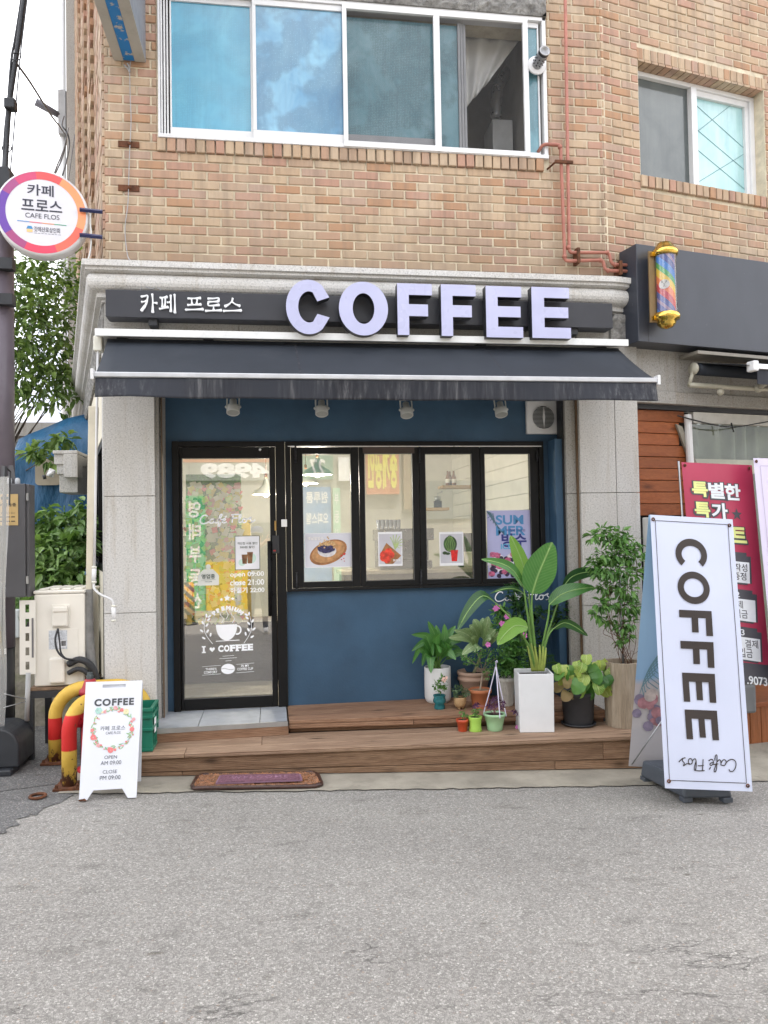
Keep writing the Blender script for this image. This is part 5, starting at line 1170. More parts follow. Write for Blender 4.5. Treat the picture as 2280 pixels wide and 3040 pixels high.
m_ = mb(); m_.hexa([(fx0_-.01, fyL+.03, fz_-.022), (fx1_+.01, fyR+.03, fz_-.022), (fx1_+.01, fyR+.03, fz_+.012), (fx0_-.01, fyL+.03, fz_+.012)], [(fx0_-.01, fyL-.02, fz_-.022), (fx1_+.01, fyR-.02, fz_-.022), (fx1_+.01, fyR-.02, fz_+.012), (fx0_-.01, fyL-.02, fz_+.012)]); m_.build('front_bar', pm('dull_aluminium', (.52,.53,.55), .4, .5, var=.1, dirt=.2), aw, bevel=.006)
for x, y in ((fx0_-.018, fyL), (fx1_+.018, fyR)):
    m_ = mb(); m_.box(x-.010, x+.010, y-.028, y+.04, fz_-.04, fz_+.03); m_.build('end_cap', M_WHITEAL, aw, bevel=.004)
zv = A(1000, 1187, -.63).z
def val(u, v):
    x = fx0_+(fx1_-fx0_)*u; y = fyL-.008+(fyR-fyL)*u; w_ = .016*math.sin(u*7.0+1.2)*v+.007*math.sin(u*23)*v+.03*v*max(0, 1-abs(u-.06)*9)+.03*v*max(0, 1-abs(u-.95)*9)
    return V((x, y-w_, fz_-.024+(zv-fz_+.024)*v+.003*math.sin(u*31)*v))
m_ = smb(); m_.grid(val, 120, 8); m_.build('valance', M_VAL, aw, solid=.002)
for sx, s_ in ((fx0_+.35, 1), (fx1_-.35, -1)):          # folding arms under the fabric
    m_ = mb(); e = V((sx+s_*.55, -.34, rz-.24)); m_.tube([(sx, -.06, rz-.20), e, (sx+s_*.05, -.575, fz_-.03)], .016, 8); m_.build('folding_arm', M_WHITEAL, aw)
cr = thing('awning_crank', 'thin white crank rod hanging down the left pillar from the awning', 'crank handle', (-1.2, -.05, 1.2))
pts = [A(291, 1040, -.10), A(288, 1195, -.08), A(283, 1500, -.05), A(280, 1682, -.05)]
m_ = smb(); m_.tube(pts, .009, 8); m_.tube(cat([A(279, 1728, -.05), A(280, 1748, -.06), A(300, 1766, -.07), A(330, 1780, -.08), A(337, 1796, -.08)], 5), .009, 8); m_.build('rod', M_WHITEAL, cr)
MG = pm('cream_grip', (.72,.71,.62), .5); m_ = smb(); m_.tube([A(280, 1682, -.05), A(278, 1730, -.05)], .0155, 10); m_.build('grip', pm('white_grip', (.8,.8,.8), .5), cr); m_ = smb(); m_.tube([A(337, 1796, -.08), A(339, 1845, -.08)], .0155, 10); m_.build('grip', pm('white_grip', (.8,.8,.8), .5), cr)
m_ = smb()
for y in (1684, 1728): m_.tube([A(279.5, y-3, -.05), A(279.5, y+3, -.05)], .0175, 10)
for y in (1799, 1842): m_.tube([A(338, y-3, -.08), A(338, y+3, -.08)], .0175, 10)
m_.build('grip_ring', MG, cr)
m_ = mb(); p = A(293, 1020, -.08); m_.box(p.x-.03, p.x+.03, -.12, -.03, p.z-.06, p.z+.05); m_.build('gear_box', MG, cr, bevel=.008)

# ================================================================== spotlights on the navy fascia
M_SPOT = pm('pale_grey_enamel', (.56,.57,.54), .4, var=.05)
def spot(px_, py_, label):
    p = A(px_, py_, .12); t = thing('spotlight', label, 'spotlight', p, 'spotlights under the awning'); ax = V((0, -.42, -1)).normalized()
    m_ = smb(); m_.lathe([(.0, .075), (.026, .074), (.028, .03), (.046, .018), (.050, -.004), (.050, -.040), (.046, -.044), (.044, -.036), (.0, -.034)], p, 24, -ax); m_.build('lamp_head', M_SPOT, t)
    m_ = mb(); m_.lathe([(.0, -.036), (.043, -.0365)], p, 20, -ax); m_.build('lens', pm('lens_glass', (.45,.46,.44), .15), t)
    m_ = mb()
    for s_ in (-1, 1): m_.tube([p+V((s_*.045, .0, -.0)), p+V((s_*.045, .03, .09)), p+V((s_*.02, .10, .13))], .006, 6); m_.ball(p+V((s_*.05, 0, .01)), .012, 8, 6)
    m_.build('yoke', M_SPOT, t)
    m_ = mb(); m_.box(p.x-.025, p.x+.025, p.y+.09, YB, p.z+.11, p.z+.145); m_.build('wall_arm', M_SPOT, t)
    return t
for px_, py_, lab in ((692, 1212, 'grey spotlight above the cafe door'), (955, 1216, 'grey spotlight above the first folding pane'), (1207, 1221, 'grey spotlight above the third folding pane'), (1487, 1219, 'grey spotlight beside the white fan')): spot(px_, py_, lab)
# exhaust fan
fn = thing('exhaust_fan', 'square white exhaust fan with round slatted grille under the awning', 'fan', (2.2, .24, 2.4))
f0, f1, f2, f3 = bx4(1564, 1195, 1662, 1288, .24); f3 += .02; m_ = mb(); m_.box(f0, f1, .24, YB-.001, f2, f3); m_.build('housing', pm('fan_white', (.72,.72,.73), .4, dirt=.15), fn, bevel=.008)
cx_, cz_ = (f0+f1)/2, (f2+f3)/2-.004; m_ = mb(); m_.lathe([(.0, .001), (.095, .001)], (cx_, .24, cz_), 32, (0,-1,0)); m_.build('opening', M_BLKPL, fn)
for k in range(17):
    z = -.085+.17*k/16; hw = math.sqrt(max(.001, .095**2-z*z)); m_ = mb(); m_.add([(cx_-hw, .2385, cz_+z), (cx_+hw, .2385, cz_+z), (cx_+hw, .228, cz_+z-.0052), (cx_-hw, .228, cz_+z-.0052), (cx_+hw, .229, cz_+z-.0068), (cx_-hw, .229, cz_+z-.0068)], [(0,1,2,3),(3,2,4,5)]); m_.build('slat', pm('fan_white', (.72,.72,.73), .4), fn)
m_ = smb(); lp_ = [V((cx_+.097*math.cos(a), .236, cz_+.097*math.sin(a))) for a in [2*math.pi*i/32 for i in range(33)]]; m_.tube(lp_, .004, 6); m_.build('grille_ring', pm('fan_white', (.72,.72,.73), .4), fn)
m_ = mb(); m_.poly([(cx_, .226, cz_-.095), (cx_+.012, .226, cz_), (cx_, .226, cz_+.095), (cx_-.012, .226, cz_)]); m_.build('diamond_bar', pm('fan_white', (.72,.72,.73), .4), fn)

# ================================================================== copper-painted gas pipes
M_PIPE = pm('salmon_pipe_paint', (.36,.135,.095), .5, var=.14, vs_=9, dirt=.3)
def pipe_thing(label, pts, r, joints):
    t = thing('gas_pipe', label, 'pipe', pts[-1]); m_ = smb(); m_.tube(pts, r, 10); m_.build('tube', M_PIPE, t)
    for a, b in joints: m_ = smb(); m_.tube([a, b], r*1.35, 10); m_.build('collar', M_PIPE, t)
    return t
PO = -.07
def bend(ps, r=.03):
    ps = [V(p) for p in ps]; out = [ps[0]]
    for i in range(1, len(ps)-1):
        p, a, b = ps[i], ps[i-1], ps[i+1]; d1, d2 = (a-p).normalized()*r, (b-p).normalized()*r
        for k in range(5): t = k/4; out.append((p+d1)*(1-t)**2+p*2*t*(1-t)+(p+d2)*t*t)
    out.append(ps[-1]); return out
def AP(x, y, o=PO): return A(x, y, o)
k1 = [AP(1676, -120), AP(1690, 750), AP(1808, 750), AP(1816, 785), AP(1878, 788)]; k1[1] = V((k1[1].x, PO, k1[1].z)); pA = pipe_thing('tall salmon gas pipe running up past the top of the window', bend(k1), .0135, [(AP(1687, 730), AP(1688, 740)), (AP(1806, 750), AP(1800, 750)), (AP(1822, 786), AP(1828, 786))])
k2 = [A(1597, 452, .02), A(1612, 428, -.03), AP(1664, 430), AP(1677, 775), AP(1790, 772), AP(1797, 803), AP(1878, 806)]; pB = pipe_thing('short salmon gas pipe bending out of the first floor window', bend(k2), .0135, [(AP(1662, 433), AP(1663, 441)), (AP(1676, 758), AP(1676, 766)), (AP(1785, 772), AP(1779, 772)), (AP(1802, 804), AP(1808, 804))])
m_ = mb()
for x0, x1, y0 in ((1655, 1694, 484),):
    a, b = AP(x0, y0), AP(x1, y0+3); m_.hexa([(a.x-.03, -.10, a.z-.01), (b.x+.01, -.10, a.z-.01), (b.x+.01, -.10, a.z+.012), (a.x-.03, -.10, a.z+.012)], [(a.x-.03, -.085, a.z-.01), (b.x+.01, -.085, a.z-.01), (b.x+.01, -.085, a.z+.012), (a.x-.03, -.085, a.z+.012)])
    m_.tube([(a.x-.02, -.09, a.z), (a.x-.06, -.0, a.z-.02)], .008, 6)
m_.build('clamp', M_RUST, pA)
m_ = mb(); p = AP(1715, 760); m_.box(p.x-.012, p.x+.012, -.095, -.0, p.z-.06, p.z+.06); m_.build('clamp', M_RUST, pB); m_ = mb(); p = AP(1840, 795); m_.box(p.x-.012, p.x+.012, -.095, .03, p.z-.06, p.z+.05); m_.build('clamp', M_RUST, pB)

# ================================================================== charcoal barber sign, striped pole, folded awning
bs = thing('barber_signboard', 'large blank charcoal sign box over the neighbouring barber shop', 'sign', W(1.5, 3.1, .1))
q = NT('charcoal_sign_box'); n1 = q.noise(q.wco((1,1,.5)), 2.5, 5); c = q.ramp(n1, [(.3, (.030,.034,.046)), (.7, (.044,.049,.064))]); sc_ = q.ramp(q.noise(q.wco((30,30,12)), 2, 5, .7), [(.66, (0,0,0)), (.72, (.5,)*3)]); q.col(q.mix(sc_, c, (.14,.14,.15))); q.set(Roughness=.42); M_BS = q.m
u0, z1b = .1235, 3.865; m_ = mb(); wbox(m_, u0, WE, 3.094, z1b, .012, .22); m_.build('sign_box', M_BS, bs, bevel=.004)
m_ = mb(); p0 = W(u0+.05, 3.2, .221); m_.hexa([W(.22, 3.094, .2202), W(.222, 3.094, .2202), W(.218, 3.25, .2202), W(.216, 3.25, .2202)], [W(.22, 3.094, .2215), W(.222, 3.094, .2215), W(.218, 3.25, .2215), W(.216, 3.25, .2215)]); m_.build('panel_seam', M_BLKPL, bs)
bp = thing('barber_pole', 'rainbow striped barber pole with gold domes on the charcoal sign', 'barber pole', W(.36, 3.2, .32))
uc, _z = Wpx(1976, 860, .34); bc = W(uc, 0, .34); zt_, zb_ = Wpx(1976, 758, .34)[1], Wpx(1982, 935, .34)[1]
GOLD = pm('polished_brass', (.78,.53,.12), .16, 1.0, var=.08)
rr = .088
q = NT('rainbow_stripes'); tc = q.n('ShaderNodeTexCoord'); sx = q.n('ShaderNodeSeparateXYZ'); q.l(tc.outputs['Object'], sx.inputs[0])
ang = q.math('ARCTAN2', q.math('SUBTRACT', sx.outputs['Y'], bc.y), q.math('SUBTRACT', sx.outputs['X'], bc.x))
tt = q.math('FRACT', q.math('ADD', q.math('MULTIPLY', q.math('SUBTRACT', sx.outputs['Z'], 3.2), 2.35), q.math('MULTIPLY', ang, 1/(2*math.pi))))
q.col(q.ramp(tt, [(0, srgb(84,96,170)), (.12, srgb(214,54,66)), (.26, srgb(248,136,70)), (.40, srgb(250,212,60)), (.55, srgb(84,178,84)), (.66, srgb(50,140,222)), (.80, srgb(72,86,164)), (.93, srgb(170,140,170))], 'CONSTANT')); q.set(Roughness=.25); q.b.inputs['Coat Weight'].default_value = .8
m_ = smb(); m_.lathe([(rr*.82, zb_-.01), (rr*.82, zt_+.01)], (bc.x, bc.y, 0), 32, cap=False); m_.build('striped_cylinder', q.m, bp)
m_ = smb(); m_.lathe([(rr*.95, zb_-.01), (rr*.95, zt_+.01)], (bc.x, bc.y, 0), 32, cap=False); m_.build('glass_tube', m_glass('tube_glass', (.97,.97,.97), .0), bp)
m_ = smb(); m_.lathe([(rr*.9, -.012), (rr*1.08, -.008), (rr*1.16, .012), (rr*1.14, .03), (rr*.98, .036), (rr*.80, .066), (rr*.72, .07), (rr*.6, .092), (.0, .108)], (bc.x, bc.y, zt_), 32); m_.build('top_dome', GOLD, bp)
m_ = smb(); m_.lathe([(rr*.9, .012), (rr*1.08, .008), (rr*1.18, -.016), (rr*1.12, -.04), (rr*.85, -.046), (rr*.78, -.075), (rr*.5, -.10), (.0, -.112)], (bc.x, bc.y, zb_), 32); m_.build('bottom_dome', GOLD, bp)
ml = W(uc-.105, 0, .30); m_ = mb(); m_.hexa([ml+V((-.02, 0, zb_-.06)), ml+V((.045, 0, zb_-.06)), ml+V((.045, 0, zt_+.03)), ml+V((-.02, 0, zt_+.03))], [ml+V((-.02, -.012, zb_-.06)), ml+V((.045, -.012, zb_-.06)), ml+V((.045, -.012, zt_+.03)), ml+V((-.02, -.012, zt_+.03))]); m_.build('wall_bracket', pm('brass_plate', (.20,.13,.055), .5, .3), bp)
m_ = mb()
for z in (zt_+.0, zb_-.03): m_.obox(W(uc-.09, z, .31), WD, (0,0,1), WN, .05, .03, .05)
m_.build('clip', GOLD, bp)
# round badge with scissors, bent round the tube
m_ = mb(); m2 = mb(); nv = V((CAM.x-bc.x, CAM.y-bc.y, 0)).normalized(); a_n = math.atan2(nv.y, nv.x)-.12; zc_ = (zt_+zb_)/2-.015
def cyl(a, b, r_): return V((bc.x+r_*math.cos(a_n+a), bc.y+r_*math.sin(a_n+a), zc_+b))
m_.poly([cyl(.52*math.cos(t), .036*math.sin(t), rr*.90) for t in [2*math.pi*i/28 for i in range(28)]]); m_.build('badge', pm('badge_white', (.8,.8,.78), .4), bp)
for s_ in (-1, 1):
    m2.tube([cyl(-s_*.08, -.024, rr*.915), cyl(0, 0, rr*.915), cyl(s_*.16, .016, rr*.915)], .0012, 5); m2.tube([cyl(s_*.2+.05*math.cos(t), .020+.005*math.sin(t), rr*.915) for t in [2*math.pi*i/10 for i in range(11)]], .001, 5)
m2.build('scissors', pm('scissor_ink', (.05,.05,.05), .5), bp)
# the neighbour's folded awning
na = thing('awning', 'folded dark awning with cream arms under the charcoal barber sign', 'awning', W(1.2, 2.9, .2))
ua, za = Wpx(2058, 1085, .12); m_ = mb(); z = 3.035; wbox(m_, ua-.06, WE, z-.006, z+.022, .03, .24); m_.build('hood', pm('hood_beige', (.24,.22,.185), .6, dirt=.5), na, bevel=.003)
m_ = smb(); m_.tube([W(ua+.02, 2.93, .14), W(WE, 2.93, .14)], .05, 14); m_.build('roller', M_AWN, na)
m_ = smb(); m_.grid(lambda u, v: W(ua+.03+3*u, 2.975-.10*v, .16+.42*v), 12, 4); m_.build('canopy_fabric', M_AWN, na, solid=.003)
ue = Wpx(2240, 1125, .58)[0]; m_ = mb(); wbox(m_, ue, WE, 2.845, 2.885, .56, .61); m_.build('front_bar', M_CHROME, na, bevel=.005)
m_ = mb(); wbox(m_, ue+.02, WE, 2.73, 2.845, .585, .59); m_.build('valance', M_VAL, na)
m_ = smb(); m_.lathe([(.0, 0), (.045, 0), (.05, .01), (.05, .03), (.0, .035)], W(ua, 2.93, .14), 16, -WD); m_.tube([W(ua-.01, 2.93, .14), W(ua-.05, 2.80, .12)], .016, 8); m_.tube([W(ua-.05, 2.80, .12), W(ua+.02, 2.80, .12), W(ua+.55, 2.76, .30), W(ua+.95, 2.80, .30)], [.022, .022, .018, .016], 8); m_.tube([W(ua+.5, 2.765, .3), W(ue+.3, 2.83, .5)], .024, 8); m_.ball(W(ua+.5, 2.765, .3), .035); m_.ball(W(ua+.2, 2.74, .2), .03); m_.build('folding_arm', pm('cream_casting', (.44,.42,.34), .5, dirt=.4), na)
m_ = mb(); m_.obox(W(ue-.02, 2.865, .585), WD, (0,0,1), WN, .05, .08, .08); m_.build('end_cap', M_WHITEAL, na, bevel=.01)
# ================================================================== things on the left
# ---- projecting sign box at the top
pj = thing('projecting_sign', 'weathered grey and blue projecting sign box at the top left', 'sign', (-.97, -.5, 5.1))
p0, p1 = A(338, 178, -.02), A(433, 183, -.02); zb_ = (p0.z+p1.z)/2
q = NT('peeling_blue_paint'); f = q.noise(q.wco((1,1,1)), 16, 6, .7); q.col(q.mix(q.ramp(f, [(.56, (0,0,0)), (.6, (1,1,1))]), srgb(24,118,182), srgb(176,170,158))); q.set(Roughness=.6)
M_OFFW = pm('aged_offwhite_metal', srgb(172,168,158), .6, var=.06, vs_=3, dirt=.3)
m_ = mb(); m_.box(p0.x, p1.x, -1.5, -.02, zb_, zb_+1.6); m_.build('case', pm('sign_grey_side', srgb(128,130,136), .5, var=.1), pj)
w3 = (p1.x-p0.x)
m_ = mb(); m_.box(p0.x, p0.x+w3*.30, -1.5, -.019, zb_-.004, zb_-.0001); m_.box(p0.x+w3*.66, p1.x, -1.5, -.019, zb_-.004, zb_-.0001); m_.build('bottom_rail', M_OFFW, pj)
m_ = mb(); m_.box(p0.x+w3*.31, p0.x+w3*.65, -1.5, -.03, zb_-.003, zb_-.0002); m_.build('blue_strip', q.m, pj)
m_ = smb()
w_ = cat([A(388, 182, -.03), A(385, 210, -.02), A(387, 300, -.02), A(389, 360, -.02), A(384, 470, -.02), A(380, 600, -.02), A(371, 680, -.02), A(378, 755, -.03), A(386, 772, -.1)], 6); m_.tube(w_, .0035, 5)
m_.tube(cat([A(368, 192, -.04), A(380, 205, -.03), A(385, 215, -.03)]), .0055, 5); m_.tube(cat([A(378, 187, -.04), A(383, 200, -.03), A(386, 212, -.03)]), .0055, 5)
wr = m_.build('hanging_wire', pm('grey_wire', (.25,.25,.26), .6), None); tag(wr, 'loose grey wire hanging down the brick pier from the projecting sign', 'wire')
for y_, lab in ((430, 'upper'), (560, 'lower')):
    p = A(385, y_, 0); m_ = mb(); m_.box(p.x-.08, p.x+.07, -.013, .02, p.z-.022, p.z+.022); m_.lathe([(.016, 0), (.012, .02), (.0, .022)], (p.x, -.012, p.z), 10, (0,-1,0)); o = m_.build('rusty_anchor', M_RUST, None); tag(o, lab+' rusted anchor plate left in the brick pier', 'anchor plate')

# ---- round projecting sign
rc = A(125, 632, -.04); RN = V((math.sin(math.radians(7)), -math.cos(math.radians(7)), 0)); RR = V((math.cos(math.radians(7)), math.sin(math.radians(7)), 0)); RU = V((0, 0, 1)); RA = .315
rs = thing('round_sign', 'round white cafe sign with rainbow ring projecting on the left', 'sign', rc)
m_ = smb(); m_.lathe([(.0, -.13), (RA*.93, -.13), (RA, -.10), (RA, -.02), (RA*.985, .0), (RA*.95, .006)], rc, 48, RN, RR, cap=False); m_.build('drum', pm('sign_drum', (.68,.67,.67), .35, dirt=.15), rs)
m_ = smb(); m_.lathe([(RA*.955, .004), (0, .004)], rc, 48, RN, RR, cap=False); m_.build('face', pm('sign_face', (.66,.65,.69), .35, var=.03), rs)
rp = Pl(rc-RR*RA-RU*RA, rc+RR*RA-RU*RA, rc-RR*RA+RU*RA, rc+RR*RA+RU*RA)
segs = ((20, 62, (245,150,100)), (62, 98, (218,84,84)), (98, 128, (200,72,112)), (128, 152, (160,76,128)), (152, 215, (104,66,160)), (215, 246, (160,70,120)), (246, 290, (214,66,92)), (290, 340, (236,104,84)), (-20, 20, (248,152,104)))
for a0, a1, c_ in segs:
    m_ = mb(); ring(m_, rp, .5, .5, .47, .47, .382, .382, .0055, max(4, int(abs(a1-a0)/4)), math.radians(a0), math.radians(a1)); m_.build('ring_segment', pm('ring_%d_%d_%d' % c_, srgb(*c_), .4, var=.03), rs)
INK = pm('sign_ink', (.035,.035,.055), .5)
m_ = mb(); put_text(m_, '카페', rp, .345, .625, .69, .82, .0065, .015); put_text(m_, '프로스', rp, .285, .715, .515, .645, .0065, .015); put_text(m_, 'CAFE FLOS', rp, .325, .685, .43, .485, .0065); put_text(m_, '갓매산로상인회', rp, .415, .69, .275, .335, .0065, .01); m_.build('lettering', INK, rs)
m_ = mb(); [stroke(m_, rp, [(.42+.036*k_, .258), (.446+.036*k_, .258)], .003, .0065) for k_ in range(8)]; m_.build('small_lettering', pm('small_ink', (.12,.12,.16), .5), rs)
for i, c_ in enumerate(((60,130,190), (220,80,100), (230,140,80), (60,160,120))):
    m_ = mb(); stroke(m_, rp, [(.24+.13*i, .385-.003*i), (.24+.13*(i+1), .385-.003*(i+1))], .005, .0065); m_.build('colour_line', pm('line_%d' % i, srgb(*c_), .5), rs)
m_ = mb(); upoly(m_, rp, [(.335,.30),(.405,.30),(.39,.335),(.35,.335)], .0065); m_.build('house_emblem_roof', pm('emblem_blue', srgb(60,130,180), .5), rs); m_ = mb(); upoly(m_, rp, [(.34,.265),(.40,.265),(.40,.30),(.34,.30)], .0065); m_.build('house_emblem_wall', pm('emblem_cream', srgb(230,190,130), .5), rs)
for y_ in (622, 697):
    a, b = A(236, y_, -.04), A(304, y_+7, .0); m_ = mb(); m_.tube([a, b], .016, 4); m_.build('arm', pm('navy_arm', (.02,.024,.09), .4), rs)
m_ = smb(); m_.tube(cat([A(270, 620, -.02), A(268, 660, -.0), A(271, 700, .0), A(268, 745, .0), A(258, 785, -.02)]), .006, 6); m_.build('feed_cable', pm('pale_cable', (.6,.6,.58), .5), rs)

# ---- utility pole, cabinet, cables
PX_ = A(0, 1000, .16).x; up_ = thing('utility_pole', 'mauve grey steel utility pole at the left edge', 'pole', (PX_, .16, gz(PX_)))
pr_r = abs(A(41, 1000, .16).x-PX_); zt_ = A(20, 528, .16).z
m_ = smb(); m_.tube([(PX_, .16, .85), (PX_, .16, zt_)], pr_r, 24); m_.build('shaft', pm('mauve_grey_paint', (.115,.095,.115), .42, var=.1), up_)
m_ = smb(); m_.tube([(PX_, .16, gz(PX_)-.05), (PX_, .16, .85)], pr_r*.97, 24); m_.build('lower_shaft', pm('black_pole_paint', (.022,.022,.025), .42), up_)
m_ = mb(); m_.box(PX_-.14, PX_+.10, .04, .28, zt_-.02, zt_+.03); m_.box(PX_+.04, PX_+.12, .0, .05, zt_-.2, zt_-.02); m_.build('head_bracket', M_BLKPL, up_)
m_ = mb(); z = A(10, 760, .05).z
m_.box(PX_-.12, PX_+.13, .02, .1, z-.10, z-.02); m_.box(PX_-.12, PX_+.13, .02, .1, z-.36, z-.28); m_.build('band_clamp', M_BLKPL, up_)
for nm, x_, y0, y1, c_ in (('orange', 30, 1792, 1818, (.62,.36,.04)), ('grey', 26, 1838, 1868, (.5,.5,.5)), ('blue', 24, 1884, 1914, (.03,.22,.42)), ('white', 22, 1920, 1942, (.7,.7,.7))):
    a = A(x_-16, y0, .07); b = A(x_+7, y1, .07); m_ = mb()
    m_.grid(lambda u, v: V((PX_+pr_r*.985*math.sin(.25+.45*u), .16-pr_r*.985*math.cos(.25+.45*u), b.z+(a.z-b.z)*v)), 6, 1); m_.build('sticker', pm('sticker_'+nm, c_, .5, var=.3, vs_=60), up_)
bxr, bzt, bzb = A(90, 1600, -.02).x, A(60, 1437, -.02).z, A(60, 1772, -.02).z
mc = thing('meter_cabinet', 'dark grey steel cabinet strapped to the utility pole', 'cabinet', (PX_, -.0, bzb))
m_ = mb(); m_.box(bxr-.42, bxr-.022, -.06, .09, bzb, bzt); m_.build('door', pm('cabinet_grey', (.085,.083,.088), .5, var=.08), mc, bevel=.006)
m_ = mb(); m_.box(bxr-.02, bxr, -.045, .09, bzb, bzt-.003); m_.build('side_flange', pm('cabinet_grey', (.085,.083,.088), .5), mc, bevel=.004)
for y_ in (1475, 1722): p = A(82, y_, -.065); m_ = mb(); m_.box(p.x-.010, p.x+.004, -.068, -.058, p.z-.026, p.z+.026); m_.build('hinge', M_STEEL, mc)
for x_ in (28, 52): p = A(x_, 1425, .02); m_ = smb(); m_.lathe([(.018, -.05), (.018, .0), (.012, .014), (0, .016)], p, 12); m_.build('cable_gland', pm('gland_grey', (.42,.44,.46), .5), mc)
m_ = mb()
for x_, w_ in ((10, .02), (36, .03)): p = A(x_, 1415, .05); m_.hexa([(p.x-w_, .05, bzt), (p.x+w_, .05, bzt), (p.x+w_*.2, .05, bzt+.14), (p.x-w_*.8, .05, bzt+.14)], [(p.x-w_, .055, bzt), (p.x+w_, .055, bzt), (p.x+w_*.2, .055, bzt+.14), (p.x-w_*.8, .055, bzt+.14)])
m_.build('hood_fin', pm('cabinet_grey', (.085,.083,.088), .5), mc)
cp = FPX(-40, 1467, 54, 1560, -.062); m_ = mb(); rect(m_, cp, 0, 1, 0, 1, .002); pq = m_.build('brass_plaque', pm('gold_plaque', srgb(196,168,116), .45, .3), mc)
m_ = mb(); put_text(m_, 'CCTV 작동중', cp, .12, .94, .60, .72, .003, .02); put_text(m_, '쓰레기 무단투기 감시', cp, .2, .9, .36, .42, .003); [stroke(m_, cp, [(u_, v_), (u_+w_, v_)], .007, .003) for v_ in (.27, .13) for u_, w_ in ((.2, .16), (.4, .1), (.54, .2), (.78, .12))]; rect(m_, cp, .45, .72, .82, .92, .003); m_.build('lettering', pm('plaque_ink', (.04,.035,.03), .6), pq)
# overhead cables
def cable(label, pts, r, Y=None):
    m_ = smb(); m_.tube(cat(pts, 6), r, 6); o = m_.build('overhead_cable', M_BLKPL, None); tag(o, label, 'cable'); return o
cable('thickest black cable of the bundle climbing above the utility pole', [A(86, -60, .3), A(72, 0, .3), A(58, 100, .3), A(45, 190, .3), A(28, 310, .3), A(20, 420, .3), A(14, 532, .2)], .020)
cable('second black cable looping beside the thick bundle', [A(70, -60, .32), A(60, 20, .32), A(44, 120, .32), A(34, 175, .30), A(24, 300, .3), A(14, 400, .3), A(8, 535, .2)], .010)
cable('thin cable running down outside the bundle', [A(80, 0, .28), A(62, 150, .28), A(50, 280, .28), A(38, 430, .28), A(28, 535, .2)], .005)
cable('thin drop cable curving from the bundle to the building corner', [A(50, 190, .3), A(90, 245, .8), A(150, 340, 2), A(180, 380, 4), A(196, 410, 5), A(190, 450, 5), A(172, 500, 4.5), A(158, 525, 4)], .010)
cable('pale straight cable crossing the sky behind the round sign', [A(203, 380, 5), A(190, 440, 4), A(170, 490, 2), A(156, 530, .6)], .008)
cable('faint cable rising steeply across the sky left of the building', [A(222, 400, 6), A(208, 500, 5), A(200, 560, 4)], .006)
cable('slack loop of cable hanging from the far camera', [A(190, 345, 7.5), A(184, 372, 7), A(200, 395, 7), A(206, 430, 7), A(198, 475, 6.5), A(186, 520, 6)], .012)
m_ = mb(); p = A(36, 312, .28); m_.box(p.x-.05, p.x+.03, .24, .32, p.z-.04, p.z+.04); o = m_.build('cable_splitter', M_BLKPL, None, bevel=.01); tag(o, 'small black splitter box on the overhead cable bundle', 'splitter')
for k_, (x_, y_) in enumerate(((48, 168), (20, 440))):
    m_ = smb(); m_.tube([A(x_+14*math.cos(t), y_+12*math.sin(t), .28) for t in [2*math.pi*i/16 for i in range(17)]], .004, 5); o = m_.build('cable_loop', M_BLKPL, None); tag(o, ('upper', 'lower')[k_]+' coil of spare wire tied to the cable bundle', 'wire')
# security camera at the far corner of the side wall
t = thing('security_camera', 'dark bullet camera on the far corner of the side wall', 'camera', S(9.2, 6.0, .1)); p = S(8.9, A(222, 350, 8.6).z, .26); e = p+SN*.36+V((0, -.1, .12))
m_ = smb(); m_.tube([p, e], [.055, .07], 10); m_.build('body', pm('camera_grey', (.10,.10,.12), .4), t); m_ = mb(); m_.box(p.x-.01, p.x+.12, p.y-.05, p.y+.1, p.z-.35, p.z+.45); m_.build('mounting_plate', pm('plate_grey', (.30,.30,.30), .5), t)

# ---- background: neighbour house, tarpaulin, tree, bush, planter wall
nb = thing('neighbour_house', 'pale neighbour house with moulded stone eave behind the tree', 'house', (-4.2, 8, 0))
m_ = mb(); m_.box(-9, -2.75, 7.5, 12, 0, 3.1); m_.build('wall', M_CREAM, nb)
for i, (z0, z1, o_) in enumerate(((3.1, 3.22, .12), (3.22, 3.30, .2), (3.30, 3.52, .3))): m_ = mb(); m_.box(-9, -2.75+o_, 7.5-o_, 12, z0+.001, z1); m_.build('eave_moulding', M_GRAND, nb)
m_ = mb(); m_.box(-6, -2.6, 6.9, 7.4, 2.62, 2.85); m_.build('timber_fascia', pm('dark_red_timber', (.06,.025,.018), .7, var=.3, vs_=20), nb)
q = NT('blue_tarpaulin'); n1 = q.noise(q.wco((3,3,1)), 2.2, 5); q.col(q.ramp(n1, [(.3, (.014,.078,.17)), (.7, (.024,.125,.25))])); q.set(Roughness=.5); q.bump(q.noise(q.wco((4,4,1.5)), 3, 4), .6, .05); M_TARP = q.m
tp = thing('blue_tarpaulin', 'blue tarpaulin hung over a frame beyond the alley', 'tarpaulin', (-2.7, 3.6, .9))
t0, t1, t2, t3 = A(42, 1560, 3.6), A(232, 1545, 3.6), A(232, 1218, 3.6), A(48, 1300, 3.6)
m_ = smb()
def tf(u, v):
    top = t3.z+(t2.z-t3.z)*math.sin(min(1, u*1.3)*math.pi/2); x = t0.x+(t1.x+.5-t0.x)*u; z = .75+(top-.75)*v
    return V((x, 3.6+.035*math.sin(u*7+v*5)+.02*math.sin(u*17-v*9)+.012*math.sin(v*15+u*4)+(.35*(1-v)**3)*-1*.2+ (v > .9)*(v-.9)*2, z))
m_.grid(tf, 46, 22); m_.build('sheet', M_TARP, tp, solid=.004)
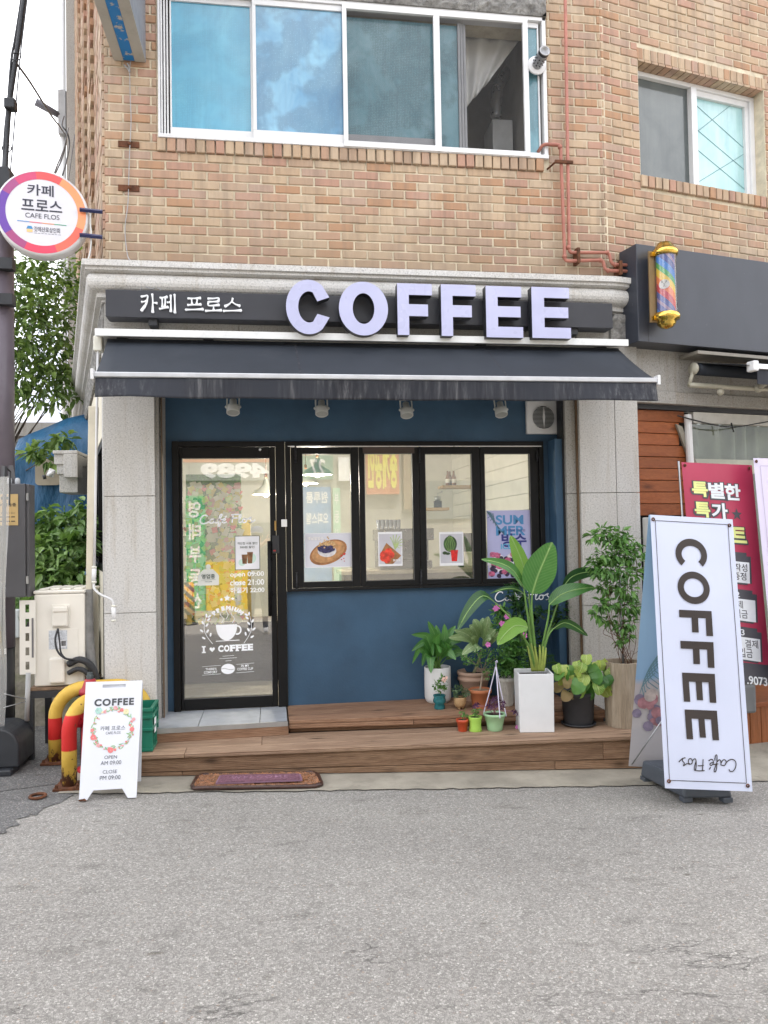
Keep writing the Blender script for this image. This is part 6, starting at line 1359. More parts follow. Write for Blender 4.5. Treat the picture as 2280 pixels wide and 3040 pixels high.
a, b = A(104, 1362, 3.5), A(180, 1440, 3.5); m_ = mb(); m_.prism(rounded([V((a.x, 3.50, b.z)), V((b.x, 3.50, b.z)), V((b.x, 3.50, a.z)), V((a.x, 3.50, a.z))], .05), (0, .01, 0)); m_.build('beige_patch', pm('beige_patch', (.38,.33,.25), .7), tp)
m_ = smb(); m_.tube([(t1.x+.15, 3.75, -.1), (t1.x+.15, 3.75, 2.6)], .05, 8); m_.tube([(t0.x, 3.75, -.1), (t0.x, 3.75, 2.3)], .05, 8); m_.build('post', pm('grey_post', (.25,.25,.25), .6), tp)
def leaf_cloud(m_, n, fn, size, rd, droop=.35, flat=.5):
    """scatter folded leaves; fn() -> (position, outward direction)"""
    for _ in range(n):
        p, o = fn(); s = size*rd.uniform(.6, 1.25); d = (V((rd.gauss(0, 1), rd.gauss(0, 1), rd.gauss(0, .6)-droop))+o*1.2).normalized()
        sd = d.cross(V((rd.gauss(0, .5), rd.gauss(0, .5), 1))); sd = sd.normalized() if sd.length > 1e-4 else V((1,0,0)); nn = sd.cross(d).normalized()
        a = p; m1 = p+d*s*.5+nn*(-.04*s); tip = p+d*s-V((0,0,droop*.25*s)); w_ = s*.24
        m_.add([a, p+d*s*.28+sd*w_*.85+nn*.05*s, p+d*s*.62+sd*w_*.8+nn*.03*s, tip, p+d*s*.62-sd*w_*.8+nn*.03*s, p+d*s*.28-sd*w_*.85+nn*.05*s, m1], [(0,6,1),(1,6,2),(2,6,3),(3,6,4),(4,6,5),(5,6,0)])
def ellip(rd, c, r, shell=.55):
    def f():
        while True:
            v = V((rd.uniform(-1,1), rd.uniform(-1,1), rd.uniform(-1,1)))
            if shell < v.length < 1: break
        return V((c[0]+v.x*r[0], c[1]+v.y*r[1], c[2]+v.z*r[2])), v.normalized()
    return f
M_TREE = m_leaf('tree_leaf', (.06,.125,.03), (.25,.36,.10), None, .38)
M_BARK = pm('bark', (.085,.065,.05), .9, var=.35, vs_=20, bump=.8, bs=30)
tr = thing('evergreen_tree', 'evergreen tree with glossy leaves rising behind the round sign', 'tree', (-3.0, 4.3, .1))
rd = random.Random(31); m_ = mb()
cl = []
for px_, py_, Y, r in ((60, 770, 4.2, .34), (110, 800, 4.4, .40), (175, 780, 4.6, .38), (205, 830, 4.6, .34), (60, 860, 4.1, .42), (120, 890, 4.0, .44), (180, 900, 4.4, .46), (90, 960, 3.9, .46), (160, 990, 4.1, .46), (205, 950, 4.6, .42), (55, 1010, 3.9, .38), (120, 1060, 3.9, .40), (185, 1075, 4.2, .36), (60, 1095, 3.8, .26), (150, 1120, 4.0, .26), (205, 1140, 4.4, .26), (185, 1200, 4.0, .16), (60, 1170, 3.8, .14), (20, 900, 4.2, .5), (10, 1040, 4.0, .4), (-60, 960, 4.2, .6), (-90, 800, 4.4, .6), (50, 1125, 3.9, .32), (105, 1140, 3.95, .34), (165, 1160, 4.1, .32), (200, 1090, 4.3, .34), (80, 1180, 3.9, .22)):
    c = A(px_, py_, Y); cl.append((c, r)); leaf_cloud(m_, int(620*r*r/.18*.25), ellip(rd, c, (r, r, r*.8), .2), .115, rd, .5)
for px_, py_, r in ((120, 1335, .11), (160, 1310, .12), (200, 1300, .10), (90, 1345, .06), (140, 1360, .10)):
    c = A(px_, py_, 3.2); leaf_cloud(m_, 22, ellip(rd, c, (r*1.3, r, r*.7), .1), .14, rd, .4); cl.append((c, .1))
m_.build('crown', M_TREE, tr)
m_ = smb(); b0 = V((-3.75, 4.6, .0)); hub = V((-3.5, 4.5, 2.3)); m_.tube([b0, V((-3.65, 4.55, 1.0)), hub], [.10, .08, .06], 10)
for c, r in cl:
    if r < .2 and c.z > 2.6: continue
    mid = (hub+c)/2+V((rd.uniform(-.15,.15), rd.uniform(-.15,.15), rd.uniform(-.1,.2))); m_.tube(cat([hub, mid, c], 4), [.009*(1-i/9)+.003 for i in range(9)], 6)
m_.build('trunk', M_BARK, tr)
pw = thing('planter_wall', 'mossy concrete planter wall behind the air conditioner', 'wall', (-2.4, 1.0, 0))
q = NT('mossy_concrete'); co = q.wco(); c = q.ramp(q.noise(co, 6, 6, .65), [(.3, (.17,.155,.12)), (.7, (.36,.33,.27))]); ms = q.ramp(q.noise(co, 3.2, 5, .6), [(.5, (0,0,0)), (.68, (.7,)*3)]); q.col(q.mix(ms, c, (.13,.17,.05))); q.set(Roughness=.95); q.bump(q.noise(co, 40, 5), .6, .02); M_MOSS = q.m
m_ = mb(); m_.hexa([(-4.2, 1.25, -.1), (-1.52, 1.25, -.1), (-1.6, 1.25, .88), (-4.2, 1.25, .88)], [(-4.2, .98, -.1), (-1.46, .98, -.1), (-1.5, 1.0, .88), (-4.2, 1.0, .88)]); m_.build('face', M_MOSS, pw, bevel=.02)
m_ = mb(); m_.box(-4.2, -1.62, 1.25, 2.6, .0, .84); m_.build('soil', M_SOIL, pw)
bh = thing('bush', 'dense glossy green bush in the planter wall by the alley', 'bush', (-2.1, 1.7, .85))
rd = random.Random(8); m_ = mb()
for px_, py_, Y, r in ((110, 1570, 1.7, .17), (150, 1555, 1.75, .2), (200, 1570, 1.7, .2), (235, 1545, 1.7, .17), (245, 1600, 1.5, .14), (120, 1640, 1.5, .24), (170, 1640, 1.45, .26), (220, 1640, 1.45, .24), (110, 1710, 1.35, .22), (160, 1720, 1.3, .26), (215, 1715, 1.35, .24), (120, 1770, 1.3, .2), (180, 1770, 1.3, .2), (60, 1660, 1.7, .28), (20, 1700, 1.7, .3)):
    c = A(px_, py_, Y); leaf_cloud(m_, int(150*r/.22), ellip(rd, c, (r, r, r*.75), .25), .115, rd, .75)
for px_, py_ in ((142, 1520), (232, 1515), (253, 1500), (215, 1550), (100, 1545)): leaf_cloud(m_, 9, ellip(rd, A(px_, py_, 1.6), (.05, .05, .06), .1), .12, rd, .9)
m_.build('foliage', m_leaf('bush_leaf', (.07,.155,.035), (.26,.40,.13), None, .36), bh)
m_ = smb()
for k in range(9): x = -2.5+.1*k; m_.tube(cat([(x, 1.8, .8), (x+rd.uniform(-.1,.1), 1.75, 1.15), (x+rd.uniform(-.2,.2), 1.65, 1.55)], 4), [.012]*4+[.008]*5, 5)
m_.build('stems', pm('red_brown_twig', (.12,.05,.03), .8), bh)
m_ = mb(); rd = random.Random(3)
leaf_cloud(m_, 30, ellip(rd, A(58, 1812, .95), (.08, .05, .07), .1), .12, rd, .6); o = m_.build('weed_clump', m_leaf('weed_leaf', (.04,.10,.02), (.16,.28,.07), None, .5), None); tag(o, 'leafy weed drooping over the planter wall next to the pole', 'plant')
m_ = mb(); a, b = A(36, 1808, 1.0), A(66, 1890, 1.0); m_.box(a.x, b.x, .93, 1.0, b.z, a.z); o = m_.build('foam_box', pm('white_foam', (.62,.66,.66), .6), None, bevel=.01); tag(o, 'white foam box wedged between the pole and the air conditioner', 'box')
# little stone canopy with white camera on the side wall
sc_ = thing('stone_canopy', 'small moulded stone canopy jutting from the side wall', 'canopy', S(2.3, 1.8, .2))
M_SC = M_GRAN
def spx(x0, y0, x1, y1, Y, d, name):
    a, b = A(x0, y0, Y), A(x1, y1, Y); m_ = mb(); m_.box(a.x, b.x, Y, Y+d, b.z, a.z); m_.build(name, M_SC, sc_, bevel=.006)
spx(156, 1337, 230, 1347, 1.9, .5, 'top_slab'); spx(160, 1348, 230, 1378, 1.93, .45, 'moulding'); spx(168, 1379, 230, 1408, 1.96, .42, 'moulding'); spx(188, 1348, 231, 1417, 1.88, .2, 'end_block'); spx(176, 1409, 231, 1462, 1.98, .4, 'corbel')
wc = thing('security_camera', 'small white camera under the stone canopy', 'camera', A(145, 1412, 1.85)); m_ = smb(); m_.tube([A(158, 1402, 1.88), A(144, 1410, 1.85)], .020, 10); m_.build('body', M_WHITEAL, wc)
m_ = mb(); p = A(152, 1404, 1.9); m_.obox(p, V((.9,0,-.4)).normalized(), V((.4,0,.9)).normalized(), (0,-1,0), .055, .075, .05); m_.build('junction_box', M_WHITEAL, wc, bevel=.005); m_ = smb(); m_.tube([A(136, 1415, 1.83), A(127, 1417, 1.82)], .021, 12); m_.build('lens_hood', M_BLKPL, wc)

# ---- air conditioner on its stand
ax0, ax1 = A(101, 1900, .0).x, A(252, 1900, .0).x; az0, az1 = A(180, 2036, .0).z, A(180, 1752, .0).z
ac = thing('air_conditioner', 'cream outdoor air conditioner unit on a steel stand by the pillar', 'air conditioner', ((ax0+ax1)/2, .2, az0))
M_AC = pm('aircon_cream', srgb(228,223,212), .42, var=.05, vs_=3, dirt=.12)
m_ = mb(); m_.box(ax0, ax1, .0, .46, az0, az1-.025); m_.build('casing', M_AC, ac, bevel=.012)
m_ = mb(); m_.box(ax0-.004, ax1+.004, -.006, .47, az1-.024, az1); m_.build('lid', M_AC, ac, bevel=.008)
for k in range(4): m_ = mb(); x = ax0+.03+.078*k; m_.box(x, x+.06, .02, .4, az1+.0005, az1+.012); m_.build('lid_rib', M_AC, ac, bevel=.005)
def acr(x0, y0, x1, y1, y_, d, name, mat=M_AC, bev=.01):
    a, b = A(x0, y0, 0), A(x1, y1, 0); m_ = mb(); m_.box(a.x, b.x, y_-d, y_, b.z, a.z); return m_.build(name, mat, ac, bevel=bev)
acr(154, 1795, 208, 1862, 0, .006, 'service_panel'); acr(157, 1812, 204, 1858, -.006, .022, 'handle_recess'); acr(160, 1801, 204, 1815, -.006, .030, 'handle_lip', bev=.006)
acr(149, 1951, 196, 2026, 0, .035, 'valve_cover', bev=.014); acr(139, 1868, 233, 2030, 0, .003, 'access_panel', bev=.002)
lab_ = acr(145, 1872, 200, 1926, -.003, .001, 'rating_label', pm('label_silver', (.55,.57,.60), .5, var=.25, vs_=120), 0)
a, b = A(172, 1900, -.0045), A(196, 1922, -.0045); m_ = mb()
m_.box(a.x, b.x, -.0052, -.0045, b.z, a.z); m_.build('white_label', pm('label_white', (.8,.8,.82), .5), ac)
m_ = mb()
for k in range(9): x = a.x+.022+.0035*k; m_.box(x, x+.0016+.0008*(k % 3), -.0058, -.0053, b.z+.012, a.z-.006)
m_.build('bar_lines', M_BLKPL, ac)
pv = FPX(58, 1782, 106, 2002, -.02); m_ = mb()
def pbox(u0, u1, v0, v1):
    m_.hexa([pv.P(u0,v0,-.003), pv.P(u1,v0,-.003), pv.P(u1,v1,-.003), pv.P(u0,v1,-.003)], [pv.P(u0,v0,0), pv.P(u1,v0,0), pv.P(u1,v1,0), pv.P(u0,v1,0)])
vsl = [.0]
for k in range(5):
    c_ = .92-.193*k; vsl += [c_-.085, c_+.022]
vsl = sorted(vsl)+[1.0]
for i in range(len(vsl)-1):
    if i % 2 == 0: pbox(0, 1, vsl[i], vsl[i+1])
    else: pbox(0, .36, vsl[i], vsl[i+1]); pbox(.60, 1, vsl[i], vsl[i+1])
m_.build('slotted_bracket', M_AC, ac)
m_ = mb(); a, b = A(94, 1835, -.023), A(100, 1952, -.023); m_.box(a.x, b.x, -.0245, -.0235, b.z, a.z); m_.build('bracket_slot', pm('slot_grey', (.16,.15,.15), .6), ac)
m_ = smb(); s0 = A(172, 1866, -.03)
m_.tube(cat([s0, A(164, 1900, -.06), A(172, 1935, -.07), A(196, 1955, -.07), A(230, 1958, -.06), A(262, 1962, -.02)]), .007, 6); m_.tube(cat([s0, A(177, 1905, -.05), A(182, 1940, -.06), A(205, 1958, -.06), A(255, 1960, -.02)]), .006, 6); m_.build('power_cables', M_BLKPL, ac)
MH = pm('black_insulation', (.03,.031,.034), .7, var=.3, vs_=30, bump=.6, bs=60)
m_ = smb(); m_.tube(cat([A(204, 1972, -.02), A(235, 1958, -.05), A(266, 1972, -.05), A(284, 2005, -.03), A(292, 2060, .0), A(290, 2150, .05)]), .024, 10); m_.tube(cat([A(204, 1998, -.02), A(232, 1986, -.05), A(256, 1996, -.05), A(272, 2024, -.02), A(280, 2090, .03)]), .018, 10); m_.build('insulated_hose', MH, ac)
st = thing('steel_stand', 'dark angle iron stand under the air conditioner', 'stand', (ax0, .2, gz(-1.7)))
M_ANG = pm('dark_angle_iron', (.03,.032,.036), .5, var=.2, dirt=.4); tz = az0-.004
m_ = mb(); m_.box(ax0-.03, ax1+.02, -.01, .45, tz-.022, tz); m_.build('plywood_board', pm('weathered_ply', (.20,.13,.08), .8, var=.3, vs_=20), st)
m_ = mb(); m_.box(ax0-.04, ax1+.03, -.025, .01, tz-.072, tz-.024); m_.box(ax0-.04, ax1+.03, .42, .46, tz-.072, tz-.024); m_.box(ax0-.045, ax0-.005, .01, .42, tz-.072, tz-.024); m_.build('rail', M_ANG, st)
for x, y in ((ax0-.045, -.024), (ax1-.03, -.024), (ax0-.045, .42), (ax1-.03, .42)): m_ = mb(); m_.box(x, x+.045, y, y+.035, gz(x)+.0, tz-.073); m_.build('leg', M_ANG, st)
m_ = smb(); m_.tube([A(84, 1998, -.03), A(80, 2140, -.03)], .017, 10); o = m_.build('drain_pipe', pm('drain_grey', (.42,.42,.41), .5), None); tag(o, 'short pale drain pipe beside the steel stand', 'pipe')
cd_ = thing('conduit_cover', 'cream duct with grey wrapped hose running down beside the left pillar', 'conduit', (-1.3, .05, .3))
m_ = mb(); p = [A(262, 1205, .06), A(290, 1205, .06), A(272, 1760, .06), A(254, 1760, .06)]; m_.prism(p, (0, .05, 0)); m_.build('duct', M_CREAM, cd_, bevel=.006)
m_ = smb(); m_.tube(cat([A(263, 1750, .05), A(264, 1850, .04), A(268, 1930, .03), A(276, 1985, .03), A(286, 2040, .05)]), .032, 10); m_.build('wrapped_hose', pm('grey_wrap', (.19,.185,.175), .7, var=.2, vs_=20, bump=.6, bs=40), cd_)

# ---- hydrant, yellow guard hoops
hp = A(267, 1996, -.33); hx = hp.x
hy = thing('fire_hydrant', 'red fire hydrant behind the yellow guard hoops', 'hydrant', (hx, -.33, gz(hx)))
M_RED = pm('hydrant_red', (.36,.012,.022), .4, var=.15, dirt=.2); gh = gz(hx); ht = hp.z
m_ = smb(); m_.lathe([(.085, gh), (.085, gh+.03), (.06, gh+.035), (.058, ht-.26), (.075, ht-.25), (.078, ht-.20), (.058, ht-.19), (.058, ht-.15), (.072, ht-.14), (.070, ht-.115), (.052, ht-.10), (.035, ht-.05), (.032, ht-.045), (0, ht-.044)], (hx, -.33, 0), 20); m_.build('barrel', M_RED, hy)
m_ = mb(); m_.lathe([(.024, ht-.045), (.024, ht-.02), (.018, ht-.018), (.018, ht), (0, ht)], (hx, -.33, 0), 6); m_.build('operating_nut', pm('nut_grey', (.10,.12,.13), .4, .5), hy)
for s_ in (-1, 1): m_ = smb(); m_.lathe([(.035, .04), (.035, .10), (.042, .10), (.042, .12), (.0, .125)], (hx, -.33, ht-.33), 14, (s_, -.2, 0)); m_.build('outlet', M_RED, hy)
def m_hoop(z0, z1):
    q = NT('chipped_yellow_paint'); co = q.wco(); sx = q.n('ShaderNodeSeparateXYZ'); g = q.n('ShaderNodeNewGeometry'); q.l(g.outputs['Position'], sx.inputs[0])
    ye = q.ramp(q.noise(co, 9, 5), [(.3, srgb(196,158,54)), (.7, srgb(222,184,84))]); redm = q.ramp(sx.outputs['Z'], [(z0, (0,0,0)), (z0+.001, (1,1,1)), (z1, (1,1,1)), (z1+.001, (0,0,0))])
    c = q.mix(redm, ye, srgb(196,32,28)); chip = q.noise(q.wco((1,1,.6)), 9, 6, .7); low = q.ramp(q.math('ADD', sx.outputs['Z'], q.math('MULTIPLY', q.math('SUBTRACT', chip, .5), .75)), [(.14, (1,1,1)), (.17, (0,0,0))])
    spots = q.ramp(chip, [(.62, (0,0,0)), (.635, (1,1,1))]); rust = q.ramp(q.noise(co, 30, 5), [(.3, (.05,.02,.012)), (.7, (.15,.06,.025))]); c = q.mix(q.mix(1.0, low, spots, 'LIGHTEN'), c, rust); q.col(c); q.set(Roughness=.68); q.bump(q.mix(1.0, low, spots, 'LIGHTEN'), -.3, .004); return q.m
def hoop(label, a, b, h, r, R, mat):
    a, b = V(a), V(b); t = thing('guard_hoop', label, 'bollard', a, 'yellow guard hoops'); up_ = V((0,0,h)); d = (b-a); d.z = 0; L_ = d.length; d.normalize(); R = min(R, L_/2)
    pts = [a, a+V((0,0,h*.5)), a+V((0,0,h-R))]+[a+V((0,0,h-R))+d*(R-R*math.cos(k*math.pi/16))+V((0,0,R*math.sin(k*math.pi/16))) for k in range(1, 9)]
    e = V((b.x, b.y, a.z)); pts += [e+V((0,0,h-R))-d*(R-R*math.cos(k*math.pi/16))+V((0,0,R*math.sin(k*math.pi/16))) for k in range(8, 0, -1)]+[e+V((0,0,h-R)), b]
    m_ = smb(); m_.tube(pts, r, 16); m_.build('pipe', mat, t)
    for p in (a, b):
        m_ = mb(); m_.box(p.x-.08, p.x+.08, p.y-.08, p.y+.08, gz(p.x)+.008, gz(p.x)+.022)
        for i in (-1, 1):
            for j in (-1, 1): m_.lathe([(.010, .0), (.010, .02), (0, .022)], (p.x+i*.062, p.y+j*.062, gz(p.x)+.022), 6)
        m_.build('base_plate', M_RUST, t)
a = G(206, 2340); hoop('rust flaked yellow guard hoop with red band nearest the road', (a.x, a.y, gz(a.x)+.02), (-1.02, -.30, gz(-1.02)+.02), A(255, 2084, -.58).z-gz(-1.2)-.02, .046, .17, m_hoop(.30, .515))
a = G(172, 2258); e = A(433, 2060, -.062); hoop('yellow guard hoop with red band behind the hydrant', (a.x, -.11, gz(a.x)+.02), (e.x, -.062, gz(e.x)+.02), A(300, 2022, -.08).z-gz(-1.3)-.06, .046, .20, m_hoop(.235, .385))
m_ = smb(); p = G(112, 2370); m_.tube([p+V((.045*math.cos(t), .045*math.sin(t), .014)) for t in [2*math.pi*i/20 for i in range(21)]], .009, 8); o = m_.build('rusty_ring', M_RUST, None); tag(o, 'small rusted iron ring lying on the dark asphalt', 'ring')

# ---- white A-frame board
af = thing('sandwich_board', 'white cafe A-frame board with flower wreath and opening hours', 'sign board', (-1.0, -.85, .05))
bl, br_ = G(234, 2383), G(405, 2371); bl.z += .009; br_.z += .007; tl, tr_ = A(255, 2025, -.76), A(422, 2019, -.74)
fp = Pl(bl, br_, tl, tr_).flat(); M_AF = pm('white_board', (.68,.70,.75), .4, var=.03, vs_=3)
m_ = mb()
def abox(p, u0, u1, v0, v1, t=.016): m_.hexa([p.P(u0,v0,-t), p.P(u1,v0,-t), p.P(u1,v1,-t), p.P(u0,v1,-t)], [p.P(u0,v0,0), p.P(u1,v0,0), p.P(u1,v1,0), p.P(u0,v1,0)])
def apoly(p, pts, t=.016): m_.prism([p.P(u, v, 0) for u, v in pts], p.n*-t)
HB = [(.30,.945),(.71,.945),(.71,.972),(.30,.972)]
abox(fp, 0, 1, .08, .945); abox(fp, 0, .30, .945, .972); abox(fp, .71, 1, .945, .972); abox(fp, 0, 1, .972, 1)
apoly(fp, [(0,0),(.13,0),(.24,.08),(0,.08)]); apoly(fp, [(.85,0),(1,0),(1,.08),(.74,.08)])
m_.build('front_panel', M_AF, af)
bkl, bkr = G(262, 2335), G(419, 2321); bp_ = Pl(bkr+V((0,0,.008)), bkl+V((0,0,.008)), tr_+V((0,.025,-.02)), tl+V((0,.025,-.02))); m_ = mb(); abox(bp_, 0, 1, 0, 1, .014); m_.build('back_panel', M_AF, af)
m_ = mb(); rect(m_, fp, .01, .99, .012, .09, .0); 
INK2 = pm('grey_print', (.055,.06,.07), .5, var=.1); m_ = mb(); put_text(m_, 'COFFEE', fp, .17, .87, .785, .848, .002, .042, space=1.18); m_.build('title', INK2, af)
m_ = mb(); put_text(m_, '카페 프로스', fp, .30, .74, .572, .612, .002); put_text(m_, 'CAFE FLOS', fp, .40, .66, .540, .562, .002)
put_text(m_, 'OPEN', fp, .40, .62, .333, .361, .002); put_text(m_, 'AM 09:00', fp, .34, .70, .284, .316, .002); put_text(m_, 'CLOSE', fp, .385, .635, .212, .240, .002); put_text(m_, 'PM 09:00', fp, .34, .70, .160, .194, .002); m_.build('lettering', pm('soft_print', (.10,.11,.14), .5), af)
rd = random.Random(17); cols_ = (('wreath_green', (.28,.46,.24)), ('wreath_coral', (.72,.20,.20)), ('wreath_pink', (.76,.36,.38)), ('wreath_teal', (.36,.58,.52)), ('wreath_cream', (.78,.68,.42))); ms_ = [mb() for _ in cols_]
for k in range(150):
    a = rd.random()*2*math.pi; r_ = 1+rd.gauss(0, .055); u, v = .52+.345*r_*math.cos(a), .585+.172*r_*math.sin(a); c_ = rd.choices(range(5), (6, 2, 3, 1, .6))[0]; t = a+math.pi/2+rd.gauss(0, .7); L_, w_ = (rd.uniform(.008, .014), .0035) if c_ in (0, 3) else (rd.uniform(.004, .007),)*2
    blob_pts = []
    for i in range(8):
        x, y = L_*math.cos(i*math.pi/4), w_*math.sin(i*math.pi/4); blob_pts.append((u+(x*math.cos(t)-y*math.sin(t))/fp.w, v+(x*math.sin(t)+y*math.cos(t))/fp.h))
    upoly(ms_[c_], fp, blob_pts, .0012+.00001*k)
for u, v, c_, n, R_ in ((.255,.745,3,6,.022), (.74,.73,4,8,.018), (.545,.765,2,6,.013), (.66,.745,1,6,.012), (.185,.52,1,8,.018), (.86,.575,1,8,.015), (.50,.405,1,8,.018), (.16,.58,1,5,.012), (.88,.66,2,5,.012), (.28,.45,2,5,.012)):
    for k in range(n):
        a = 2*math.pi*k/n; blob(ms_[c_], fp, u+R_*.55*math.cos(a)/fp.w, v+R_*.55*math.sin(a)/fp.h, R_*.42/fp.w, R_*.42/fp.h, .003+.00005*k, 8)
for (nm, c_), q_ in zip(cols_, ms_): q_.build('wreath_print', pm(nm, c_, .5, var=.15, vs_=40), af)
m_ = mb(); apoly(fp, [(-.004,-.002),(.14,-.002),(.10,.018),(-.004,.012)], .02); m_.v = [tuple(V(p)+fp.n*.002) for p in m_.v]; m_.build('scuffed_foot', M_RUST, af)
# ---- green crate on the step
x1 = A(452, 2150, -.43).x; x0 = x1-.17; cr_ = thing('plastic_crate', 'green plastic crate standing on the step behind the A-frame board', 'crate', (x1-.1, -.4, ZD1)); MGc = pm('green_plastic', (.012,.17,.105), .4, var=.1); z0 = ZD1+.003; z1 = A(440, 2098, -.43).z
m_ = mb(); m_.box(x0, x0+.008, -.47, -.20, z0, z1); m_.box(x1-.008, x1, -.47, -.20, z0, z1); m_.box(x0+.008, x1-.008, -.47, -.462, z0, z1); m_.box(x0+.008, x1-.008, -.208, -.2, z0, z1); m_.box(x0+.008, x1-.008, -.462, -.208, z0, z0+.01); m_.build('walls', MGc, cr_)
for z in (z0, z0+(z1-z0)*.47, z1-.07, z1-.022): m_ = mb(); frame_ = ((x0-.010, x1+.010, -.48, -.19),)[0]; m_.box(frame_[0], frame_[1], -.482, -.470, z, z+.02); m_.box(x1, x1+.010, -.470, -.19, z, z+.02); m_.box(x0-.010, x0, -.470, -.19, z, z+.02); m_.build('rim', MGc, cr_, bevel=.003)
m_ = mb()
for y in (-.47, -.38, -.29, -.205): m_.box(x1, x1+.008, y, y+.014, z0+.02, z1-.02)
m_.build('rib', MGc, cr_)
m_ = mb(); m_.quad((x1+.0095, -.40, z0+.10), (x1+.0095, -.32, z0+.10), (x1+.0095, -.32, z0+.2), (x1+.0095, -.40, z0+.2)); m_.build('label', M_WHITE, cr_)
# ---- black water-filled banner base and film-wrapped banner at the left edge
lb = thing('banner_stand', 'black weighted stand with a film-wrapped banner at the left edge', 'banner stand', G(10, 2285))
p = G(86, 2270); bx1 = p.x; by = -.35; m_ = mb(); prof_ = [(-.52, .0), (0, .0), (.0, .13)]+[(-.13+.13*math.cos(math.radians(a)), .13+.13*math.sin(math.radians(a))) for a in range(10, 91, 10)]+[(-.40, .26), (-.52, .2)]
gzz = gz(bx1)+.012; m_.prism([(bx1+x, by, gzz+.035+z) for x, z in prof_], (0, .34, 0)); m_.build('water_tank', pm('tank_black', (.028,.031,.037), .45, var=.15), lb, bevel=.012)
m_ = mb(); m_.box(bx1-.55, bx1-.03, by-.05, by+.36, gzz-.008, gzz+.034); m_.build('foot', pm('tank_black', (.028,.031,.037), .45), lb, bevel=.01)
m_ = mb(); m_.tube([A(4, 2150, -.25), A(13, 1500, -.25), A(16, 1385, -.25)], .013, 4); m_.tube([A(16, 1385, -.25), A(30, 1400, -.2), A(27, 1500, -.2)], .008, 4); m_.build('upright', M_BLKPL, lb)
m_ = smb(); m_.grid(lambda u, v: A(-60+(72+14*v)*u+4*math.sin(v*9)*u, 2160-760*v*.98, -.27)+V((0, .01*math.sin(u*7+v*4), 0)), 6, 20); m_.build('film_wrapped_banner', m_glass('plastic_film', (.86,.82,.84), .18, .12, .25), lb)
m_ = smb(); m_.tube([A(-30, 2050, -.2), A(85, 2077, -.03)], .004, 5); m_.tube([A(-30, 2112, -.2), A(85, 2080, -.03)], .004, 5); o = m_.build('guy_wire', M_STEEL, None); tag(o, 'thin guy wires tied between the left banner and the steel stand', 'wire')
# ================================================================== banners on the right
cb = thing('banner_stand', 'white sideways COFFEE banner on a grey weighted foot at the right', 'banner stand', G(2060, 2380))
M_BAN = pm('white_banner_vinyl', (.54,.58,.72), .42, var=.03, vs_=2, bump=.05, bs=6); M_BRN = pm('dark_brown_print', (.028,.020,.018), .45, var=.1)
bl, br_, tl, tr_ = A(1974, 2340, -1.54), A(2234, 2350, -1.58), A(1930, 1528, -1.26), A(2175, 1542, -1.28)
fp = Pl(bl, br_, tl, tr_)
def warp(p, amp): return lambda u, v: p.P(u, v, amp*(math.sin(u*5+v*7)*.5+math.sin(v*11+u*2)*.4)*(4*u*(1-u))*(4*v*(1-v)))
wf = warp(fp, .011); m_ = smb(); m_.grid(wf, 10, 30); m_.build('front_sheet', M_BAN, cb)
class Curv:                                     # print follows the gently waved sheet
    def __init__(s, p, f): s.p, s.f, s.n, s.w, s.h = p, f, p.n, p.w, p.h
    def P(s, u, v, off=0): return s.f(u, v)+s.n*off
fc = Curv(fp, wf)
def edge_line(m_, pl, u0, u1, v0, v1, wd):
    for a, b in (((u0,v0),(u1,v0)), ((u1,v0),(u1,v1)), ((u1,v1),(u0,v1)), ((u0,v1),(u0,v0))): stroke(m_, pl, [(a[0]+(b[0]-a[0])*k/24, a[1]+(b[1]-a[1])*k/24) for k in range(25)], wd, .003)
m_ = mb(); edge_line(m_, fc, .055, .935, .028, .978, .0035); m_.build('border_line', M_BRN, cb)
# letters run down the sheet, turned a quarter clockwise; centres read off the photo
m_ = mb()
for ch, v1, v0, du in (('C', .914, .80, .0), ('O', .787, .664, .0), ('F', .640, .547, .0), ('F', .525, .431, .0), ('E', .409, .305, .0), ('E', .277, .173, .0)):
    lo = letter_loops(ch); u0, u1 = .275+du, .655+du
    def P(x, y, u0=u0, u1=u1, v0=v0, v1=v1): return fc.P(u0+(u1-u0)*y, v1+(v0-v1)*x, .004)
    if len(lo) == 2:
        n = len(lo[0])
        inner = [(.5+.29*(x-.5)/.22, .5+(y-.5)/.285*.31) for x, y in lo[1]]
        for i in range(n): j = (i+1) % n; m_.quad(P(*lo[0][i]), P(*inner[i]), P(*inner[j]), P(*lo[0][j]))
    elif ch == 'C':
        n = 40; a0, a1 = 42, 318
        for i in range(n):
            t0, t1 = [math.radians(a0+(a1-a0)*k/n) for k in (i, i+1)]; m_.quad(P(.53+.53*math.cos(t0), .5+.5*math.sin(t0)), P(.54+.30*math.cos(t0), .5+.31*math.sin(t0)), P(.54+.30*math.cos(t1), .5+.31*math.sin(t1)), P(.53+.53*math.cos(t1), .5+.5*math.sin(t1)))
    else:
        bars = [((0,.30),(0,1)), ((.30,1),(.80,1))] + ([((.30,.93),(.41,.60))] if ch == 'E' else [((.30,.88),(.37,.57))]) + ([((.30,1),(0,.20))] if ch == 'E' else [])
        for (x0, x1), (y0, y1) in bars: y0, y1 = min(y0, y1), max(y0, y1); m_.quad(P(x0,y0), P(x0,y1), P(x1,y1), P(x1,y0))
m_.build('lettering', M_BRN, cb)
m_ = mb(); put_script(m_, fc, .17, .83, .062, .122, .0055, .004, rot=2); m_.build('script_lettering', M_BRN, cb)
for u, v in ((.045,.025),(.945,.02),(.03,.982),(.95,.975)): m_ = smb(); m_.lathe([(.006, .0), (.011, .003), (.012, .006), (.006, .008)], fc.P(u, v, .001), 12, fp.n, cap=False); m_.build('eyelet', M_RUST, cb)
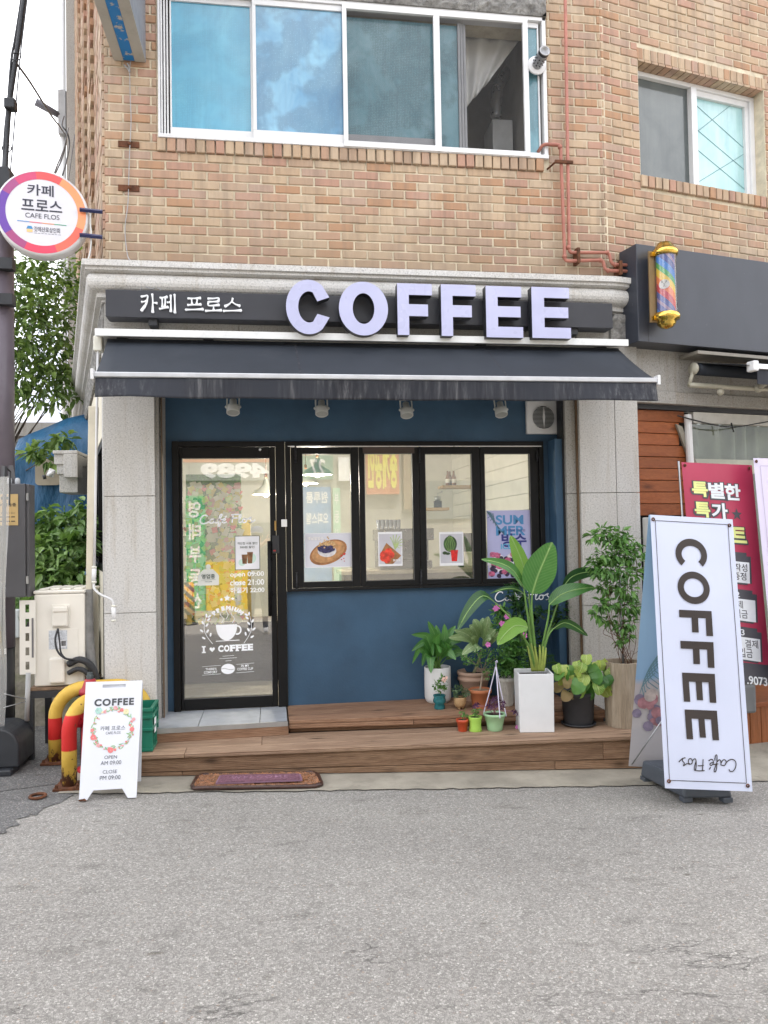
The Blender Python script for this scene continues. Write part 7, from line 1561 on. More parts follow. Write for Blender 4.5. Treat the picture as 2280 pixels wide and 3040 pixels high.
bl2, br2 = A(1866, 2274, -.93), A(2130, 2290, -.97); bk = Pl(bl2, br2, tl+V((.006, .03, 0)), tr_+V((.0, .03, 0)))
q = NT('printed_back_sheet'); uvx = q.wco(); sx = q.n('ShaderNodeSeparateXYZ'); q.l(uvx, sx.inputs[0]); zz = q.math('ADD', sx.outputs['Z'], q.math('MULTIPLY', q.math('SUBTRACT', q.noise(uvx, 4, 4), .5), .08))
q.col(q.ramp(zz, [(.30, (.47,.45,.46)), (.34, (.50,.47,.47)), (.62, (.46,.42,.42)), (.66, (.26,.42,.60)), (1.0, (.32,.50,.68))])); q.set(Roughness=.5)
m_ = mb(); m_.grid(lambda u, v: bk.P(u, v, 0), 4, 12); m_.build('back_sheet', q.m, cb)
m_ = mb(); rd = random.Random(5)
stem = [(p.x, p.y) for p in cat([(.06,.30,0),(.14,.40,0),(.30,.48,0),(.55,.52,0)], 6)]; stroke(m_, bk, stem, .004, .002)
for i, (u, v) in enumerate(stem[2:]):
    for s_ in (-1, 1): stroke(m_, bk, [(u, v), (u+.05+.02*s_, v+s_*.035), (u+.14, v+s_*.06)], .006, .0024)
m_.build('palm_print', pm('palm_teal_print', (.14,.26,.30), .6), cb)
rd = random.Random(2); fr1, fr2, fr3 = mb(), mb(), mb()
for k in range(26):
    u, v, r = rd.uniform(.03, .5), rd.uniform(.15, .30), rd.uniform(.025, .045); blob((fr1, fr2, fr3)[k % 3], bk, u, v, r/bk.w, r/bk.h, .003+.0002*k, 20, jit=.1)
for q_, nm, c_ in ((fr1, 'faded_red_fruit', (.40,.19,.21)), (fr2, 'faded_berry', (.24,.20,.28)), (fr3, 'faded_cream', (.47,.40,.37))): q_.build('fruit_print', pm(nm, c_, .6, var=.25, vs_=25), cb)
m_ = smb(); m_.tube([A(1876, 2270, -.955), A(1975, 2125, -1.15)], .005, 6); m_.build('stretcher_rod', M_STEEL, cb)
# grey weighted foot
b1, b2 = G(1930, 2330), G(2008, 2388); gzb = gz(2.55)+.006; MFt = pm('slate_plastic', (.07,.082,.10), .5, var=.1)
X0, X1, Y0, Y1 = 2.42, 2.73, -1.42, -.98
m_ = mb(); lo = [(X0+.02, Y0+.0), (X1, Y0-.05), (X1+.05, Y1), (X0-.03, Y1+.02)]; up_ = [(X0+.03, Y0+.02), (X1-.015, Y0-.03), (X1+.03, Y1-.02), (X0-.02, Y1)]
m_.hexa([(x, y, gzb+.028) for x, y in lo], [(x, y, gzb+.135) for x, y in up_]); m_.build('water_tank', MFt, cb, bevel=.014)
m_ = mb()
for (x, y), sx_, sy_ in ((lo[0], 1, 1), (lo[1], -1, 1), (lo[2], -1, -1), (lo[3], 1, -1)): m_ = mb(); m_.box(min(x, x+.06*sx_), max(x, x+.06*sx_), min(y, y+.06*sy_), max(y, y+.06*sy_), gzb, gzb+.03); m_.build('foot_pad', MFt, cb, bevel=.004)
m_ = smb(); m_.tube([(2.56, -1.2, gzb+.13), (2.58, -1.2, .95)], .014, 8); m_.build('mast', M_STEEL, cb)
# ---- crimson sale banner
rb = thing('banner_stand', 'crimson sale banner with Korean print behind the COFFEE banner', 'banner stand', (3.1, -.5, -.05))
tl, tr_ = A(2023, 1372, -.52), A(2232, 1381, -.48); bl, br_ = A(2078, 2010, -.62), A(2291, 2034, -.58); rp_ = Pl(bl, br_, tl, tr_)
q = NT('crimson_vinyl'); q.col(q.ramp(q.noise(q.wco(), 2, 3), [(.3, (.36,.028,.072)), (.7, (.44,.045,.10))])); q.set(Roughness=.35); m_ = smb(); wr_ = warp(rp_, .0015); m_.grid(wr_, 10, 30); m_.build('sheet', q.m, rb); rcv = Curv(rp_, wr_)
M_CH = pm('banner_charcoal', (.065,.065,.08), .45); M_CW = pm('banner_white', (.72,.75,.80), .45); M_YL = pm('banner_lime', (.70,.74,.28), .45)
def ruv(px_, py_):
    p = A(px_, py_, -.55); d = p-rp_.c[2]; v = 1+(p.z-rp_.c[2].z)/rp_.h; L_ = rp_.c[0].lerp(rp_.c[2], v); R_ = rp_.c[1].lerp(rp_.c[3], v); return (p.x-L_.x)/(R_.x-L_.x), v
def rtext(m_, s_, x0, y0, x1, y1, bold, off, grow=0):
    u0, v1 = ruv(x0, y0); u1, v0 = ruv(x1, y1); ua = ruv(x0, (y0+y1)/2)[0]; ub = ruv(x1, (y0+y1)/2)[0]; put_text(m_, s_, rcv, ua-grow, ub+grow, v0-grow*.2, v1+grow*.2, off, bold)
m_ = mb()
for s_, a, b, c_, d in (('특', 2058, 1428, 2107, 1476), ('별', 2109, 1428, 2158, 1478), ('한', 2160, 1430, 2209, 1480), ('특', 2064, 1490, 2112, 1540), ('가', 2116, 1490, 2166, 1540), ('트', 2175, 1558, 2222, 1606)): rtext(m_, s_, a, b, c_, d, .10, .003, .02)
m_.build('letter_shadow', M_CH, rb)
m_ = mb(); rtext(m_, '특', 2058, 1428, 2107, 1474, .035, .0045); rtext(m_, '특', 2064, 1490, 2112, 1536, .035, .0045); rtext(m_, '트', 2175, 1558, 2222, 1604, .035, .0045); m_.build('lime_lettering', M_YL, rb)
m_ = mb(); rtext(m_, '별', 2109, 1428, 2158, 1476, .035, .0045); rtext(m_, '한', 2160, 1430, 2209, 1478, .035, .0045); rtext(m_, '가', 2116, 1490, 2166, 1538, .035, .0045); m_.build('white_lettering', M_CW, rb)
m_ = mb(); u, v = ruv(2195, 1520); star(m_, rcv, u, v, .047, .003, .42); m_.build('star_print', M_CH, rb)
w1, w2, w3 = mb(), mb(), mb()
for yt, yh, yb, num, l1, l2, xr in ((1632, 1660, 1722, '01', '작성', '증정', 2228), (1742, 1770, 1834, '02', '제', '입금', 2242), (1852, 1882, 1948, '03', '결제', '입금', 2252)):
    xl = xr-132; a = lambda x, y: ruv(x, y)
    def rq(mx, x0, y0, x1, y1, off):
        p = [ruv(x0, y1), ruv(x1, y1), ruv(x1, y0), ruv(x0, y0)]; mx.quad(*[rcv.P(u, v, off) for u, v in p])
    rq(w1, xl, yt, xr-8, yb+5, .003); rq(w1, xr-8, yt+10, xr+5, yb, .003); rq(w2, xl+3, yh, xr-1, yb, .0042)
    rtext(w3, num, xr-75, yt+8, xr-48, yh-5, .01, .0042)
    e1_ = xr-8 if num != '02' else xr-40; rtext(w1, l1, e1_-20*len(l1), yh+6, e1_, yh+28, .01, .0052); e2_ = xr-12 if num == '01' else xr-26; rtext(w1, l2, e2_-20*len(l2), yh+32, e2_, yb-8, .01, .0052)
m__ = mb(); p = [ruv(2080, 2034), ruv(2292, 2034), ruv(2292, 1976), ruv(2080, 1976)]
w1.quad(rcv.P(0, .0, .003), rcv.P(1, .0, .003), rcv.P(1, .088, .003), rcv.P(0, .088, .003)); rtext(w3, '.9073', 2205, 1994, 2268, 2016, .02, .0052)
w1.build('charcoal_print', M_CH, rb); w2.build('white_boxes', M_CW, rb); w3.build('white_print', M_CW, rb)
for u, v in ((.04,.985),(.95,.985)): m_ = smb(); m_.lathe([(.006, .0), (.011, .003), (.012, .006), (.006, .008)], rcv.P(u, v, .001), 12, rp_.n, cap=False); m_.build('eyelet', M_RUST, rb)
m_ = smb(); m_.tube([tl+V((-.012, .02, .01)), tl+V((.06, .05, -1.1))], .009, 6); m_.tube([tr_+V((.0, .03, 0)), br_+V((.0, .06, 0))], .009, 6); m_.build('frame_rod', M_STEEL, rb)
f0 = A(2215, 2060, -.5); m_ = mb(); m_.box(f0.x-.12, f0.x+.02, -.60, -.3, .268, f0.z+.09); m_.build('foot', pm('grey_foot', (.13,.135,.14), .5), rb, bevel=.02)
# ---- pale lilac banner cut by the right edge
vb = thing('banner_stand', 'pale lilac banner cut off by the right edge of the photo', 'banner stand', (3.6, -.6, -.05))
tl, bl = A(2236, 1360, -.60), A(2300, 2030, -.70); vp = Pl(bl, bl+V((.55, .1, 0)), tl, tl+V((.55, .1, 0))); m_ = mb(); m_.grid(lambda u, v: vp.P(u, v), 4, 10); m_.build('sheet', pm('lilac_banner', (.60,.55,.70), .4, var=.03), vb); m_ = mb(); edge_line(m_, vp, .10, .9, .05, .965, .003); m_.build('border_line', pm('lilac_line', (.30,.26,.36), .5), vb); m_ = smb(); m_.lathe([(.006, .0), (.011, .003), (.012, .006), (.006, .008)], vp.P(.04, .985, .001), 12, vp.n, cap=False); m_.build('eyelet', M_RUST, vb)
m_ = mb(); put_text(m_, '헤어', vp, .2, .8, .55, .8, .003, .01, keep=False) if False else stroke(m_, vp, [(p.x, p.y) for p in cat([(.2,.70,0),(.3,.74,0),(.45,.73,0),(.6,.76,0)], 5)], .004, .003); m_.build('line_drawing', pm('lilac_line', (.30,.26,.36), .5), vb)
m_ = smb(); m_.tube([vp.P(.5,.98,-.03), vp.P(.5,.0,-.03), V((vp.P(.5,0).x, -.62, .25))], .01, 6); m_.build('frame_rod', M_STEEL, vb)
# ---- barber shop timber skirting, low kerb
bd_ = thing('timber_platform', 'orange brown timber platform with vertical boards at the right', 'platform', (4.0, -.3, -.1))
u0 = .55; OFFB = .44
m_ = mb(); wbox(m_, u0, WE, .225, .262, -.05, OFFB+.03); m_.build('top_board', M_CEDAR, bd_, bevel=.004)
u = u0+.02
while u < 3.0: m_ = mb(); wbox(m_, u, u+.108, -.085, .224, OFFB-.02, OFFB); m_.build('vertical_board', M_CEDARV, bd_, bevel=.004); u += .113
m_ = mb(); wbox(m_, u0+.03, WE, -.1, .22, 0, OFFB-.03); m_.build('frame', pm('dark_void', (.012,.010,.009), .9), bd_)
kb = thing('kerb', 'weathered concrete kerb stones below the timber platform', 'kerb', (3.6, -.6, -.1))
for k in range(4): m_ = mb(); a = u0+.05+.72*k; wbox(m_, a, a+.714, -.2, -.088, OFFB-.10, OFFB+.06); wbox(m_, a, a+.714, -.25, -.10, OFFB+.06, OFFB+.12); m_.build('kerb_stone', M_MOSS, kb, bevel=.012)
m_ = mb(); p = A(1915, 1560, -.1); m_.box(2.95, 3.3, -.15, .02, 1.2, 1.72); o = m_.build('outdoor_unit', pm('outdoor_unit_white', (.6,.6,.58), .5), None, bevel=.01); tag(o, 'small white outdoor unit half hidden behind the COFFEE banner', 'air conditioner')
m_ = mb(); m_.tube([(3.1, -.06, -.08), (3.1, -.06, 1.2)], .03, 8); m_.build('stand_leg', M_STEEL, o)
# ================================================================== pots and plants
def P2(cx_, cy_): return 1180+.42194*cx_, 1560+.42194*cy_
def Q(cx_, cy_, Y): return A(*P2(cx_, cy_), Y)
def blade(m_, mid, w_, side, nrm, fold=.12, n=10, shape=1.0, wave=0, heart_=0):
    """leaf blade along the polyline mid; w_ full width; side/nrm roughly across / out of the leaf; fills m_.uv too"""
    pts = cat(mid, max(2, n//(len(mid)-1))); N = len(pts)-1; base = len(m_.v); uv = []
    vs_, fs = [], []
    for i, p in enumerate(pts):
        t = i/N; tg = (pts[min(i+1, N)]-pts[max(i-1, 0)]).normalized(); sd = side-tg*side.dot(tg); sd = sd.normalized() if sd.length > 1e-6 else V((1,0,0)); nn = sd.cross(tg).normalized()
        if nn.dot(nrm) < 0: nn = -nn
        ww = w_*.5*math.sin(math.pi*min(1, max(0, t))**shape)**.72 if 0 < t < 1 else 0
        if heart_ and t < .35: ww = w_*.5*(math.sin(math.pi*min(1, (t+.22)/1.22)))**.6
        if heart_ and t >= .35: ww = w_*.5*(math.sin(math.pi*min(1, (t+.22)/1.22)))**.8
        ww = max(ww, w_*.012)
        for k in (-1, -.5, 0, .5, 1):
            vs_.append(p+sd*ww*k+nn*(abs(k)*ww*fold+wave*ww*math.sin(t*21+k*4)*abs(k))); uv.append((.5+k*.5*ww/(w_*.5), t))
    for i in range(N):
        for k in range(4): fs.append((i*5+k, i*5+k+1, (i+1)*5+k+1, (i+1)*5+k))
    m_.add(vs_, fs); m_.uv = getattr(m_, 'uv', []) + uv
def build_uv(m_, name, mat, parent):
    o = m_.build(name, mat, parent); me = o.data; l = me.uv_layers.new(name='UVMap')
    for i_, lp_ in enumerate(me.loops): l.data[i_].uv = m_.uv[lp_.vertex_index]
    return o
TOCAM = lambda p: (CAM-p).normalized()
def leaf_obj(parent, mid, w_, mat, twist=0.0, fold=.12, shape=1.0, wave=0, heart_=0, name='leaf', n=12):
    m_ = smb(); c = mid[len(mid)//2]; tg = (mid[-1]-mid[0]).normalized(); vw = TOCAM(c); sd = tg.cross(vw); sd = sd.normalized() if sd.length > 1e-5 else V((1,0,0))
    sd = Matrix.Rotation(twist, 3, tg) @ sd; nn = sd.cross(tg)
    if nn.dot(vw) < 0: nn = -nn
    blade(m_, mid, w_, sd, nn, fold, n, shape, wave, heart_); return build_uv(m_, name, mat, parent)
def pot(parent, prof, c, mat, n=32, name='pot'):
    m_ = smb(); m_.lathe(prof, c, n, cap=False); m_.lathe([(0, prof[0][1]+.001), (prof[0][0], prof[0][1]+.001)], c, n, cap=False); return m_.build(name, mat, parent)
def soil(parent, c, r, z):
    m_ = smb(); m_.lathe([(r, z), (r*.6, z+.006), (0, z+.008)], c, 20, cap=False); m_.build('soil', M_SOIL, parent)
def plant(name, label, c): return thing(name, label, 'potted plant', c)
G_LILY = m_leaf('peace_lily_leaf', (.035,.13,.026), (.10,.28,.06), ((.16,.33,.09), 44, .9, .25), .36)
G_BIRD = m_leaf('bird_of_paradise_leaf', (.030,.125,.024), (.070,.215,.045), ((.24,.38,.13), 95, .55, .20, .004), .30)
G_BIRDY = m_leaf('young_paradise_leaf', (.13,.30,.04), (.20,.38,.07), ((.36,.50,.16), 95, .55, .2, .004), .32)
G_BIRDD = m_leaf('old_paradise_leaf', (.018,.072,.022), (.040,.12,.035), ((.12,.22,.08), 95, .55, .2, .004), .34)
G_VAR = m_leaf('variegated_leaf', (.12,.24,.07), (.20,.34,.11), ((.58,.68,.42), 38, 1.6, .95, .05), .45)
G_YEL = m_leaf('yellowing_leaf', (.16,.30,.045), (.46,.54,.12), ((.50,.58,.22), 30, 1.2, .35), .5)
G_DRY = m_leaf('dried_leaf', (.20,.13,.06), (.36,.28,.13), None, .8)
G_DARK = m_leaf('dark_shrub_leaf', (.018,.06,.018), (.05,.125,.033), None, .35)
G_MID = m_leaf('shrub_leaf', (.05,.155,.03), (.15,.32,.08), None, .4)
G_VINE = m_leaf('vine_leaf', (.06,.16,.035), (.18,.34,.09), None, .4)
G_PUR = m_leaf('purple_leaf', (.045,.012,.045), (.11,.035,.10), None, .5)
G_STEM = pm('green_stem', (.12,.24,.05), .5, var=.2)
PINK = pm('pink_petal', (.62,.16,.46), .6, var=.15); PEACH = pm('peach_petal', (.74,.48,.40), .6, var=.1)
def flower(m_, p, r, n=5):
    vw = TOCAM(p); a_ = vw.cross(V((0,0,1))).normalized(); b_ = vw.cross(a_)
    for k in range(n):
        t = 2*math.pi*k/n; d = a_*math.cos(t)+b_*math.sin(t); e = a_*math.cos(t+.55)+b_*math.sin(t+.55); f_ = a_*math.cos(t-.55)+b_*math.sin(t-.55); m_.poly([p, p+f_*r*.75+vw*.003, p+d*r+vw*.002, p+e*r*.75+vw*.003])
def rosette(parent, base, n, L0, W0, mat, rd, elev=(.2, 1.2), droop=.55, shape=.95, stems=True, keep=None, up=0.0):
    for k in range(n):
        az = 2*math.pi*(k*.381966+rd.uniform(-.04, .04)); el = elev[0]+(elev[1]-elev[0])*(k+.5)/n; L_ = L0*rd.uniform(.8, 1.15); h = V((math.cos(az), math.sin(az), 0))
        if keep and not keep(h): h = V((h.x, -abs(h.y), 0))
        b0 = base+h*.012; s1 = b0+(h*math.cos(el)*.4+V((0,0,1))*(math.sin(el)*.75+.25+up))*L_*.62
        d = (h*math.cos(el)+V((0,0,math.sin(el)))).normalized(); m1 = s1+d*L_*.33; m2 = m1+(d+V((0,0,-droop*.6))).normalized()*L_*.3; tip = m2+(d+V((0,0,-droop*1.5))).normalized()*L_*.33
        side = V((-h.y, h.x, 0)); nn = V((0,0,1))*math.cos(el)-h*math.sin(el)
        m_ = smb(); blade(m_, [s1, m1, m2, tip], W0*rd.uniform(.85, 1.15), side, -nn if False else nn, .16, 9, shape); build_uv(m_, 'leaf', mat, parent)
        if stems: m_ = smb(); m_.tube(cat([b0, (b0+s1)/2+h*-.01, s1], 3), .0032, 5); m_.build('stalk', G_STEM, parent)
# --- a: peace lily in a tall white cylinder
c = Zp(1309, 2092, ZP); r = abs(A(1348, 2040, c.y).x-A(1270, 2040, c.y).x)/2; c.y += r; zt = A(1309, 1978, c.y).z
t = plant('peace_lily', 'peace lily in a tall white cylinder pot against the navy wall', c)
pot(t, [(r*.80, .302), (r*.93, .315), (r, .34), (r, zt-.006), (r*.985, zt), (r*.93, zt-.004), (r*.92, zt-.03)], (c.x, c.y, 0), pm('matt_white_pot', (.66,.66,.65), .55, var=.04)); soil(t, (c.x, c.y, 0), r*.92, zt-.03)
rd = random.Random(21); bs_ = V((c.x, c.y, zt-.02))
for tip, md, w_, dy in (((215,672),(258,770),84,-.02), ((98,768),(195,785),72,-.05), ((100,885),(175,835),66,-.09), ((104,972),(150,880),64,-.10), ((236,1042),(232,945),86,-.15), ((172,990),(190,920),76,-.13), ((250,918),(238,862),76,-.14), ((330,692),(332,790),80,.0), ((408,705),(362,775),74,.02), ((458,812),(385,822),76,-.08), ((412,945),(362,900),80,-.13), ((500,950),(445,905),70,-.08), ((300,762),(272,800),66,-.10), ((345,865),(330,830),70,-.12), ((200,770),(235,800),66,.04), ((450,760),(390,790),66,.06), ((140,830),(205,830),70,.02), ((270,700),(290,790),70,.06), ((380,850),(345,850),70,-.15), ((300,900),(295,860),66,-.17), ((440,860),(380,860),64,.02)):
    tp, mdp = Q(*tip, c.y+dy), Q(*md, c.y+dy*.6); s1 = bs_.lerp(mdp, .35)+V((0, 0, .035)); leaf_obj(t, [s1, s1.lerp(mdp, .6)+V((0,-.005,.02)), mdp+V((0,-.005,.012)), tp], w_*.00092, G_LILY, rd.uniform(-.35, .35), .2, .9)
    m_ = smb(); m_.tube(cat([bs_+V((rd.uniform(-.03,.03), rd.uniform(-.03,.03), 0)), bs_.lerp(s1, .6), s1], 3), .0035, 5); m_.build('stalk', G_STEM, t)
# --- d: variegated plant in a big beige pot
c = Zp(1418, 2085, ZP); r = abs(A(1467, 2010, c.y).x-A(1370, 2010, c.y).x)/2; c.y += r*.8; zt = A(1418, 1990, c.y).z
t = plant('variegated_plant', 'cream veined leafy plant in a wide beige ribbed pot', c); M_BEI = pm('beige_terracotta', (.40,.27,.20), .75, var=.08)
pot(t, [(r*.66, .302), (r*.90, zt-.075), (r*.97, zt-.07), (r*.98, zt-.05), (r*.93, zt-.046), (r*.95, zt-.03), (r, zt-.026), (r*1.0, zt-.002), (r*.9, zt), (r*.86, zt-.03)], (c.x, c.y, 0), M_BEI); soil(t, (c.x, c.y, 0), r*.86, zt-.03)
m_ = smb(); b0 = V((c.x, c.y, zt-.02)); top = Q(590, 880, c.y); m_.tube(cat([b0, (b0+top)/2+V((.01,0,0)), top], 4), .012, 8); m_.build('stem', pm('pale_stem', (.24,.22,.12), .7), t)
rd = random.Random(22)
for (x0, y0), (x1, y1), w_ in (((600,800),(640,640),70), ((590,790),(600,650),66), ((570,780),(535,660),72), ((560,800),(440,740),70), ((560,820),(360,790),66), ((560,830),(395,735),60), ((570,840),(455,910),70), ((550,850),(520,790),70), ((600,830),(660,800),66), ((610,820),(660,680),60), ((540,840),(470,760),68), ((600,850),(690,730),60), ((580,850),(540,890),62), ((620,850),(740,740),62), ((570,800),(505,700),62)):
    a, b = Q(x0, y0, c.y-.02), Q(x1, y1, c.y-.06-rd.random()*.08); mdl = (a+b)/2+V((0, -.03, .025)); leaf_obj(t, [a, mdl, b], w_*.00098, G_VAR, rd.uniform(-.3, .3), .12, .9)
# --- f: cream textured pot with periwinkle shrub, plus dark shrub behind
c = Zp(1512, 2100, ZP); r = abs(A(1541, 2015, c.y).x-A(1486, 2015, c.y).x)/2; c.y += r; zt = A(1512, 2008, c.y).z
t = plant('periwinkle_shrub', 'pink flowered periwinkle shrub in a cream woven-pattern pot', c)
m_ = smb(); prof = [(r*.66, .302), (r*.74, .32), (r*.88, zt-.04), (r*.98, zt-.034), (r, zt-.012), (r*.94, zt), (r*.86, zt-.02)]
m_.lathe(prof, (c.x, c.y, 0), 36, cap=False); q = NT('woven_cream_pot'); q.col(q.ramp(q.noise(q.wco(), 30, 4), [(.3, (.50,.47,.42)), (.7, (.62,.60,.55))])); q.set(Roughness=.6); wv = q.vor(q.wco((1,1,1.4)), 75, rnd=.1); q.bump(wv, .8, .01); m_.build('pot', q.m, t); soil(t, (c.x, c.y, 0), r*.86, zt-.02)
rd = random.Random(23); m_ = mb(); Yp = c.y-.02
for cx_, cy_, rr_ in ((800,1000,.055), (760,930,.06), (840,930,.06), (800,860,.06), (860,860,.05), (740,1000,.045), (860,1000,.04), (820,780,.05), (760,800,.045), (735,650,.045), (740,600,.035), (790,720,.045), (870,730,.05), (700,600,.03), (840,690,.05), (720,700,.04)):
    leaf_cloud(m_, int(85*rr_/.05), ellip(rd, Q(cx_, cy_, Yp-.05), (rr_, rr_, rr_*.9), .3), .045, rd, .1)
m_.build('foliage', G_MID, t); m_ = smb(); b0 = V((c.x, c.y, zt-.02))
for e in ((735,600), (800,700), (870,730), (760,850), (840,860)): m_.tube(cat([b0, (b0+Q(*e, Yp))/2+V((.01, 0, .02)), Q(*e, Yp)], 4), .004, 5)
m_.build('stems', G_STEM, t)
for cx_, cy_ in ((704,573), (878,686), (894,774), (690,585), (735,690), (770,640)):
    m_ = mb(); flower(m_, Q(cx_, cy_, Yp-.14), .024); m_.build('flower', PINK, t)
# dark shrub in a grey bucket further back
c = Zp(1560, 2070, ZP); t = plant('dark_shrub', 'tall dark leaved shrub in a grey bucket behind the white planter', c); c.y = .12
pot(t, [(.075, .302), (.10, .50), (.105, .50), (.10, .49)], (c.x, c.y, 0), pm('grey_bucket', (.42,.43,.43), .5)); soil(t, (c.x, c.y, 0), .098, .48); m_ = mb(); rd = random.Random(24)
for cx_, cy_, rr_ in ((800,440,.04), (830,490,.05), (850,540,.055), (860,600,.06), (870,660,.06), (830,560,.04), (900,720,.07), (960,800,.08), (1000,620,.05), (930,640,.05), (1150,620,.08), (1170,580,.06), (1120,660,.06)): leaf_cloud(m_, int(46*rr_/.05), ellip(rd, Q(cx_, cy_, .12), (rr_, rr_, rr_), .2), .05, rd, .0)
m_.build('foliage', G_DARK, t); m_ = smb()
for e in ((820,450), (860,600), (960,800), (1150,620)): m_.tube(cat([V((c.x, c.y, .48)), (V((c.x, c.y, .48))+Q(*e, .12))/2+V((0,0,.03)), Q(*e, .12)], 4), .005, 5)
m_.build('stems', G_STEM, t)
# low palm in a black pot, back right
c = V((1.98, .02, ZP)); t = plant('small_palm', 'small dark palm in a black pot behind the white planter', c); pot(t, [(.07, .302), (.09, .44), (.094, .44), (.088, .43)], (c.x, c.y, 0), M_BLKPL); soil(t, (c.x, c.y, 0), .088, .42)
rd = random.Random(25)
for k in range(9):
    an = math.radians(20+140*k/8); e = c+V((.26*math.cos(an), -.05+rd.uniform(-.06,.06), .14+.26*math.sin(an))); b0 = c+V((0,0,.12)); md = (b0+e)/2+V((0,0,.06)); m_ = smb(); pth = cat([b0, md, e], 6); m_.tube(pth, .0025, 4)
    for i, p in enumerate(pth[4:]):
        tg = (e-b0).normalized(); s_ = tg.cross(V((0,-1,0))).normalized()
        for s2 in (-1, 1): q1 = p+(tg*.6+s_*s2).normalized()*.075; w_ = tg*.006; m_.add([p-w_, p+w_, q1], [(0,1,2)])
    m_.build('frond', G_DARK, t)
# --- k: bird of paradise in the tall white square planter
k0, k1 = Zp(1544, 2176, ZD1), Zp(1646, 2175, ZD1); zt = A(1590, 2000, k0.y).z; ww = (k1-k0).length
t = plant('bird_of_paradise', 'large bird of paradise plant in the tall white square planter', (k0+k1)/2)
dv = (k1-k0).normalized(); pv_ = V((-dv.y, dv.x, 0)); d_ = ww*.95; z0 = ZD1+.002
lo = [k0+V((0,0,.002)), k1+V((0,0,.002)), k1+pv_*d_+V((0,0,.002)), k0+pv_*d_+V((0,0,.002))]; cc = sum(lo, V())/4; H_ = zt-ZD1
up_ = [cc+(p-cc)*1.03+V((0,0,H_)) for p in lo]; inn = [cc+(p-cc)*.93+V((0,0,H_)) for p in lo]; ind = [cc+(p-cc)*.92+V((0,0,H_-.03)) for p in lo]
m_ = mb(); m_.add(lo+up_+inn+ind, [(3,2,1,0)]+[(i, (i+1) % 4, 4+(i+1) % 4, 4+i) for i in range(4)]+[(4+i, 4+(i+1) % 4, 8+(i+1) % 4, 8+i) for i in range(4)]+[(8+i, 8+(i+1) % 4, 12+(i+1) % 4, 12+i) for i in range(4)])
m_.build('planter', pm('white_planter', (.70,.71,.72), .5, var=.03, dirt=.06), t, bevel=.004); m_ = mb(); m_.poly(ind); m_.build('soil', M_SOIL, t)
YB_ = cc.y
def bop(stem, bl_, w_, mat, y0, y1, twist=0, fold=.12, shape=.85, curl=None):
    rd_ = random.Random(len(bl_)+int(w_)); pts = [Q(x, y, y0+(y1-y0)*i/(len(bl_)-1)) for i, (x, y) in enumerate(bl_)]
    leaf_obj(t, pts, w_*.42194*.00232, mat, twist, fold, shape, .03, n=16)
    sp = [Q(x, y, YB_+(y0-YB_)*i/max(1, len(stem)-1)) for i, (x, y) in enumerate(stem)]+[pts[0]]; m_ = smb(); pth = cat(sp, 5); m_.tube(pth, [.011-.006*i/len(pth) for i in range(len(pth))], 8); m_.build('stalk', G_STEM, t)
    m_ = smb(); m_.tube(pts[:1]+cat(pts, 5)[1:-2], .0032, 6); m_.v = [tuple(V(v)+TOCAM(V(v))*.002) for v in m_.v]; m_.build('midrib', pm('pale_midrib', (.26,.42,.13), .45), t)
bop([(985,1020),(965,820),(945,600)], [(948,482),(985,360),(1035,240),(1088,118)], 235, G_BIRD, YB_-.05, YB_-.12, .15, .10, .80)
bop([(980,1020),(955,850),(935,640)], [(925,440),(885,280),(840,165),(795,70)], 118, G_BIRDY, YB_+.0, YB_+.04, -.5, .2)
bop([(970,1020),(940,800),(905,560)], [(890,440),(820,325),(730,268),(590,238)], 82, G_BIRD, YB_-.02, YB_-.10, .5, .25)
bop([(965,1020),(930,780),(935,600)], [(920,515),(850,455),(760,445),(652,480)], 48, G_BIRDD, YB_+.02, YB_-.02, .9, .25)
bop([(960,1020),(925,860),(820,680)], [(690,545),(600,495),(505,590),(422,738)], 96, G_BIRDD, YB_+.0, YB_-.10, .25, .18)
bop([(965,1020),(940,880),(895,790)], [(918,718),(830,705),(755,765),(702,838)], 128, G_BIRDY, YB_-.12, YB_-.20, -.2, .16)
bop([(1000,1020),(1020,850),(1060,650)], [(1068,558),(1150,488),(1260,450),(1388,434)], 122, G_BIRD, YB_-.02, YB_-.02, -.35, .16)
bop([(1005,1020),(1040,820),(1110,600)], [(1165,435),(1230,360),(1340,328),(1455,345)], 92, G_BIRDD, YB_+.08, YB_+.10, .2, .2)
bop([(1005,1020),(1025,900),(1060,780)], [(1095,728),(1170,685),(1250,712),(1340,778)], 70, G_BIRDD, YB_-.04, YB_-.06, .4, .25)
m_ = smb()
for x0, x1, yt in ((955,915,850), (968,940,830), (985,965,850), (998,1000,840), (1010,1025,850), (1020,1045,860)): a, b = Q(x0, 1020, YB_), Q(x1, yt, YB_-.03); m_.tube(cat([a, (a+b)/2+V((0,-.01,0)), b], 5), [.017-.012*i/10 for i in range(11)], 8)
m_.build('stalk_sheaths', pm('yellow_green_sheath', (.27,.33,.07), .5, var=.25, vs_=14), t)
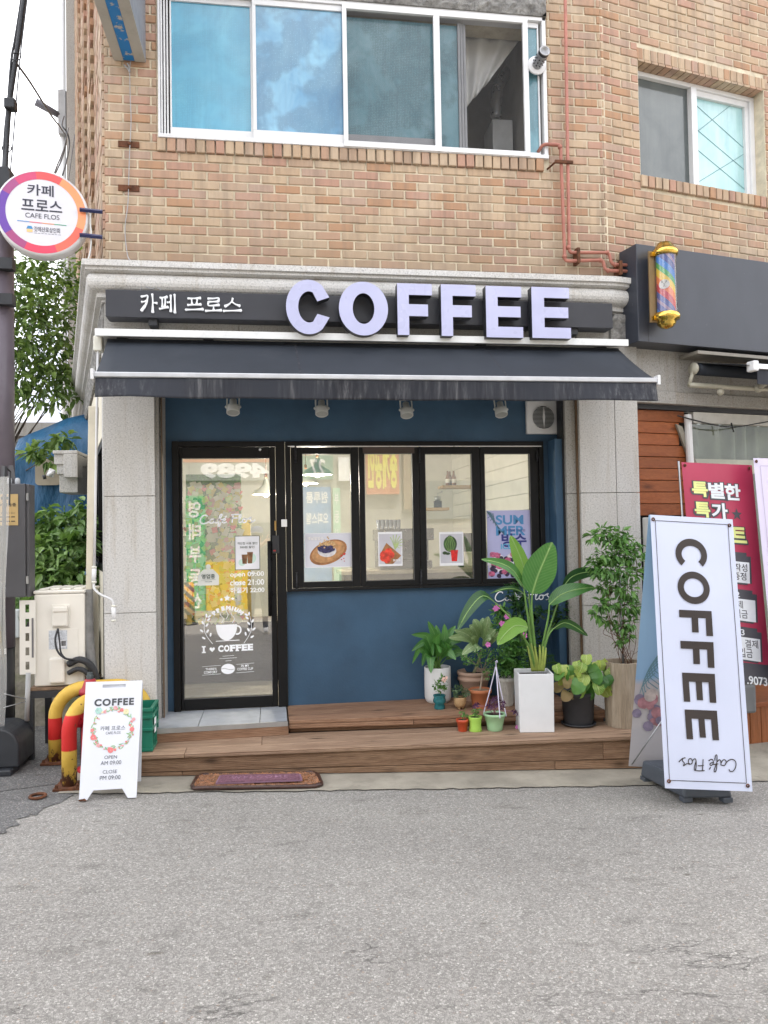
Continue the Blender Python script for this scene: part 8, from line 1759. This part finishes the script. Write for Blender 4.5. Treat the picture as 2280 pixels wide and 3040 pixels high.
# --- l: yellowing plant in the dark pot with saucer
c = Zp(1731, 2160, ZD1); r = abs(A(1777, 2090, c.y).x-A(1684, 2090, c.y).x)/2; c.y += r*.7; zt = A(1731, 2050, c.y).z
t = plant('yellowing_plant', 'yellowing broad leaved plant in a charcoal pot on a saucer', c); M_CPOT = pm('charcoal_pot', (.035,.037,.042), .6, var=.15)
pot(t, [(r*.84, ZD1+.016), (r*.9, ZD1+.03), (r*1.0, zt-.03), (r*1.03, zt-.028), (r*1.03, zt), (r*.95, zt), (r*.93, zt-.03)], (c.x, c.y, 0), M_CPOT); soil(t, (c.x, c.y, 0), r*.93, zt-.03)
m_ = smb(); m_.lathe([(0, .003), (r*.9, .003), (r*1.05, .012), (r*1.07, .022), (r*1.02, .022), (r*.88, .012), (0, .011)], (c.x, c.y, ZD1), 32, cap=False); m_.build('saucer', M_CPOT, t)
rd = random.Random(26); m_ = smb()
for i, (cx_, cy_, rr_) in enumerate(((1325,945,34), (1345,1008,44), (1270,1035,30), (1400,1070,44), (1260,1135,50), (1345,1165,56), (1460,1165,50), (1500,1150,44), (1545,1100,46), (1480,1090,34), (1440,1110,36), (1200,1060,36), (1160,1020,36), (1220,1020,34), (1130,1060,36), (1190,1110,34), (1130,1140,40), (1380,1020,36), (1430,985,34), (1460,980,34), (1500,1040,34), (1300,1090,40), (1240,1190,34), (1180,1200,36), (1340,1060,34), (1560,1060,32), (1410,1150,40), (1120,1010,30), (1260,985,28), (1290,1000,34), (1380,1110,38), (1310,1130,36), (1470,1030,36), (1520,1130,38), (1180,1050,40), (1230,1090,38), (1150,1090,34), (1400,990,32), (1560,1120,36), (1330,1200,36), (1290,1180,34))):
    p = Q(cx_, cy_, c.y-.05-rd.random()*.11); R_ = rr_*.00118; an = math.radians(-90+ (cx_-1320)*.12+rd.uniform(-25, 25)); d = V((math.cos(an), -.25, math.sin(an))); mt = G_YEL if rd.random() < .74 else G_MID
    if cx_ < 1200 and cy_ > 1100 or (cx_, cy_) == (1240,1190): mt = G_DRY if rd.random() < .7 else G_YEL
    leaf_obj(t, [p-d*R_*.9, p+V((0,-.012,0)), p+d*R_*.95], R_*2.0, mt, rd.uniform(-.8, .8), .22, .8, .09, 1); b0 = V((c.x, c.y, zt-.02)); m_.tube(cat([b0, (b0+p)/2+V((0,0,.035)), p-d*R_*.8], 4), .0024, 5)
m_.build('stalks', pm('pale_green_stem', (.22,.26,.08), .6), t)
# --- m: vine on a pole in the hollow log
c = Zp(1876, 2164, ZD1); c.y += .12; r = .135; zt = A(1850, 1970, c.y-.1).z
t = plant('climbing_vine', 'climbing vine on a metal pole growing from a hollow log planter', c)
M_LOG = m_wood('split_log', (.21,.165,.115), (.32,.26,.19), (.41,.35,.27), 2, groove=False, gloss=.85); m_ = mb(); n = 14; rdl = random.Random(2); rs_ = [r*rdl.uniform(.95, 1.04) for _ in range(n)]
vs_ = [];
for z, k in ((ZD1+.002, .97), ((ZD1+zt)/2, 1.0), (zt, 1.02)):
    for i in range(n): a = 2*math.pi*i/n+.1; vs_.append((c.x+rs_[i]*k*math.cos(a), c.y+rs_[i]*k*math.sin(a), z))
for i in range(n): a = 2*math.pi*i/n+.1; vs_.append((c.x+rs_[i]*.84*math.cos(a), c.y+rs_[i]*.84*math.sin(a), zt))
for i in range(n): a = 2*math.pi*i/n+.1; vs_.append((c.x+rs_[i]*.82*math.cos(a), c.y+rs_[i]*.82*math.sin(a), zt-.04))
m_.add(vs_, [(j*n+i, j*n+(i+1) % n, (j+1)*n+(i+1) % n, (j+1)*n+i) for j in range(4) for i in range(n)]); m_.build('log', M_LOG, t); soil(t, (c.x, c.y, 0), r*.83, zt-.035)
m_ = smb(); px0, px1 = A(1851, 1990, c.y-.05), A(1838, 1640, c.y-.05); m_.tube([px0, px1], .008, 8); m_.build('pole', M_STEEL, t)
rd = random.Random(27); m_ = mb(); Yv = c.y-.04
for x_, y_, rr_ in ((1765,1590,.035), (1790,1580,.04), (1815,1600,.055), (1845,1590,.055), (1870,1610,.06), (1880,1650,.06), (1850,1640,.06), (1820,1650,.055), (1785,1650,.04), (1775,1690,.045), (1800,1690,.05), (1840,1690,.065), (1875,1700,.06), (1760,1670,.03), (1795,1740,.04), (1830,1740,.05), (1865,1750,.055), (1785,1790,.035), (1812,1790,.035), (1855,1800,.045), (1878,1800,.04), (1775,1825,.03), (1810,1840,.03), (1840,1860,.03), (1868,1850,.035), (1840,1900,.022), (1862,1890,.025)):
    leaf_cloud(m_, int(58*rr_/.05), ellip(rd, A(x_, y_, Yv-rd.random()*.08), (rr_*1.2, rr_*1.3, rr_*1.1), .15), .055, rd, .6)
m_.build('foliage', G_VINE, t)
m_ = smb()
for k in range(16):
    x0, x1 = rd.uniform(1840, 1885), rd.uniform(1775, 1890); y1 = rd.uniform(1600, 1880); m_.tube(cat([A(x0, 1975, Yv), A((x0+x1)/2+rd.uniform(-14,14), 1900, Yv-.03), A(x1+rd.uniform(-14,14), (1900+y1)/2, Yv-.02), A(x1, y1, Yv-.03)], 4), .0022, 4)
for k in range(12):
    x, y = rd.uniform(1825, 1885), rd.uniform(1880, 1965); m_.tube([A(x, y, Yv-.03), A(x+rd.uniform(-22,22), y+rd.uniform(-16,16), Yv-.05), A(x+rd.uniform(-30,30), y+rd.uniform(-20,20), Yv-.04)], .0016, 4)
m_.build('tangled_stems', pm('vine_twig', (.16,.085,.055), .8), t)
# --- e: terracotta pot with little tree
c = Zp(1432, 2106, ZP); c.y += .055; zt = A(1432, 2044, c.y).z; r = abs(A(1465, 2050, c.y).x-A(1398, 2050, c.y).x)/2
t = plant('dwarf_tree', 'spindly dwarf tree in an orange terracotta pot with gravel', c); pot(t, [(r*.66, .302), (r*.86, zt-.03), (r*.98, zt-.028), (r, zt-.004), (r*.93, zt), (r*.88, zt-.015)], (c.x, c.y, 0), pm('terracotta', (.40,.135,.055), .7, var=.12)); m_ = smb(); m_.lathe([(r*.88, zt-.014), (0, zt-.004)], (c.x, c.y, 0), 20, cap=False); m_.build('gravel', pm('tan_gravel', (.30,.20,.13), .9, var=.5, vs_=90, bump=1, bs=120), t)
m_ = smb(); tp_ = [V((c.x, c.y, zt-.01)), Q(592, 1090, c.y), Q(600, 1030, c.y), Q(620, 970, c.y)]; m_.tube(cat(tp_, 4), [.007]*6+[.005]*7, 7)
for e in ((500,960), (560,900), (660,880), (700,930), (680,1010), (470,920)): m_.tube(cat([tp_[2], (tp_[2]+Q(*e, c.y-.04))/2+V((0,0,.015)), Q(*e, c.y-.04)], 3), .003, 5)
m_.build('trunk', pm('pale_bark', (.30,.24,.18), .8), t); rd = random.Random(28); m_ = mb()
for cx_, cy_, rr_ in ((500,960,.035), (560,910,.035), (640,900,.05), (700,900,.045), (690,960,.045), (640,980,.045), (640,1040,.04), (560,970,.03), (600,900,.035), (680,1020,.035), (470,930,.02), (720,870,.03)): leaf_cloud(m_, int(46*rr_/.04), ellip(rd, Q(cx_, cy_, c.y-.05), (rr_, rr_, rr_*.8), .1), .026, rd, .0)
m_.build('foliage', G_MID, t); m_ = mb(); flower(m_, Q(637, 838, c.y-.11), .023); m_.build('flower', PINK, t); m_ = smb(); m_.tube([Q(640, 900, c.y-.06), Q(637, 842, c.y-.085)], .002, 5); m_.build('flower_stalk', G_STEM, t)
# --- b: teal glazed pot, c: striped wooden bowl pot
c = Zp(1309, 2108, ZP); c.y += .045; r = .049; zt = A(1309, 2062, c.y).z; t = plant('geranium', 'peach flowered geranium in a teal glazed pot', c)
q = NT('teal_glaze'); q.col(q.ramp(q.noise(q.wco(), 26, 5), [(.35, (.010,.085,.095)), (.6, (.02,.16,.18)), (.72, (.10,.30,.32))])); q.set(Roughness=.12)
h_ = zt-ZP; pot(t, [(r*.82, ZP+.002), (r*.84, ZP+.02), (r*.72, ZP+.038), (r*.98, ZP+h_*.5), (r, ZP+h_*.62), (r*.85, ZP+h_*.82), (r*.98, zt-.004), (r*.95, zt), (r*.8, zt-.01)], (c.x, c.y, 0), q.m); rd = random.Random(29); m_ = mb()
for cx_, cy_, rr_ in ((285,1120,.03), (310,1110,.03), (300,1150,.025), (270,1130,.02), (330,1140,.02), (315,1080,.015)): leaf_cloud(m_, 16, ellip(rd, Q(cx_, cy_, c.y-.02), (rr_, rr_, rr_*.8), .1), .036, rd, .1)
m_.build('foliage', G_VINE, t); m_ = mb()
for cx_, cy_ in ((325,1075), (340,1080), (330,1095), (345,1070), (318,1088)): flower(m_, Q(cx_, cy_, c.y-.05), .012)
m_.build('flowers', PEACH, t)
c = Zp(1370, 2108, ZP); c.y += .04; r = .047; zt = A(1370, 2068, c.y).z; t = plant('trailing_succulent', 'grey green trailing succulent in a striped wooden bowl pot', c); h_ = zt-ZP
q = NT('striped_wood_pot'); wv_ = q.n('ShaderNodeTexWave'); wv_.bands_direction = 'Z'; wv_.inputs['Scale'].default_value = 14; wv_.inputs['Distortion'].default_value = 5; q.l(q.wco((2,2,3)), wv_.inputs['Vector']); q.col(q.ramp(wv_.outputs['Fac'], [(.3, (.30,.16,.07)), (.6, (.52,.36,.19))])); q.set(Roughness=.4)
pot(t, [(r*.35, ZP+.014), (r*.75, ZP+.018), (r*.97, ZP+h_*.45), (r, zt-.008), (r*.96, zt), (r*.85, zt-.01)], (c.x, c.y, 0), q.m); m_ = smb()
for k in range(3): a = 2*math.pi*k/3; m_.tube([(c.x+.022*math.cos(a), c.y+.022*math.sin(a), ZP+.002), (c.x+.022*math.cos(a), c.y+.022*math.sin(a), ZP+.018)], .009, 8)
m_.build('foot', q.m, t); rd = random.Random(30); m_ = mb()
for cx_, cy_, rr_ in ((400,1160,.026), (430,1150,.03), (460,1160,.025), (490,1175,.02), (440,1145,.02), (470,1190,.018), (410,1190,.015)): leaf_cloud(m_, 26, ellip(rd, Q(cx_, cy_, c.y-.02), (rr_, rr_, rr_*.8), .1), .026, rd, .1)
m_.build('foliage', m_leaf('succulent_leaf', (.06,.12,.06), (.17,.25,.14), None, .5), t)
# --- small pots on the lower step
def small_pot(name, label, px_, py_, w_px, ytop, prof, mat, fol):
    c = Zp(px_, py_, ZD1); r = w_px*.5*(c-CAM).dot(FW)/F_PX; c.y += r*.8; zt = A(px_, ytop, c.y).z; t = plant(name, label, c); h = zt-ZD1
    pot(t, [(r*a, ZD1+.002+(h-.002)*b) for a, b in prof], (c.x, c.y, 0), mat, 28); soil(t, (c.x, c.y, 0), r*.86, zt-.012); return t, c, r, zt
t, c, r, zt = small_pot('seedling', 'tiny seedling in a small orange red plastic pot', 1377, 2174, 37, 2134, [(.72,0),(.88,.72),(1,.75),(1,1),(.9,1),(.86,.85)], pm('red_plastic_pot', (.42,.06,.02), .4), None)
rd = random.Random(31); m_ = mb()
for cx_, cy_ in ((465,1310), (450,1325), (480,1325), (470,1345), (460,1350)): leaf_cloud(m_, 7, ellip(rd, Q(cx_, cy_, c.y), (.010,.010,.008), .0), .026, rd, .0)
m_.build('foliage', G_VINE, t); m_ = smb(); m_.tube([(c.x, c.y, zt-.01), Q(465, 1315, c.y)], .003, 5); m_.build('stem', G_STEM, t)
t, c, r, zt = small_pot('seedling', 'tiny seedling in a waisted lime green pot', 1416, 2174, 42, 2126, [(.92,0),(.94,.04),(.80,.40),(.86,.7),(1,.96),(.98,1),(.88,.98),(.86,.85)], pm('lime_glaze', (.36,.60,.10), .35), None)
m_ = mb()
for cx_, cy_ in ((555,1300), (540,1315), (572,1310), (560,1325), (550,1330)): leaf_cloud(m_, 8, ellip(rd, Q(cx_, cy_, c.y), (.010,.010,.008), .0), .028, rd, .0)
m_.build('foliage', G_VINE, t); m_ = smb(); m_.tube([(c.x, c.y, zt-.01), Q(555, 1305, c.y)], .003, 5); m_.build('stem', G_STEM, t)
t, c, r, zt = small_pot('purple_oxalis', 'purple oxalis in a mint green hanging basket standing on the step', 1477, 2174, 66, 2116, [(.66,0),(.70,.05),(.74,.3),(.92,.82),(1,.86),(1.02,1),(.95,1),(.88,.85)], pm('mint_plastic', (.34,.56,.32), .4), None)
m_ = smb(); apx = Q(693, 985, c.y)
for a in (2.6, 4.9, 5.9): b = V((c.x+r*math.cos(a), c.y+r*math.sin(a), zt)); m_.tube(cat([b+V((0,0,-.02)), b, (b+apx)/2+V((0,0,-.01)), apx], 4), .0042, 6)
m_.tube([apx-V((0,0,.01)), apx+V((0,0,.03)), Q(688, 958, c.y), Q(699, 950, c.y), Q(703, 965, c.y)], .006, 6); m_.build('hanger', pm('lilac_white_plastic', (.62,.60,.74), .4), t)
m_ = mb(); ms2 = smb(); rd = random.Random(33)
for cx_, cy_ in ((680,1220), (660,1235), (710,1235), (655,1280), (690,1265), (735,1280), (740,1250), (640,1270), (560,1262), (815,1310), (840,1320), (700,1215), (545,1270)):
    p = Q(cx_, cy_, c.y-.03); b0 = V((c.x, c.y, zt-.01)); ms2.tube(cat([b0, (b0+p)/2+V((0,0,.02)), p], 3), .0014, 4)
    for k in range(3):
        a = 2*math.pi*k/3+rd.random(); d = V((math.cos(a), -.35, math.sin(a)*.8))*.026; s_ = V((-math.sin(a), 0, math.cos(a)))*.018; m_.poly([p, p+d*.8+s_, p+d*.75, p+d*.8-s_])
m_.build('foliage', G_PUR, t); ms2.build('stalks', pm('pink_stalk', (.35,.16,.20), .6), t)
m_ = mb(); flower(m_, Zp(*P2(843, 1420), ZD1+.012), .018); o = m_.build('fallen_flower', PINK, None); tag(o, 'pink flower fallen on the lower step by the white planter', 'flower')
# ================================================================== the other side of the street (seen mirrored in the glass)
MIR = .282
def opp(px_, py_, Yv): p = A(px_, py_, Yv); return V((p.x, 2*MIR-p.y, p.z))      # the real place of something seen mirrored
OY = 10.6; WYO = 2*MIR-OY
def Dp(a, b): return 460+.3888*a, 1280+.3888*b
def Wp(a, b): return 840+.4943*a, 1280+.4943*b
ob = thing('shop_building', 'pale two-storey shop building across the street mirrored in the glass', 'building', (1, WYO-2, 0))
m_ = mb(); m_.box(-14, 16, WYO-6, WYO, -.6, 5.6); m_.build('wall', pm('pale_render', (.34,.325,.29), .8, var=.1), ob)
def osheet(name, p0, p1, mat, d=.05, off=0, parent=ob):
    a, b = opp(*p0, OY-off), opp(*p1, OY-off); m_ = mb(); m_.box(min(a.x, b.x), max(a.x, b.x), a.y, a.y+d, min(a.z, b.z), max(a.z, b.z)); o = m_.build(name, mat, parent)
    x0, x1, z0, z1 = min(a.x, b.x), max(a.x, b.x), min(a.z, b.z), max(a.z, b.z); y = a.y+d+.004
    return o, Pl((x1, y, z0), (x0, y, z0), (x1, y, z1), (x0, y, z1))
MW = pm('opp_white', (.8,.8,.78), .5)
def olabel(s_, pl, parent, mat=MW, u0=.1, u1=.9, v0=.15, v1=.85, bold=.02): m_ = mb(); put_text(m_, s_, pl, u0, u1, v0, v1, .004, bold); m_.build('lettering', mat, parent)
s, pl = osheet('orange_fascia', Dp(-600, 150), Dp(1200, 240), pm('opp_orange', (.55,.22,.12), .5)); 
s, pl = osheet('sign_band', Dp(100, 241), Dp(1100, 375), pm('opp_grey', (.30,.31,.28), .6)); a = opp(*Dp(350, 365), OY); b = opp(*Dp(870, 245), OY); pl4 = Pl((max(a.x,b.x), pl.c[0].y, a.z), (min(a.x,b.x), pl.c[0].y, a.z), (max(a.x,b.x), pl.c[0].y, b.z), (min(a.x,b.x), pl.c[0].y, b.z)); olabel('4989', pl4, s, u0=0, u1=1, v0=0, v1=1, bold=.06)
s, pl = osheet('green_vertical_sign', Dp(240, 500), Dp(392, 1400), pm('opp_green', (.10,.42,.20), .5), .15)
for i, ch in enumerate('영태부동산'): olabel(ch, pl, s, u0=.2, u1=.85, v0=.82-.19*i, v1=.96-.19*i, bold=.03)
s, pl = osheet('yellow_shutter', Dp(395, 1000), Dp(745, 1392), pm('opp_yellow', (.62,.42,.03), .5), .2)
s, pl = osheet('shopfront_glass', Dp(745, 700), Dp(1100, 1480), pm('opp_glass', (.10,.11,.11), .15), .05)
s, pl = osheet('blue_sign', Wp(120, 338), Wp(292, 905), pm('opp_blue', (.03,.20,.46), .45), .12)
for i, tx_ in enumerate(('원투룸', '오피스텔', '상가 사무실', '매매 임대')): olabel(tx_, pl, s, u0=.1, u1=.9, v0=.83-.22*i, v1=.95-.22*i)
s, pl = osheet('mint_sign', Wp(296, 345), Wp(348, 905), pm('opp_mint', (.30,.55,.38), .5), .14)
for i, ch in enumerate('부동산'): olabel(ch, pl, s, u0=.2, u1=.8, v0=.82-.19*i, v1=.95-.19*i)
s, pl = osheet('number_board', Wp(110, 150), Wp(300, 290), pm('opp_teal', (.10,.26,.20), .5), .1); olabel('27', pl, s, u0=.25, u1=.75)
s, pl = osheet('red_sign', Wp(492, 60), Wp(692, 380), pm('opp_red', (.52,.16,.07), .5), .16); olabel('중개', pl, s, pm('opp_lemon', (.72,.66,.06), .5), .05, .5, .1, .9, .05); olabel('공인', pl, s, pm('opp_lemon', (.72,.66,.06), .5), .52, .95, .1, .9, .05)
s, pl = osheet('round_sign_face', Wp(330, 160), Wp(412, 300), MW, .1)
s, pl = osheet('tan_brick_panel', Wp(716, 60), Wp(800, 470), M_BRICK, .1)
s, pl = osheet('window_row', Wp(860, 300), Wp(1500, 520), pm('opp_window', (.2,.22,.22), .15), .05)
m_ = mb(); m_.box(-14, 16, WYO+.001, WYO+1.2, -.5, .12); o = m_.build('pavement', M_CONC); o['kind'] = 'structure'
m_ = mb(); m_.quad((-14, WYO+1.7, gz(0)+.25+.004), (16, WYO+1.7, gz(0)-.3+.004), (16, WYO+1.82, gz(0)-.3+.004), (-14, WYO+1.82, gz(0)+.25+.004)); m_.v = [(x, y, gz(x)+.004) for x, y, z in m_.v]; o = m_.build('lane_marking', pm('worn_lane_paint', (.55,.53,.45), .8, var=.3, vs_=12)); o['kind'] = 'structure'
cp_ = opp(*Dp(258, 1590), 8.4); cz = gz(cp_.x); t = thing('traffic_drum', 'orange and black striped traffic drum mirrored in the door', 'traffic drum', (cp_.x, cp_.y, cz))
m_ = smb(); m_.lathe([(.16, 0), (.16, .04), (.12, .05)], (cp_.x, cp_.y, cz), 20); m_.build('foot', M_BLKPL, t)
q = NT('hazard_stripes'); tc = q.wco((1,1,1)); sx = q.n('ShaderNodeSeparateXYZ'); q.l(tc, sx.inputs[0]); f = q.math('FRACT', q.math('MULTIPLY', q.math('ADD', sx.outputs['X'], sx.outputs['Z']), 6.0)); q.col(q.ramp(f, [(0, (.62,.30,.03)), (.5, (.02,.02,.02))], 'CONSTANT')); m_ = smb(); m_.lathe([(.12, .05), (.10, .75), (0, .76)], (cp_.x, cp_.y, cz), 20); m_.build('drum', q.m, t)
# ---- the photographer, standing behind the camera
px_, pf = Dp(790, 1600); PP = V((-.25, -6.45, 0)); fp_ = opp(*Dp(790, 1605), 2*MIR+6.45); PP.x = fp_.x; PP.z = gz(PP.x)
pe = thing('person', 'person in cap and dark clothes taking the photo, mirrored in the door', 'person', PP)
def skin(name, verts, edges, rads, root, sub=2):
    me = bpy.data.meshes.new(name); me.from_pydata(verts, edges, []); me.update(); o = bpy.data.objects.new(name, me); COL.objects.link(o)
    s_ = o.modifiers.new('skin', 'SKIN'); me.skin_vertices[0].data[root].use_root = True
    for i, r_ in enumerate(rads): me.skin_vertices[0].data[i].radius = r_ if isinstance(r_, tuple) else (r_, r_)
    q_ = o.modifiers.new('sub', 'SUBSURF'); q_.levels = sub; q_.render_levels = sub
    dg = bpy.context.evaluated_depsgraph_get(); me2 = bpy.data.meshes.new_from_object(o.evaluated_get(dg)); bpy.data.objects.remove(o); return me2
def pp(x, y, z): return (PP.x+x, PP.y+y, PP.z+z)
tgt = V((CAM.x-.02, CAM.y-.10, CAM.z-.06))-PP
vv = [(0,0,.90), (0,0,1.10), (0,.01,1.30), (0,.01,1.40), (0,.02,1.48), (0,.03,1.58), (0,.03,1.66)]
rr_ = [(.15,.11), (.15,.11), (.16,.11), (.10,.08), (.05,.05), (.075,.085), (.065,.075)]; ee = [(i, i+1) for i in range(6)]
for s_ in (-1, 1):
    b = len(vv); vv += [(s_*.17,.01,1.38), (s_*.24,.10,1.20), (tgt.x+s_*.07, tgt.y-.02, tgt.z-.02), (tgt.x+s_*.05, tgt.y+.04, tgt.z+.01)]; rr_ += [.06, .045, .030, .034]; ee += [(3, b), (b, b+1), (b+1, b+2), (b+2, b+3)]
    b = len(vv); vv += [(s_*.09,0,.84), (s_*.11,.02,.47), (s_*.12,-.01,.08), (s_*.13,.10,.035)]; rr_ += [.095, .062, .045, .04]; ee += [(0, b), (b, b+1), (b+1, b+2), (b+2, b+3)]
me2 = skin('body', [pp(*v) for v in vv], ee, rr_, 0)
mats_ = [pm('skin_tone', (.50,.30,.21), .6), pm('charcoal_shirt', (.05,.052,.058), .8), pm('navy_trousers', (.012,.018,.04), .85), pm('white_trainers', (.6,.6,.58), .6)]
for q_ in mats_: me2.materials.append(q_)
for po in me2.polygons:
    z = po.center.z-PP.z; fw_ = po.center.y-PP.y; po.use_smooth = True; po.material_index = 3 if z < .10 else 2 if z < .86 else 0 if (z > 1.44 and fw_ < .2) or fw_ > .22 else 1
bo = mesh_obj('body', me2, pe)
m_ = smb()
for s_ in (-1, 1):
    for k in range(4): a = V(pp(tgt.x+s_*.05, tgt.y+.05, tgt.z+.03-.018*k)); m_.tube([a, a+V((-s_*.02, .035, .0)), a+V((-s_*(.045-.004*k), .03, 0))], [.009, .0085, .007], 6)
    a = V(pp(tgt.x+s_*.05, tgt.y+.04, tgt.z+.04)); m_.tube([a, a+V((-s_*.015, .0, .035)), a+V((-s_*.03, .01, .05))], [.010, .009, .007], 6)
m_.build('fingers', mats_[0], pe)
m_ = smb(); m_.ball(pp(0,.115,1.595), .016, 8, 6, 1, 1, 1.3)
for s_ in (-1, 1): m_.ball(pp(s_*.085,.02,1.60), .02, 8, 6, .5, .8, 1.3)
m_.build('nose_and_ears', mats_[0], pe); m_ = smb()
for s_ in (-1, 1): m_.ball(pp(s_*.033,.104,1.625), .010, 8, 6)
m_.ball(pp(0,.103,1.555), .018, 8, 5, 1.1, .4, .3); m_.build('eyes_and_mouth', pm('dark_feature', (.05,.03,.03), .5), pe)
m_ = smb(); m_.ball(pp(0,.01,1.64), .098, 14, 10, 1, 1.05, .8); m_.build('hair', pm('black_hair', (.012,.010,.010), .5), pe)
m_ = smb(); m_.lathe([(.103, 1.655), (.105, 1.70), (.08, 1.75), (0, 1.765)], (PP.x, PP.y+.02, PP.z), 20, cap=False); m_.grid(lambda u, v: V(pp((u-.5)*.19, .09+.09*v*(1-(2*u-1)**2*.5), 1.668-.015*v)), 6, 3); m_.build('cap', pm('navy_cap', (.03,.05,.14), .8), pe)
m_ = mb(); m_.box(PP.x-.36, PP.x-.27, PP.y+.05, PP.y+.30, PP.z+.50, PP.z+.86); o = m_.build('shopping_bag', pm('white_shopping_bag', (.62,.60,.55), .6), None); tag(o, 'pale shopping bag hanging at the photographer side, mirrored in the door', 'bag')
